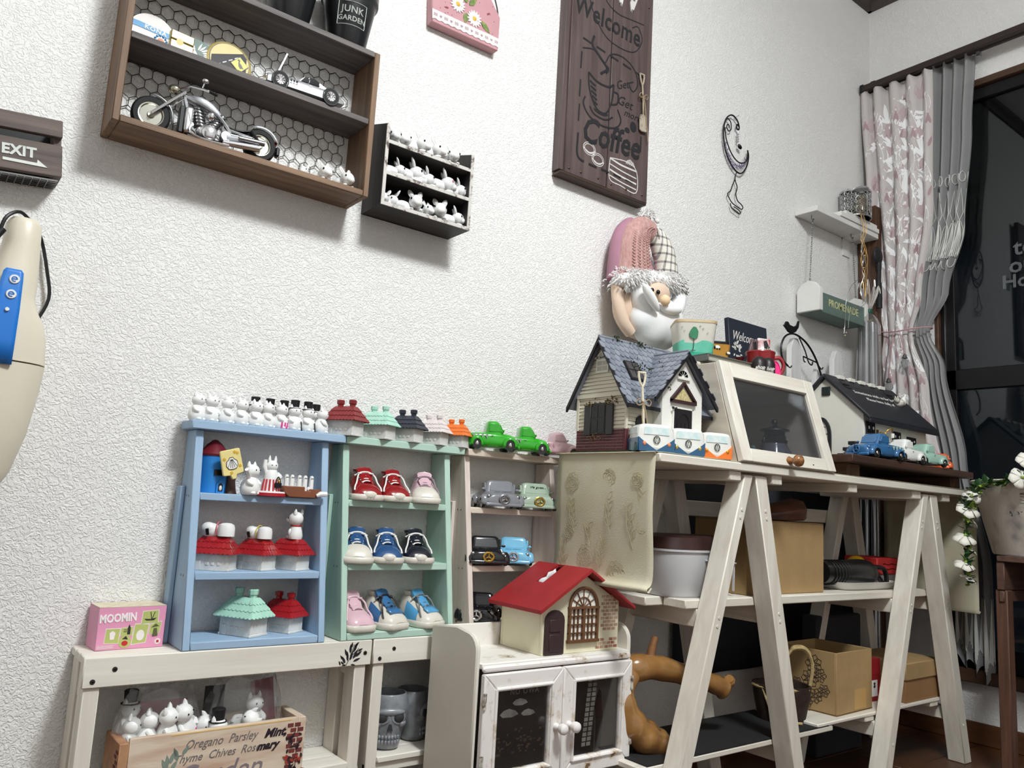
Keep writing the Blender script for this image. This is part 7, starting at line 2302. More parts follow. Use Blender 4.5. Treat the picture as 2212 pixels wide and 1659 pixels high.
for i, (x, y, r_, lb) in enumerate(((1.448, -.293, .017, 'black lettered round tin, left of two beside the mug'), (1.472, -.30, .015, 'black lettered round tin, right of two beside the mug'))):
  q = thing('round_tin', lb, 'tin', (x, y, ZC2), R(-45))
  G().lathe([(.001, 0), (r_, 0), (r_, .024), (r_ * .7, .034), (r_ * .4, .038), (.001, .038)], 22).mk('tin', mat('tin_black', (38, 30, 32), .4, var=.1), q)
  txt('shop', .0105, STW, q, (0, -r_ - .0004, .012), (PI / 2, 0, 0), shear=.3, bold=.0003)
  for j in range(3):
    G().box(-r_ * .6, r_ * .6, -r_ * .96 - .0006, -r_ * .8, .004 + j * .0022, .0046 + j * .0022).mk('small_print', STW, q)
q = thing('red_trinket', 'dark red pointed trinket behind the black tins', 'ornament', (1.487, -.215, ZC2), R(-20))
q.scale = (.8, .8, .9)
G().lathe([(.001, 0), (.012, 0), (.013, .03), (.006, .045), (.016, .056), (.001, .058)], 14).mk('trinket', mat('trinket_red', (126, 44, 48), .5, var=.1), q)
q = thing('pink_card', 'bright pink curved plastic piece leaning against the red mug', 'ornament', (1.497, -.299, ZC2), R(-40))
q.scale = (.75, .75, .85)
G().loft([[(.016 * math.cos(R(a)) * f, -.004 * h, .006 + .034 * math.sin(R(a)) * f + .006 * (a < 1 or a > 179)) for a in range(0, 181, 15)] for h in (0, 2) for f in (1.0,)], caps=False, closed=False).mk('rim', mat('hot_pink', (250, 50, 130), .35, var=0), q, solid=.0015)
G().prism([(-.016, 0), (.016, 0), (.016, .006)] + [(.016 * math.cos(R(a)), .006 + .034 * math.sin(R(a))) for a in range(15, 180, 15)] + [(-.016, .006)], 'y', -.006, -.003).mk('face', mat('hot_pink'), q)
# ================================================================ plush bearded head on the wall
t = thing('plush_gnome', 'plush bearded gnome head in a pink knit and checked hat, hanging on the wall', 'plush toy', (1.31, -.06, .98))
k = dict(parent=t, W=True)
KNIT = mat('pink_knit', (200, 162, 156), .9, col2=(180, 136, 130), vs=30, stretch=(7, 7, 1.6), bump=.8, bs=60)
MAUV = mat('mauve_felt', (176, 128, 146), .9, var=.05)
hp = spline([(1.29, -.062, 1.11), (1.288, -.062, 1.15), (1.29, -.06, 1.195), (1.303, -.058, 1.228), (1.328, -.058, 1.246), (1.352, -.06, 1.24)], 6)
rr_ = [.05 - .026 * (i / (len(hp) - 1)) ** 1.2 for i in range(len(hp))]
g = G().tube(hp, rr_, 18)
g.v = [(p[0], -.05 + (p[1] + .05) * .8, p[2]) for p in g.v]
g.mk('knit_hat_side', KNIT, ang=70, **k)
g = G()
for q in range(5):                                    # cable stitches
  off = -.027 + q * .014
  for i in range(3, len(hp) - 6):
    p, r_ = Vector(hp[i]), rr_[i]
    f = r_ / .05
    for s in (-1, 1):
      a = off * f
      yy_ = -math.sqrt(max(1e-6, r_ * r_ - a * a)) * .8
      g.tube([(p.x + a + s * .0055 * f, -.05 + (p.y + .05) * .8 + yy_ + .001, p.z + .003), (p.x + a, -.05 + (p.y + .05) * .8 + yy_ - .0012, p.z - .002)], .0016, 5)
g.mk('cable_stitches', KNIT, kind='stuff', **k)
g = G().tube([(p[0] - .012, p[1] + .018, p[2] + .002) for p in hp[:-8]], [r_ * .93 for r_ in rr_[:-8]], 16)
g.v = [(p[0], -.045 + (p[1] + .045) * .75, p[2]) for p in g.v]
g.mk('felt_side', MAUV, ang=70, **k)
def plaid():
  m, n, l, b = newmat('checked_cloth')
  tc = n.new('ShaderNodeTexCoord')
  sp = n.new('ShaderNodeSeparateXYZ')
  l.new(tc.outputs['Object'], sp.inputs[0])
  def band(out, sc, w_):
    a = n.new('ShaderNodeMath'); a.operation = 'MULTIPLY'; a.inputs[1].default_value = sc
    f = n.new('ShaderNodeMath'); f.operation = 'FRACT'
    c = n.new('ShaderNodeMath'); c.operation = 'LESS_THAN'; c.inputs[1].default_value = w_
    l.new(out, a.inputs[0]); l.new(a.outputs[0], f.inputs[0]); l.new(f.outputs[0], c.inputs[0])
    return c.outputs[0]
  x1_, z1_ = band(sp.outputs[0], 72, .3), band(sp.outputs[2], 52, .26)
  ad = n.new('ShaderNodeMath'); ad.operation = 'ADD'
  l.new(x1_, ad.inputs[0]); l.new(z1_, ad.inputs[1])
  rp = n.new('ShaderNodeValToRGB')
  e = rp.color_ramp.elements
  rp.color_ramp.interpolation = 'CONSTANT'
  e[0].color = lin((232, 228, 216)); e[1].position = .34; e[1].color = lin((166, 160, 156))
  q = e.new(.75); q.color = lin((104, 98, 98))
  mu = n.new('ShaderNodeMath'); mu.operation = 'MULTIPLY'; mu.inputs[1].default_value = .5
  l.new(ad.outputs[0], mu.inputs[0]); l.new(mu.outputs[0], rp.inputs[0]); l.new(rp.outputs[0], b.inputs['Base Color'])
  b.inputs['Roughness'].default_value = .9
  return m
PLD = plaid()
pp = spline([(1.34, -.058, 1.246), (1.362, -.06, 1.24), (1.386, -.062, 1.215), (1.402, -.062, 1.18), (1.41, -.062, 1.14), (1.412, -.062, 1.11)], 6)
g = G().tube(pp, [.018 + .013 * min(1, i / 14) for i in range(len(pp))], 18)
g.v = [(p[0], -.05 + (p[1] + .05) * .8, p[2]) for p in g.v]
g.mk('checked_hat_side', PLD, ang=70, **k)
g = G().tube([(1.345, -.03, 1.22), (1.355, -.028, 1.18), (1.362, -.028, 1.14)], [.012, .02, .03], 12)
g.mk('hat_lining', MAUV, ang=70, **k)
FUR = mat('white_fur', (240, 238, 236), .9, var=.04)
def fur(g, c, r, n, ln, down=.6):
  for i in range(n):
    d_ = Vector((rnd.gauss(0, 1), rnd.gauss(-.35, 1), rnd.gauss(0, 1)))
    if d_.length < .1 or d_.y > .5:
      continue
    d_.normalize()
    p = Vector((c[0] + d_.x * r[0] * .9, c[1] + d_.y * r[1] * .9, c[2] + d_.z * r[2] * .9))
    e = d_ * ln * rnd.uniform(.6, 1.2) + Vector((rnd.uniform(-.3, .3) * ln, 0, -down * ln))
    g.tube([p, p + e * .55 + Vector((0, 0, .2 * ln)), p + e], [.0016, .0012, .0002], 4)
G().ell((1.327, -.066, 1.112), (.102, .053, .028), 22, 12, rot=(0, R(-8), 0)).mk('fur_band_base', FUR, ang=80, **k)
g = G()
for i in range(9):
  fur(g, (1.243 + i * .021, -.066, 1.102 + i * .0028), (.02, .053, .028), 240, .010, .4)
g.mk('fur_band', FUR, kind='stuff', ang=80, **k)
g = G().ell((1.334, -.055, 1.278), (.018, .018, .018), 12, 8)
fur(g, (1.334, -.055, 1.278), (.018, .018, .018), 320, .009, .15)
g.mk('pompom', FUR, kind='stuff', ang=80, **k)
G().tube([(1.348, -.078, 1.252), (1.353, -.082, 1.241), (1.356, -.083, 1.231)], .0018, 6).ell((1.352, -.075, 1.268), (.006, .006, .006), 8, 6).mk('white_beads', MATTW, **k)
SKN = mat('plush_skin', (226, 200, 178), .9, var=.03)
G().ell((1.328, -.052, 1.05), (.084, .040, .072), 24, 16).mk('face', SKN, ang=80, **k)
g = G().tube(spline([(1.246, -.055, 1.09), (1.242, -.065, 1.05), (1.256, -.07, 1.005), (1.28, -.07, .985)], 6), [.014] * 19, 10)
g.mk('cheek_seam_roll', SKN, ang=80, **k)
BRD = mat('beard_fleece', (240, 240, 240), .95, var=.02, bump=.15, bs=400)
n, m_ = 40, 22
rings_ = []
for j in range(m_ + 1):
  v = j / m_
  ring_ = []
  ph_ = PI * v
  for i in range(n):
    a = 2 * PI * i / n
    d_ = Vector((math.sin(ph_) * math.cos(a), math.sin(ph_) * math.sin(a), math.cos(ph_)))
    lob = 1 + .055 * abs(math.sin(4.2 * math.atan2(d_.x, -d_.z + .25))) * max(0, -d_.z + .55)
    ring_.append((1.352 + .082 * d_.x * lob * (1 - .12 * max(0, -d_.z)), -.083 + .044 * d_.y * lob, 1.022 + .062 * d_.z * lob))
  rings_.append(ring_)
g = G().loft(rings_[1:-1])
g.mk('beard', BRD, ang=80, **k)
G().ell((1.292, -.094, 1.058), (.026, .03, .045), 18, 12, rot=(0, R(-20), 0)).mk('beard_cheek', BRD, ang=80, **k)
G().ell((1.415, -.088, 1.072), (.017, .022, .042), 18, 12, rot=(0, R(16), 0)).mk('beard_cheek', BRD, ang=80, **k)
G().ell((1.279, -.13, 1.056), (.010, .012, .037), 18, 12, rot=(0, R(-44), 0)).mk('moustache', BRD, ang=80, **k)
G().ell((1.347, -.130, 1.043), (.034, .013, .013), 18, 12, rot=(0, R(-6), 0)).mk('moustache', BRD, ang=80, **k)
G().ell((1.325, -.112, 1.08), (.034, .016, .024), 16, 10).mk('face_front', SKN, ang=80, **k)
for x, z in ((1.284, 1.075), (1.304, 1.0745)):
  G().ell((x, -.128, z), (.0052, .0042, .0055), 12, 8).mk('eye', EYE, ang=80, **k)
G().ell((1.314, -.140, 1.056), (.0125, .0115, .0125), 16, 10).mk('nose', mat('nose_peach', (240, 208, 168), .8, var=.02), ang=80, **k)
g = G()
for a, l_ in ((-25, .024), (15, .026), (50, .018)):
  q = leafpts(1.42, 1.112, a, l_, .011)
  g.prism(q, 'y', -.098, -.096)
g.mk('leaf_ornament', mat('leaf_khaki', (112, 104, 84), .5, var=.2, vs=80), **k)
G().tube([(1.405, -.095, 1.116), (1.445, -.098, 1.108)], .0012, 5).mk('silver_wire', STEEL, **k)
# ================================================================ floating shelf in the corner
t = thing('floating_shelf', 'short white wall shelf board beside the corner post', 'shelf', (2.22, -.04, 1.487))
k = dict(parent=t, W=True)
G().box(2.035, 2.388, -.075, -.001, 1.487, 1.504).mk('board', mat('shelf_white', (226, 224, 220), .55, var=.03), bevel=.0015, **k)
G().box(2.30, 2.34, -.06, -.001, 1.483, 1.487).box(2.30, 2.34, -.004, -.001, 1.43, 1.487).mk('bracket', MATTW, **k)
G().tube(spline([(2.062, -.04, 1.488), (2.062, -.04, 1.478), (2.066, -.042, 1.472), (2.07, -.042, 1.478)], 4), .0018, 6).tube(spline([(2.285, -.04, 1.488), (2.285, -.04, 1.478), (2.289, -.042, 1.472), (2.293, -.042, 1.478)], 4), .0018, 6).mk('hook', STEEL, **k)
for i, (xa, y0) in enumerate(((2.16, -.079), (2.20, -.072))):
  q = thing('white_slat', 'white wooden slat lying on the corner wall shelf, %s' % ('lower of two' if i == 0 else 'upper of two'), 'wood slat', (2.3, -.05, 1.5042 + i * .0152))
  G().box(xa - 2.3, 2.386 - 2.3, y0 + .05, .02, 0, .015).mk('slat', mat('shelf_white'), q, .0012)
t = thing('punched_lantern', 'silver punched metal tealight cylinder on the corner wall shelf', 'lantern', (2.298, -.048, 1.535))
SM = mat('antique_silver', (205, 205, 205), .4, .8, var=.2, vs=80)
LR, LH = .046, .088
g = G()
for j in range(5):
  for i in range(12):
    for off in (0, .5):
      a0 = 2 * PI * (i + off) / 12
      z0_ = .011 + (j + off) * .0165
      if z0_ > LH - .008:
        continue
      pts = []
      for q in range(12):
        b_ = q * PI / 6
        a = a0 + .0118 * math.cos(b_) / LR
        pts.append((LR * math.cos(a), LR * math.sin(a), z0_ + .0118 * math.sin(b_)))
      g.tube(pts, .0015, 4, closed=True)
g.mk('punched_wall', SM, t, kind='stuff')
G().lathe([(LR - .001, 0), (LR + .0015, 0), (LR + .0015, .004), (LR - .001, .004)], 36).mk('base_ring', SM, t)
G().lathe([(LR - .0015, LH - .006), (LR + .0015, LH - .006), (LR + .002, LH), (LR - .001, LH)], 36).mk('top_ring', SM, t)
G().lathe([(LR - .003, .001), (LR - .003, LH - .002), (LR - .004, LH - .002), (LR - .004, .001)], 36).mk('inside_shade', mat('inside_shade_dark', (26, 27, 30), .5, var=.1), t)  # added dark sleeve; its colour gives the shade behind the holes
t = thing('glass_bottle', 'little clear glass bottle with flat glass stopper and copper wire lights inside', 'bottle', (2.262, -.088, 1.535))
GLS = thin_glass('bottle_glass', (232, 230, 222), 1.6, .02, .04)
G().lathe([(.001, .0), (.017, 0), (.018, .01), (.017, .04), (.009, .058), (.007, .066)], 20).mk('bottle', GLS, t)
G().lathe([(.001, .066), (.007, .066), (.006, .07), (.02, .077), (.0215, .081), (.016, .085), (.001, .086)], 22).mk('stopper', mat('stopper_glass', (190, 192, 190), .08, trans=.5, var=0), t)
COP = mat('copper_wire', (206, 164, 96), .3, .9, var=.1)
g = G()
for q in range(5):
  g.tube([(.009 * math.cos(q * 1.3 + i), .009 * math.sin(q * 1.3 + i), .006 + i * .007) for i in range(8)], .0007, 4)
g.mk('wire_lights', COP, t)
t = thing('string_lights', 'copper wire fairy lights dangling from the corner shelf to the green planter', 'string lights', (2.262, -.09, 1.5))
def wires(nm, ms, rng, n, spread):
  g = G()
  for q in range(n):
    x, y = 2.262 + rng.uniform(-.01, .01), -.086
    pts = [(x, y, 1.54), (x, -.092 - .002 * q, 1.50)]
    z = 1.49
    while z > 1.30 - rng.uniform(0, .06):
      z -= .02
      x += rng.uniform(-spread, spread) + .0006
      pts.append((x, -.092 + rng.uniform(-.006, .006), z))
    g.tube(spline(pts, 2), .0008, 4)
  return g.mk(nm, ms, t, W=True)
wires('copper_strand', COP, random.Random(4), 4, .005)
wires('silver_strand', STEEL, random.Random(9), 2, .006)
g = G()
g.tube(spline([(2.262, -.092, 1.33), (2.23, -.09, 1.315), (2.19, -.088, 1.28), (2.17, -.086, 1.23), (2.175, -.08, 1.17), (2.17, -.08, 1.14)], 5), .0007, 4)
g.tube(spline([(2.27, -.092, 1.31), (2.285, -.09, 1.265), (2.25, -.088, 1.235), (2.20, -.084, 1.215), (2.19, -.082, 1.16)], 5), .0007, 4)
g.tube(spline([(2.265, -.09, 1.40), (2.31, -.085, 1.35), (2.34, -.08, 1.30), (2.355, -.08, 1.27)], 5), .0006, 4)
g.mk('loose_strand', STEEL, t, W=True)
g = G()
for p in ((2.17, -.08, 1.155), (2.176, -.08, 1.135), (2.182, -.08, 1.145), (2.2, -.09, 1.28), (2.262, -.094, 1.45), (2.266, -.094, 1.40), (2.26, -.094, 1.36)):
  g.ell(p, .0018, 6, 5)
g.mk('tiny_bulb', mat('bulb_warm', (240, 222, 170), .3, var=0), t, W=True)
t = thing('hanging_planter', 'small green and white planter lettered PROMENADE hanging on chains', 'planter', (2.18, -.045, 1.185))
k = dict(parent=t, W=True)
PGR = mat('planter_green', (104, 124, 116), .55, var=.06, vs=30)
for xa, xb in ((2.035, 2.052), (2.290, 2.307)):
  yw = (-.083, -.009)
  G().prism([(yw[0], 1.187), (yw[1], 1.187), (yw[1], 1.252), (yw[1] - .014, 1.270), ((yw[0] + yw[1]) / 2, 1.279), (yw[0] + .014, 1.270), (yw[0], 1.252)], 'x', xa, xb).mk('end_panel', mat('planter_white', (228, 226, 222), .55, var=.03), bevel=.0012, **k)
G().box(2.052, 2.290, -.078, -.068, 1.187, 1.243).mk('front_panel', PGR, bevel=.0008, **k)
G().box(2.052, 2.290, -.024, -.014, 1.187, 1.243).mk('back_panel', PGR, bevel=.0008, **k)
G().box(2.045, 2.297, -.078, -.014, 1.184, 1.189).mk('bottom_panel', PGR, bevel=.0008, **k)
txt('PROMENADE', .031, mat('letter_cream', (206, 204, 150), .6, var=.05), t, (2.172, -.0784, 1.217), (PI / 2, 0, 0), sx=.9, bold=.0004, W=True)
def chain(g, p0, p1, n):
  p0, p1 = Vector(p0), Vector(p1)
  d_ = (p1 - p0) / n
  for i in range(n):
    c = p0 + d_ * (i + .5)
    u = Vector((1, 0, 0)) if i % 2 else Vector((.3, 1, 0)).normalized()
    h = d_.length * .72
    g.tube([c + u * (.0026 * math.cos(a)) + Vector((0, 0, h * math.sin(a))) for a in [q * PI / 4 for q in range(8)]], .0007, 4, closed=True)
for x in (2.066, 2.289):
  g = G()
  chain(g, (x, -.042, 1.474), (x - (.022 if x < 2.1 else -.0095), -.046, 1.287), 26)
  g.tube([(x - (.022 if x < 2.1 else -.0095) + .004 * math.cos(i), -.046, 1.283 + .004 * math.sin(i)) for i in range(6)], .001, 5, closed=True)
  g.mk('chain', STEEL, **k)
t = thing('black_spoon', 'black wooden spoon hanging on the corner post', 'spoon', (2.41, -.055, 1.28))
k = dict(parent=t, W=True)
BSP = mat('spoon_black', (26, 27, 30), .6, var=.1)
G().ell((2.383, -.075, 1.432), (.026, .008, .030), 22, 12).mk('bowl', BSP, **k)
G().tube(spline([(2.384, -.076, 1.41), (2.386, -.076, 1.38), (2.382, -.076, 1.34), (2.385, -.076, 1.29), (2.386, -.076, 1.26)], 4), [.008] * 4 + [.006] * 4 + [.010] * 5 + [.009] * 4, 10).mk('handle', BSP, **k)
t = thing('tube_bundle', 'bundle of silver tubes in cellophane tied with a green band, standing in the corner', 'tube bundle', (2.32, -.075, 0))
k = dict(parent=t, W=True)
TUB = mat('silver_tube', (196, 198, 204), .18, .85, var=.08, vs=20)
for i in range(9):
  a = i * 2.4
  r_ = .012 + .022 * (i / 9)
  bx, by = 2.30 + r_ * 1.25 * math.cos(a), -.08 + r_ * math.sin(a)
  G().tube([(bx, by, .004), (2.312 + (bx - 2.30) * .75, -.08 + (by + .08) * .7, 1.195)], .0085, 12).mk('silver_tube', TUB, **k)
g = G()
for i in range(60):
  a, r_ = rnd.uniform(0, 6.28), rnd.uniform(0, .028)
  p = Vector((2.314 + r_ * math.cos(a), -.08 + r_ * .8 * math.sin(a), 1.195 + rnd.uniform(0, .012)))
  g.ell(p, .0028, 6, 4)
g.mk('dried_tips', mat('dried_tip', (150, 140, 100), .7, var=.3, vs=200), kind='stuff', **k)
CEL = thin_glass('cellophane', (240, 240, 238), 2.2, .1, .08)
rings_ = []
for z, f in ((.70, .048), (.9, .044), (1.1, .038), (1.19, .036), (1.212, .026), (1.228, .011), (1.238, .009), (1.25, .013)):
  rings_.append([(2.30 + .014 * min(1, (z - .7) / .5) + f * (1 + .08 * math.sin(i * 1.9)) * math.cos(2 * PI * i / 20), -.08 + f * .85 * (1 + .08 * math.sin(i * 2.3)) * math.sin(2 * PI * i / 20), z) for i in range(20)])
G().loft(rings_, caps=False).mk('wrap', CEL, ang=20, **k)
g = G()
RIB = mat('ribbon_silver', (206, 200, 194), .3, .3, var=.1)
for i in range(9):
  a = i * .7 + .2
  dx_, dy_ = math.cos(a) * .03, math.sin(a) * .02
  h = rnd.uniform(.06, .10)
  g.tube(spline([(2.316, -.08, 1.235), (2.316 + dx_ * .7, -.08 + dy_, 1.235 + h * .6), (2.318 + dx_ * 1.3, -.08 + dy_ * 1.2, 1.235 + h), (2.318 + dx_ * 1.6, -.08 + dy_ * 1.4, 1.235 + h * .75)], 4), [.0022, .0026, .003, .003, .003, .003, .003, .0028, .0026, .0022, .002, .0016, .001], 5)
g.mk('cellophane_loops', RIB, **k)
G().lathe([(.0105, 0), (.0115, .003), (.0115, .010), (.0105, .013)], 14, (2.314, -.08, 1.228)).mk('green_tie', mat('tie_green', (28, 82, 66), .5, var=.05), **k)
# ---------------------------------------------------------------- picket fence and hook
t = thing('picket_fence', 'small white wooden picket fence standing behind the slanted cabinet', 'fence', (2.15, -.03, .6898))
k = dict(parent=t, W=True, bevel=.001)
FNW = wood('fence_white', (226, 225, 222), (206, 205, 204), 'z', 6, .6, .2)
def picket(x, zt_, w_=.048, y=-.045):
  h = .028
  G().prism([(x - w_ / 2, .692), (x + w_ / 2, .692), (x + w_ / 2, zt_ - h), (x + w_ * .18, zt_), (x - w_ * .18, zt_), (x - w_ / 2, zt_ - h)], 'y', y - .008, y + .008).mk('picket', FNW, **k)
for x, zt_ in ((1.965, 1.093), (2.09, 1.03), (2.185, 1.092), (2.255, .985)):
  picket(x, zt_)
for z in (.78, .93):
  G().box(1.93, 2.285, -.037, -.001, z, z + .024).mk('rail', FNW, **k)
t = thing('wire_arch', 'black wire arch with hooks and a small bird on the picket fence', 'wire hook', (1.98, -.06, 1.0))
k = dict(parent=t, W=True)
g = G().tube(spline([(1.91, -.062, 1.005), (1.885, -.062, 1.02), (1.878, -.062, 1.055), (1.90, -.062, 1.088), (1.945, -.062, 1.10), (2.0, -.062, 1.085), (2.045, -.062, 1.05), (2.075, -.062, 1.005), (2.10, -.062, .95)], 5), .0028, 7)
g.tube(spline([(1.965, -.062, 1.094), (1.995, -.062, 1.06), (2.005, -.066, 1.03), (2.015, -.07, 1.022), (2.02, -.07, 1.032)], 4), .002, 6)
g.tube([(1.985, -.062, 1.043), (2.055, -.062, 1.036)], .002, 6).tube(spline([(1.985, -.062, 1.043), (1.982, -.066, 1.03), (1.984, -.07, 1.025)], 3), .0018, 6).tube(spline([(2.055, -.062, 1.036), (2.066, -.068, 1.018), (2.074, -.07, 1.024)], 3), .0018, 6)
g.tube(spline([(1.91, -.062, 1.005), (1.915, -.066, 1.0), (1.92, -.068, 1.006)], 3), .0018, 6)
g.mk('wire', IRON, **k)
G().prism([(1.885, 1.115), (1.892, 1.120), (1.897, 1.128), (1.907, 1.130), (1.915, 1.122), (1.935, 1.120), (1.948, 1.126), (1.957, 1.142), (1.962, 1.138), (1.958, 1.12), (1.945, 1.106), (1.925, 1.098), (1.908, 1.10), (1.897, 1.108)], 'y', -.066, -.060).mk('bird', IRON, bevel=.002, **k)
# ================================================================ black roofed house and plank stand
t = thing('plank_stand', 'dark brown wooden plank stand under the black roofed house', 'stand', (1.98, -.27, .6898))
k = dict(parent=t, W=True, bevel=.0015)
PLK = wood('plank_dark_brown', (84, 58, 46), (56, 38, 31), 'x', 9, .5, .25)
PLF = wood('plank_foot', (118, 84, 62), (84, 58, 42), 'y', 9, .5, .25)
for i, (ya, yb_) in enumerate(((-.385, -.305), (-.303, -.205), (-.203, -.112))):
  G().box(1.665 - .0 * i, 2.275, ya, yb_, .7205, .7375).mk('plank', PLK, **k)
for xa in (1.70, 2.215):
  G().box(xa, xa + .055, -.352, -.11, .6898, .7205).mk('foot', PLF, **k)
t = thing('black_roof_house', 'white toy house with black lettered roof and cat on the plank stand', 'toy house', (2.0, -.2, .7376))
k = dict(parent=t, W=True)
HWT = mat('house_white', (232, 229, 218), .55, var=.02)
HBK = mat('house_black', (38, 39, 44), .5, var=.06)
ax0, ax1, ay0, ay1, az, ae, ar = 1.848, 2.168, -.312, -.112, .7376, .855, .948
aym = (ay0 + ay1) / 2
for a in (ax0, ax1 - .006):
  G().prism([(ay0, az), (ay1, az), (ay1, ae), (aym, ar), (ay0, ae)], 'x', a, a + .006).mk('gable_wall', HWT, bevel=.0008, **k)
for a in (ay0, ay1 - .006):
  G().box(ax0 + .006, ax1 - .006, a, a + .006, az, ae).mk('long_wall', HWT, bevel=.0008, **k)
rs2 = (ar - ae) / (aym - ay0)
oy = .022
for s in (-1, 1):
  yE, zE = aym + s * (aym - ay0 + oy), ae - oy * rs2
  G().prism([(aym, ar), (yE, zE), (yE, zE + .010), (aym, ar + .012)], 'x', ax0 - .012, ax1 + .022).mk('roof_panel', HBK, bevel=.002, **k)
G().box(ax0 - .012, ax1 + .022, ay0 - oy - .002, ay0 - oy + .003, ae - oy * rs2 - .006, ae - oy * rs2 + .003).mk('eave_board', HBK, bevel=.001, **k)
rv = Vector((0, aym - ay0, ar - ae)).normalized()
rn = Vector((0, -(ar - ae), aym - ay0)).normalized()
ra = math.atan2(ar - ae, aym - ay0)
RO_ = Vector((ax0, ay0, ae + .0105))
def rp_(x, v, h):
  return Vector((x, ay0, ae)) + rv * v + rn * (h + .0082)
LV = math.hypot(ar - ae, aym - ay0)
for s, x, v, z in (('Sometimes wish us for luck', 2.005, LV * .60, .019), ('Please have daily of', 2.0, LV * .42, .018)):
  p = rp_(x, v, .0006)
  txt(s, z, STW, t, tuple(p), (ra, 0, 0), shear=.45, W=True)
G().tube([rp_(ax0 - .01, LV * .78, .0), rp_(ax1 + .02, LV * .78, .0)], .0009, 4).mk('lid_gap', EYE, **k)
for x in (1.895, 2.115):
  v = [rp_(x + dx_, LV * .78 + dv, h) for h in (.0002, .0015) for dv in (-.013, .013) for dx_ in (-.013, .013)]
  g = G().add(v, [(0, 2, 3, 1), (4, 5, 7, 6), (0, 1, 5, 4), (2, 6, 7, 3), (0, 4, 6, 2), (1, 3, 7, 5)])
  g.tube([rp_(x - .014, LV * .78, .002), rp_(x + .014, LV * .78, .002)], .0016, 6)
  g.mk('hinge', BLACK, **k)
for i in range(5):
  x = 1.893 + i * .052
  G().box(x, x + .026, aym - .012, aym + .004, ar + .004, ar + .0135).mk('white_ridge_block', HWT, bevel=.0008, **k)
G().box(ax0 - .004, ax0, aym - .013, aym + .009, .903, .925).mk('attic_window', mat('attic_green', (34, 44, 42), .5, var=.1), bevel=.0006, **k)
# arched door on the gable
g = G()
dw, dc, dz_ = .028, -.2, .80
pts_o = [(dc - dw, az), (dc - dw, dz_)] + [(dc + dw * math.cos(R(a)), dz_ + .048 * math.sin(R(a))) for a in range(165, 0, -15)] + [(dc + dw, dz_), (dc + dw, az)]
pts_i = [(dc - dw * .72, az), (dc - dw * .72, dz_)] + [(dc + dw * .72 * math.cos(R(a)), dz_ + .039 * math.sin(R(a))) for a in range(165, 0, -15)] + [(dc + dw * .72, dz_), (dc + dw * .72, az)]
for i in range(len(pts_o) - 1):
  a, b, c_, d_ = pts_o[i], pts_o[i + 1], pts_i[i + 1], pts_i[i]
  v = [(x, p[0], p[1]) for x in (ax0 - .005, ax0) for p in (a, b, c_, d_)]
  g.add(v, [(0, 1, 2, 3), (7, 6, 5, 4), (0, 4, 5, 1), (1, 5, 6, 2), (2, 6, 7, 3), (3, 7, 4, 0)])
g.mk('arched_door_frame', HBK, **k)
for i in range(3):
  G().box(ax0 - .0025, ax0, dc - dw * .7, dc + dw * .7, az + .05 + i * .018, az + .062 + i * .018).mk('door_slat', STW, **k)
for j in range(3):
  G().box(ax0 - .014 - .003, ax0, ay0 + .018 + j * .0 - .0 + .0, ay0 + .03, 0, 0) if False else None
  y0_ = ay0 + .012 + (2 - j) * .014
  G().box(ax0 - .02, ax0, y0_, y0_ + .018, az + .008 + j * .0145, az + .0165 + j * .0145).mk('step', HBK, bevel=.0008, **k)
def win(xa, xb, za, zb_, nx, nz):
  f = G().box(xa, xb, ay0 - .004, ay0, za, zb_).mk('window', HBK, bevel=.0006, **k)
  for i in range(nx):
    for j in range(nz):
      a, b = xa + (xb - xa) * (i + .2) / nx, xa + (xb - xa) * (i + .8) / nx
      c_, d_ = za + (zb_ - za) * (j + .2) / nz, za + (zb_ - za) * (j + .8) / nz
      g = G().box(a, b, ay0 - .0045, ay0 - .0038, c_, d_)
      p = g.mk('pane', mat('pane_dark', (24, 25, 28), .15, var=.1), t, W=True)
      G().ell(((a + b) / 2, ay0 - .0046, (c_ + d_) / 2 + .002), ((b - a) * .3, .0006, (d_ - c_) * .22), 8, 6).mk('pane_flower', STW, t, W=True)
win(1.855, 1.896, .768, .834, 2, 2)
win(1.985, 2.025, .765, .822, 2, 2)
win(2.06, 2.105, .765, .815, 2, 2)
g = G().tube(spline([(1.912, ay0 - .003, .803), (1.914, ay0 - .008, .812), (1.921, ay0 - .016, .810), (1.925, ay0 - .02, .818), (1.934, ay0 - .026, .822), (1.937, ay0 - .026, .812)], 5), .0016, 6).box(1.907, 1.914, ay0 - .003, ay0, .790, .818)
g.mk('lamp_arm', mat('lamp_brass_old', (150, 116, 56), .35, .8, var=.1), **k)
G().lathe([(.001, .0), (.0045, -.001), (.004, -.011), (.001, -.012)], 12, (1.937, ay0 - .026, .811)).mk('lamp_shade', MATTW, **k)
q = thing('cat_figurine', 'tiny grey and white cat figurine lying on the black roof', 'figurine', tuple(rp_(2.105, LV * .42, 0)))
q.rotation_euler = (0, 0, R(-30))
GCAT = mat('cat_grey', (132, 128, 118), .6, col2=(226, 222, 212), vs=90)
G().ell((0, .004, .012), (.015, .011, .0115), 14, 9).ell((-.012, -.004, .018), (.0085, .008, .008), 12, 8).mk('body', GCAT, q)
G().ell((.014, .006, .018), (.0075, .006, .012), 10, 8).tube([(.012, .004, .02), (.018, .004, .034), (.024, .004, .032)], [.004, .003, .001], 6).mk('white_patch', MATTW, q)
for s in (-1, 1):
  G().tube([(-.013, -.004 + s * .005, .023), (-.0135, -.004 + s * .0055, .030)], [.003, .0004], 6).mk('ear', GCAT, q)
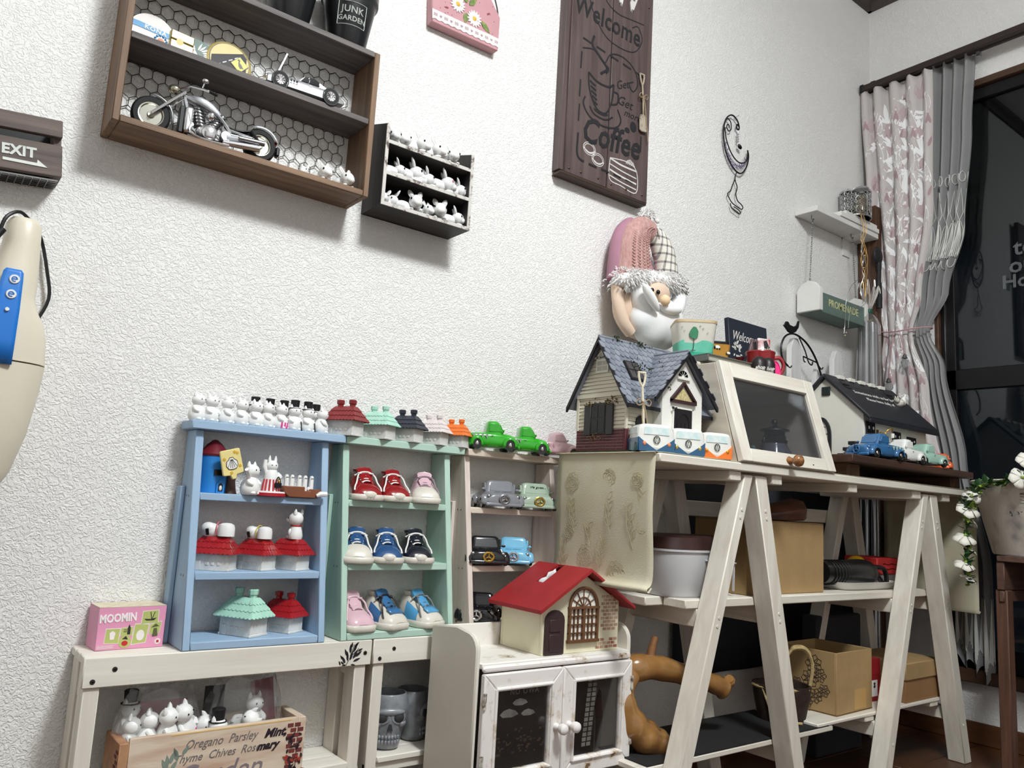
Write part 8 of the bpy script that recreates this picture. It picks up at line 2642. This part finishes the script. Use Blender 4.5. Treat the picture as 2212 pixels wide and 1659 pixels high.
# trucks on the plank
GT3 = 'truck planters on the dark plank'
truck_at(tg, (1.832, -.35, .7377), -98, (.95, 1.04, 1.05), 'blue truck with pale fringe, leftmost on the dark plank', TBL2, {'headlight': TBL2, 'emblem_ring': TBL2, 'emblem': TBL2, 'emblem_bow': TBL2, 'bunting_flag': mat('fringe_pale', (190, 214, 204), .4)}, GT3)
truck_at(tk, (1.957, -.349, .7377), -100, (.9, .82, 1.02), 'white truck ornament second on the dark plank', TWH, {'headlight': TWH, 'emblem_ring': TWH, 'emblem': TWH, 'emblem_bow': TWH}, GT3)
truck_at(tk, (2.072, -.349, .7377), -104, (.9, .84, 1.0), 'pale green truck ornament third on the dark plank', TMT, {'headlight': CHROME, 'emblem_ring': TMT, 'emblem': TMT, 'emblem_bow': TMT}, GT3)
truck_at(tk, (2.19, -.335, .7377), -70, (.8, .5, .75), 'orange truck ornament mostly hidden at the right end of the plank', TOR, {'headlight': TOR, 'emblem_ring': TOR, 'emblem': TOR, 'emblem_bow': TOR}, GT3)
# ================================================================ middle trestle shelf
ZM = .4276
t = thing('plastic_tub', 'white plastic tub on the middle trestle shelf behind the left leg', 'tub', (1.285, -.232, ZM))
t.scale = (.88, .82, 1)
TUBW = mat('tub_white', (196, 196, 198), .3, var=.02)
G().loft([ring(0, 0, rx, ry, z, 40, 3.2) for z, rx, ry in ((0, .108, .078), (.004, .112, .082), (.085, .118, .088), (.086, .122, .092), (.09, .122, .092), (.09, .116, .086), (.01, .108, .078))]).mk('tub', TUBW, t, ang=50)
G().box(-.02, .045, -.093, -.084, .069, .0725).mk('grip_ridge', TUBW, t, .001)
G().box(.06, .0625, -.088, -.083, .01, .066).box(.09, .0925, -.083, -.076, .01, .066).box(.06, .0925, -.088, -.08, .064, .067).mk('panel_ridge', TUBW, t, .001)
t = thing('brown_lid', 'dark brown lid lying across the white tub', 'lid', (1.285, -.232, ZM + .0905))
t.scale = (.88, .82, 1)
G().loft([ring(0, 0, rx, ry, z, 30, 3.5) for z, rx, ry in ((0, .12, .085), (.022, .116, .08), (.026, .1, .07))]).mk('lid', mat('lid_brown', (62, 36, 30), .5, var=.15), t, ang=50)
KR = mat('kraft_card', (172, 142, 98), .75, var=.04, vs=30)
KRD = mat('kraft_inside', (150, 118, 78), .8, var=.05)
t = thing('cardboard_box', 'closed plain cardboard box on the middle trestle shelf', 'box', (1.565, -.2, ZM))
G().box(-.155, .135, -.095, .04, 0, .152).mk('carton', KR, t, .002)
G().box(-.1545, .1345, -.0945, .0395, .152, .1535).mk('top_flap', KR, t)
t = thing('driftwood', 'small reddish piece of wood lying on the cardboard box', 'wood piece', (1.605, -.235, ZM + .154), R(-12))
DRF = mat('reddish_wood', (104, 64, 46), .5, col2=(70, 42, 32), vs=12, stretch=(1, 5, 5), coat=.2)
G().loft([[(x, y * w_, z0_ + z * h) for y, z in ((-1, 0), (1, 0), (1.1, .6), (.4, 1), (-.6, .9), (-1.1, .5))] for x, w_, h, z0_ in ((-.075, .018, .022, 0), (-.03, .03, .034, .0), (.02, .034, .044, .002), (.055, .03, .05, .004), (.07, .022, .044, .008))]).mk('wood', DRF, t, .003, 2)
t = thing('foam_tray', 'white foam tray holding black and yellow pieces on the middle shelf', 'tray', (1.93, -.235, ZM))
G().loft([ring(0, 0, rx, ry, z, 32, 5) for z, rx, ry in ((0, .115, .05), (.002, .118, .053), (.017, .134, .066), (.019, .136, .068), (.019, .130, .062), (.005, .114, .049))]).mk('tray', mat('tray_white', (226, 224, 220), .5, var=.01), t, ang=40)
t = thing('black_torch', 'black plastic torch with a handle lying in the white tray', 'torch', (1.90, -.255, ZM + .006))
PBK = mat('plastic_black', (20, 20, 21), .3, var=.05)
g = G().tube(spline([(-.15, .0, .035), (-.06, 0, .034), (.02, -.002, .033), (.055, -.004, .03), (.08, -.004, .028)], 4), [.026, .027, .028, .028, .029, .03, .031, .032, .033, .033, .033, .032, .03, .026, .022, .018, .014], 18)
g.mk('barrel', PBK, t, ang=50)
g = G()
for i in range(11):
  g.tube([(-.125 + i * .013, .0285 * math.cos(a), .0345 + .0285 * math.sin(a)) for a in [q * PI / 8 for q in range(16)]], .0012, 5, closed=True)
g.mk('grip_rings', PBK, t)
G().ell((.045, -.026, .043), (.013, .008, .012), 14, 9).mk('switch', PBK, t)
G().tube(spline([(.07, -.006, .046), (.115, -.012, .044), (.13, -.014, .03), (.128, -.016, .008), (.112, -.016, .006), (.095, -.012, .022)], 4), .006, 8).mk('handle_loop', PBK, t)
t = thing('yellow_toy', 'bright yellow plastic piece behind the black torch', 'toy', (1.985, -.215, ZM + .012))
YP = mat('plastic_yellow', (240, 190, 30), .4, var=.02)
G().ell((0, 0, .045), (.028, .022, .02), 16, 10).ell((.038, -.01, .022), (.014, .014, .014), 14, 9).tube([(0, 0, .04), (.035, -.01, .024)], [.014, .011], 10).ell((.015, -.012, .012), (.018, .012, .012), 12, 8).mk('piece', YP, t, ang=60)
t = thing('shaped_card', 'white rounded card with black line drawing standing behind the tray', 'card', (1.905, -.13, ZM))
t.rotation_euler = (R(-8), 0, R(-6))
card = spline([(-.06, 0), (-.055, .06), (-.04, .09), (-.022, .125), (.0, .135), (.03, .13), (.042, .105), (.05, .085), (.065, .078), (.075, .055), (.072, 0)], 4)
G().prism(card, 'y', -.0015, .0015).mk('card', mat('card_white', (206, 204, 200), .6, var=.01), t)
g = G()
g.tube([(p[0], -.0022, p[1]) for p in spline([(-.04, .05), (-.028, .085), (-.008, .106), (.006, .085), (.006, .06)], 5)], .0014, 5)
g.tube([(p[0], -.0022, p[1]) for p in spline([(.012, .055), (.022, .075), (.034, .055)], 5)], .0014, 5)
g.tube([(p[0], -.0022, p[1]) for p in spline([(.04, .05), (.048, .078), (.058, .05)], 5)], .0014, 5)
for i in range(6):
  a = R(30 * i)
  g.tube([(.025 - .01 * math.cos(a), -.0022, .105 - .01 * math.sin(a)), (.025 + .01 * math.cos(a), -.0022, .105 + .01 * math.sin(a))], .0007, 4)
g.mk('line_drawing', DT, t)
t = thing('clear_box', 'milky clear plastic case behind the black torch', 'plastic case', (1.79, -.15, ZM))
G().box(-.075, .085, -.03, .03, 0, .088).mk('case', mat('milky_plastic', (140, 132, 138), .35, trans=.15, var=.03), t, .006, 3)
t = thing('red_box', 'red lidded box with black pen lines on the middle shelf at right', 'box', (2.075, -.21, ZM))
G().box(-.052, .06, -.04, .045, 0, .032).mk('grey_base', mat('base_grey', (130, 124, 122), .6, var=.05), t, .002)
G().box(-.056, .062, -.043, .048, .032, .074).mk('red_lid', mat('lid_red', (196, 44, 46), .55, var=.03), t, .003)
g = G()
for z in (.046, .058):
  g.tube([(x, -.0436, z + .0015 * math.sin(i * 1.7)) for i, x in enumerate([-.03 + q * .01 for q in range(9)])], .0009, 4)
g.tube([(x, -.0405, .016 + .002 * math.sin(i * 1.4)) for i, x in enumerate([-.045 + q * .01 for q in range(10)])], .0009, 4)
g.mk('pen_lines', EYE, t)
t = thing('black_pennant', 'small black triangular tag hanging behind the trestle table', 'tag', (1.955, -.045, .60))
G().prism([(-.018, -.02), (.014, -.014), (.004, .05), (-.004, .05)], 'y', -.001, .001).mk('tag', BLACK, t)
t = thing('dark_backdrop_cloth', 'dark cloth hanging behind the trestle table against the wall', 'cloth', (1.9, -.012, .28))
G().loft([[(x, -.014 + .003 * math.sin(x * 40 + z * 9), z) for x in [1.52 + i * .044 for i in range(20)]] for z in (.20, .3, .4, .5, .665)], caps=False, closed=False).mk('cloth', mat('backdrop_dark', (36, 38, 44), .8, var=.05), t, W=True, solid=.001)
# ================================================================ lowest trestle shelf
t = thing('root_ornament', 'polished golden brown tree root ornament on the black mat', 'wood ornament', (1.19, -.235, .1493))
ROOT = mat('root_polished', (166, 122, 70), .2, col2=(116, 76, 40), vs=16, coat=.8, bump=.2, bs=40, lo=.25, hi=.6)
def knob(pts, rr, n=14):
  P = spline(pts, 5)
  k_ = len(rr) - 1
  rs_ = []
  for i in range(len(P)):
    u = i / (len(P) - 1) * k_
    j = min(int(u), k_ - 1)
    rs_.append((rr[j] + (rr[j + 1] - rr[j]) * (u - j)) * (1 + .06 * math.sin(i * 1.3)))
  g = G().tube(P, rs_, n)
  return g
knob([(-.07, .03, .13), (-.04, 0, .145), (.02, -.008, .142), (.10, -.012, .122), (.17, -.016, .103), (.205, -.02, .090)], [.02, .026, .024, .021, .019, .024]).mk('trunk', ROOT, t, ang=70, sub=1)
knob([(.0, -.004, .15), (.004, -.004, .175), (.012, -.006, .20)], [.013, .008, .006], 10).mk('twig', mat('twig_brown', (150, 104, 66), .4, var=.15, vs=60), t, ang=70)
knob([(.2, -.02, .088), (.21, -.03, .106), (.205, -.034, .112)], [.015, .012, .008], 10).mk('knot', ROOT, t, ang=70)
knob([(-.05, .0, .14), (-.075, -.005, .10), (-.06, -.012, .055), (-.03, -.02, .028), (.005, -.03, .013), (.035, -.036, .008)], [.022, .024, .03, .032, .026, .007]).mk('root_foot', ROOT, t, ang=70, sub=1)
knob([(-.06, .02, .12), (-.07, .05, .06), (-.06, .07, .01)], [.022, .024, .02]).mk('back_root', ROOT, t, ang=70)
t = thing('open_box', 'open cardboard box with a line drawn flower print on the lowest shelf', 'box', (1.70, -.2, .1558))
bx0, bx1, by0, by1, bh = 0, .166, 0, .146, .137
for a in (G().box(bx0, bx1, by0, by0 + .003, 0, bh), G().box(bx0, bx1, by1 - .003, by1, 0, bh), G().box(bx0, bx0 + .003, by0 + .003, by1 - .003, 0, bh), G().box(bx1 - .003, bx1, by0 + .003, by1 - .003, 0, bh)):
  a.mk('side_panel', KR, t, .0008)
G().box(bx0, bx1, by0, by1, 0, .003).mk('bottom_panel', KRD, t)
G().box(bx1 - .085, bx1 - .03, by0 - .0006, by0, .006, .05).mk('tape', mat('tape_tan', (190, 152, 94), .4, var=.03), t)
t.location = (1.741, -.301, .1558)
t.rotation_euler = (0, 0, R(2))
bx = t
INKB = mat('box_ink', (62, 48, 40), .7, var=0)
g = G()
def pfl(cy, cz, s, n=6):
  P = lambda y, z: (bx0 - .0004, .085 + cy + y * s, cz + z * s)
  for i in range(n):
    a = 2 * PI * i / n
    g.tube([P(.3 * math.cos(a), .3 * math.sin(a)), P(.85 * math.cos(a - .4), .85 * math.sin(a - .4)), P(1.05 * math.cos(a), 1.05 * math.sin(a)), P(.85 * math.cos(a + .4), .85 * math.sin(a + .4)), P(.3 * math.cos(a), .3 * math.sin(a))], .0008, 4)
  g.tube([P(.25 * math.cos(q), .25 * math.sin(q)) for q in range(7)], .0008, 4)
for cy, cz, s, n in ((-.03, .105, .02, 7), (-.045, .082, .016, 6), (-.02, .07, .02, 8), (-.055, .05, .014, 6), (-.035, .035, .016, 7), (.0, .035, .015, 6), (.012, .055, .013, 6), (-.015, .018, .012, 6), (.02, .02, .012, 6)):
  pfl(cy, cz, s, n)
g.mk('flower_print', INKB, bx)
t = thing('basket', 'small dark basket with raffia handle beside the open box', 'basket', (1.628, -.235, .1493), R(-40))
BSK = mat('raffia', (196, 172, 120), .8, var=.15, vs=120)
BKD = mat('basket_dark', (56, 40, 32), .7, var=.2, vs=80, bump=.4, bs=150)
G().loft([ring(0, 0, r_, r_ * .8, z, 24, 2.4) for z, r_ in ((0, .05), (.05, .06), (.075, .063), (.075, .058), (.01, .046))]).mk('basket', BKD, t)
G().tube(spline([(.062, 0, .07), (.066, -.005, .12), (.05, -.01, .152), (.025, -.012, .155), (.01, -.012, .14)], 6), [.004] * 10 + [.006] * 10 + [.004] * 5, 6).mk('handle', BSK, t)
G().tube(spline([(.05, -.03, .0705), (.0, -.05, .0705), (-.05, -.03, .0705), (-.063, 0, .0705)], 5), .004, 6).tube([(-.05, -.03, .07), (-.03, -.05, .005), (.03, -.05, .004)], .003, 6).mk('raffia_rim', BSK, t)
t = thing('lidded_box', 'lidded cardboard box at the right end of the lowest shelf', 'box', (2.125, -.238, .1558), 0)
G().box(-.085, .10, -.072, .08, 0, .075).mk('carton', mat('kraft_brown', (150, 112, 72), .75, var=.05), t, .001)
G().box(-.089, .104, -.076, .084, .054, .095).mk('lid', KR, t, .002)
t = thing('red_shoebox', 'red box standing between the open box and lidded box', 'box', (1.968, -.21, .1558))
G().box(-.045, .045, -.05, .06, 0, .10).mk('carton', mat('box_red', (150, 22, 32), .5, var=.04), t, .001)
G().box(-.0455, .0455, -.0505, .0605, .062, .101).mk('lid', mat('box_red_lid', (160, 26, 36), .5, var=.04), t, .001)
G().box(.0, .03, -.0508, -.05, .012, .05).mk('label', MATTW, t)
txt('S', .016, EYE, t, (.015, -.0512, .038), bold=.001)
t = thing('dark_bin', 'dark grey fabric bin behind the open box', 'bin', (2.0, -.132, .0))
G().box(-.085, .13, -.016, .03, 0, .345).mk('bin', mat('bin_dark', (44, 46, 52), .8, var=.05), t, .006, 2)
# ================================================================ right foreground: stool and flower bucket
SX, SY = 2.25, -.535
ST2 = wood('stool_red_brown', (110, 76, 60), (78, 54, 44), 'z', 8, .5, .2)
STX = wood('stool_red_brown_top', (104, 76, 64), (76, 56, 48), 'x', 8, .5, .2)
t = thing('stool', 'reddish brown wooden stool under the white flower bucket', 'stool', (SX, SY, 0))
k = dict(parent=t, W=True, bevel=.002)
G().box(2.128, 2.46, -.70, -.49, .515, .529).mk('seat', STX, **k)
G().box(2.133, 2.455, -.505, -.487, .448, .515).mk('apron', STX, **k)
G().box(2.133, 2.455, -.70, -.682, .448, .515).mk('apron', STX, **k)
for x, y in ((2.138, -.508), (2.138, -.70), (2.42, -.508), (2.42, -.70)):
  G().box(x, x + .034, y, y + .026, 0, .448).mk('leg', ST2, **k)
G().box(2.133, 2.455, -.503, -.491, .42, .446).mk('lower_rail', STX, **k)
BUC = mat('bucket_white', (226, 221, 212), .6, col2=(150, 142, 136), vs=11, lo=.36, hi=.5, bump=.15, bs=60)
BC = (2.31, -.545)
t = thing('flower_bucket', 'white weathered metal bucket with faded lettering on the stool', 'bucket', (BC[0], BC[1], .5292))
br0, br1, bh = .122, .168, .178
G().lathe([(.001, 0), (br0, 0), (br0 + .003, .004), (br1, bh), (br1 + .004, bh + .004), (br1 + .001, bh + .007), (br1 - .003, bh), (br0, .008), (.001, .008)], 44).mk('bucket', BUC, t)
INKS = mat('bucket_ink', (120, 112, 112), .7, var=.15, vs=60)
for s, z, sz in (('ARTED RS', .098, .026), ('FOTTE', .070, .025), ('CHATEAU', .042, .022)):
  o = txt(s, sz, INKS, t, (0, 0, 0), (0, 0, 0))
  for v in o.data.vertices:
    zz = z + v.co.y
    r_ = br0 + (br1 - br0) * zz / bh + .0006
    a = R(186) + v.co.x / r_
    v.co = (r_ * math.cos(a), r_ * math.sin(a), zz)
g = G()
for i in range(5):
  g.tube([((br0 + .04) * math.cos(R(178 + q * 6)), (br0 + .0405) * math.sin(R(178 + q * 6)), .15 + .004 * math.sin(q + i) - i * .005) for q in range(5)], .0008, 4)
g.mk('faded_drawing', INKS, t)
GLF = mat('leaf_green', (52, 92, 48), .45, col2=(34, 66, 36), vs=50)
GLL = mat('leaf_lime', (150, 178, 66), .5, var=.1)
PTL = mat('petal', (236, 232, 222), .6, var=.03)
def vleaf(g, p, d, ln, wd):
  d = Vector(d).normalized()
  s = d.cross(Vector((0, 0, 1)))
  if s.length < .1:
    s = Vector((1, 0, 0))
  s.normalize()
  u = s.cross(d)
  p = Vector(p)
  v = [p, p + d * ln * .35 + s * wd / 2, p + d * ln * .35 - s * wd / 2, p + d * ln * .35 - u * wd * .12, p + d * ln * .75 + s * wd * .36, p + d * ln * .75 - s * wd * .36, p + d * ln * .75 - u * wd * .1, p + d * ln]
  g.add(v, [(0, 3, 1), (0, 2, 3), (1, 3, 6, 4), (3, 2, 5, 6), (4, 6, 7), (6, 5, 7)])
t = thing('flower_garland', 'artificial garland of white flowers and small leaves trailing over the bucket', 'artificial flowers', (2.13, -.56, .70))
k = dict(parent=t, W=True)
def trail(pts, n, ln, seed, lime=.2):
  rr = random.Random(seed)
  P = spline(pts, 8)
  G().tube(P, .0014, 5).mk('stem', mat('stem_green', (70, 92, 50), .6), **k)
  ga, gb_ = G(), G()
  for i in range(n):
    q = Vector(P[int(i / n * (len(P) - 1))])
    d_ = (rr.uniform(-1, 1), rr.uniform(-1, .6), rr.uniform(-.7, .9))
    vleaf(gb_ if rr.random() < lime else ga, q, d_, ln * rr.uniform(.7, 1.2), ln * .55)
  ga.mk('leaves', GLF, kind='stuff', ang=20, **k)
  gb_.mk('lime_leaves', GLL, kind='stuff', ang=20, **k)
def rim(a, h=0.0, d=.0):
  return (BC[0] + (.176 + d) * math.cos(R(a)), BC[1] + (.176 + d) * math.sin(R(a)), .716 + h)
trail([rim(285, .03), rim(262, .025), rim(240, .015), rim(215, .008), rim(190, .0), rim(172, -.004, .01), (2.105, -.455, .69), (2.092, -.44, .65), (2.09, -.44, .60), (2.094, -.44, .55), (2.09, -.44, .50), (2.093, -.44, .455)], 260, .022, 1)
trail([rim(290, .04), rim(255, .035), rim(225, .025), rim(200, .012)], 220, .024, 2)
trail([rim(212, 0), rim(210, -.02, .004), rim(208, -.06, -.002), rim(208, -.10, -.008)], 30, .02, 3)
trail([rim(180, 0), (2.11, -.47, .69), (2.09, -.455, .65), (2.085, -.45, .62)], 60, .022, 4, .55)
def blossom(p, n, s, tilt):
  """Five wavy white petals round a yellow eye, facing direction n."""
  n = Vector(n).normalized()
  a = n.cross(Vector((0, 0, 1)))
  if a.length < .1:
    a = Vector((1, 0, 0))
  a.normalize()
  b = n.cross(a)
  p = Vector(p)
  g = G()
  for i in range(5):
    rows = []
    for j in range(4):
      rr = s * .86 * (.12 + .88 * j / 3)
      row = []
      for q in range(5):
        an = 2 * PI * i / 5 + (q - 2) * .30
        h = tilt * s * (j / 3) ** 1.6 * .5 + .06 * s * math.sin(q * 2.2 + i) * j / 3
        row.append(p + (a * math.cos(an) + b * math.sin(an)) * rr * (1 - .06 * abs(q - 2)) + n * h)
      rows.append(row)
    g.loft(rows, caps=False, closed=False)
  f = g.mk('blossom', PTL, solid=.0006, ang=60, **k)
  G().ell(tuple(p + n * .002), .0035, 8, 6).mk('blossom_eye', GLL, **k)
for p, n, s, tl in ((rim(183, .0, .015), (-.6, -.8, .3), .032, -.5), (rim(200, -.01, .01), (-.5, -.8, -.2), .03, -.4), (rim(228, -.03, .008), (-.4, -.9, -.3), .034, -.5), ((2.088, -.455, .668), (-.9, -.4, .2), .026, -.6), ((2.085, -.45, .64), (-.4, -.6, .75), .034, -.55),
          (rim(208, -.11, .004), (-.3, -.5, .8), .034, -.5), ((2.083, -.44, .572), (-.4, -.4, .9), .032, -.7), ((2.11, -.44, .545), (.3, -.5, .8), .026, -.6), ((2.08, -.44, .508), (-.2, -.4, .9), .03, -.7), ((2.1, -.44, .475), (.2, -.4, .95), .026, -.7),
          (rim(185, .045), (-.7, -.5, .5), .026, -.3), (rim(262, .06), (-.2, -.9, .4), .034, -.3), ((2.11, -.445, .61), (.5, -.4, .7), .024, -.6)):
  blossom(p, n, s, tl)
G().ell(rim(240, .045), (.015, .012, .009), 12, 8).mk('yellow_flower', mat('flower_yellow', (236, 206, 50), .5, var=.1, vs=90), **k)
G().tube(spline([rim(200, -.01, .006), rim(225, .005, .008), rim(250, .012, .008), rim(280, .018, .008)], 6), .0035, 7).mk('rope_stem', mat('garland_cord', (196, 188, 176), .6, var=.1), **k)
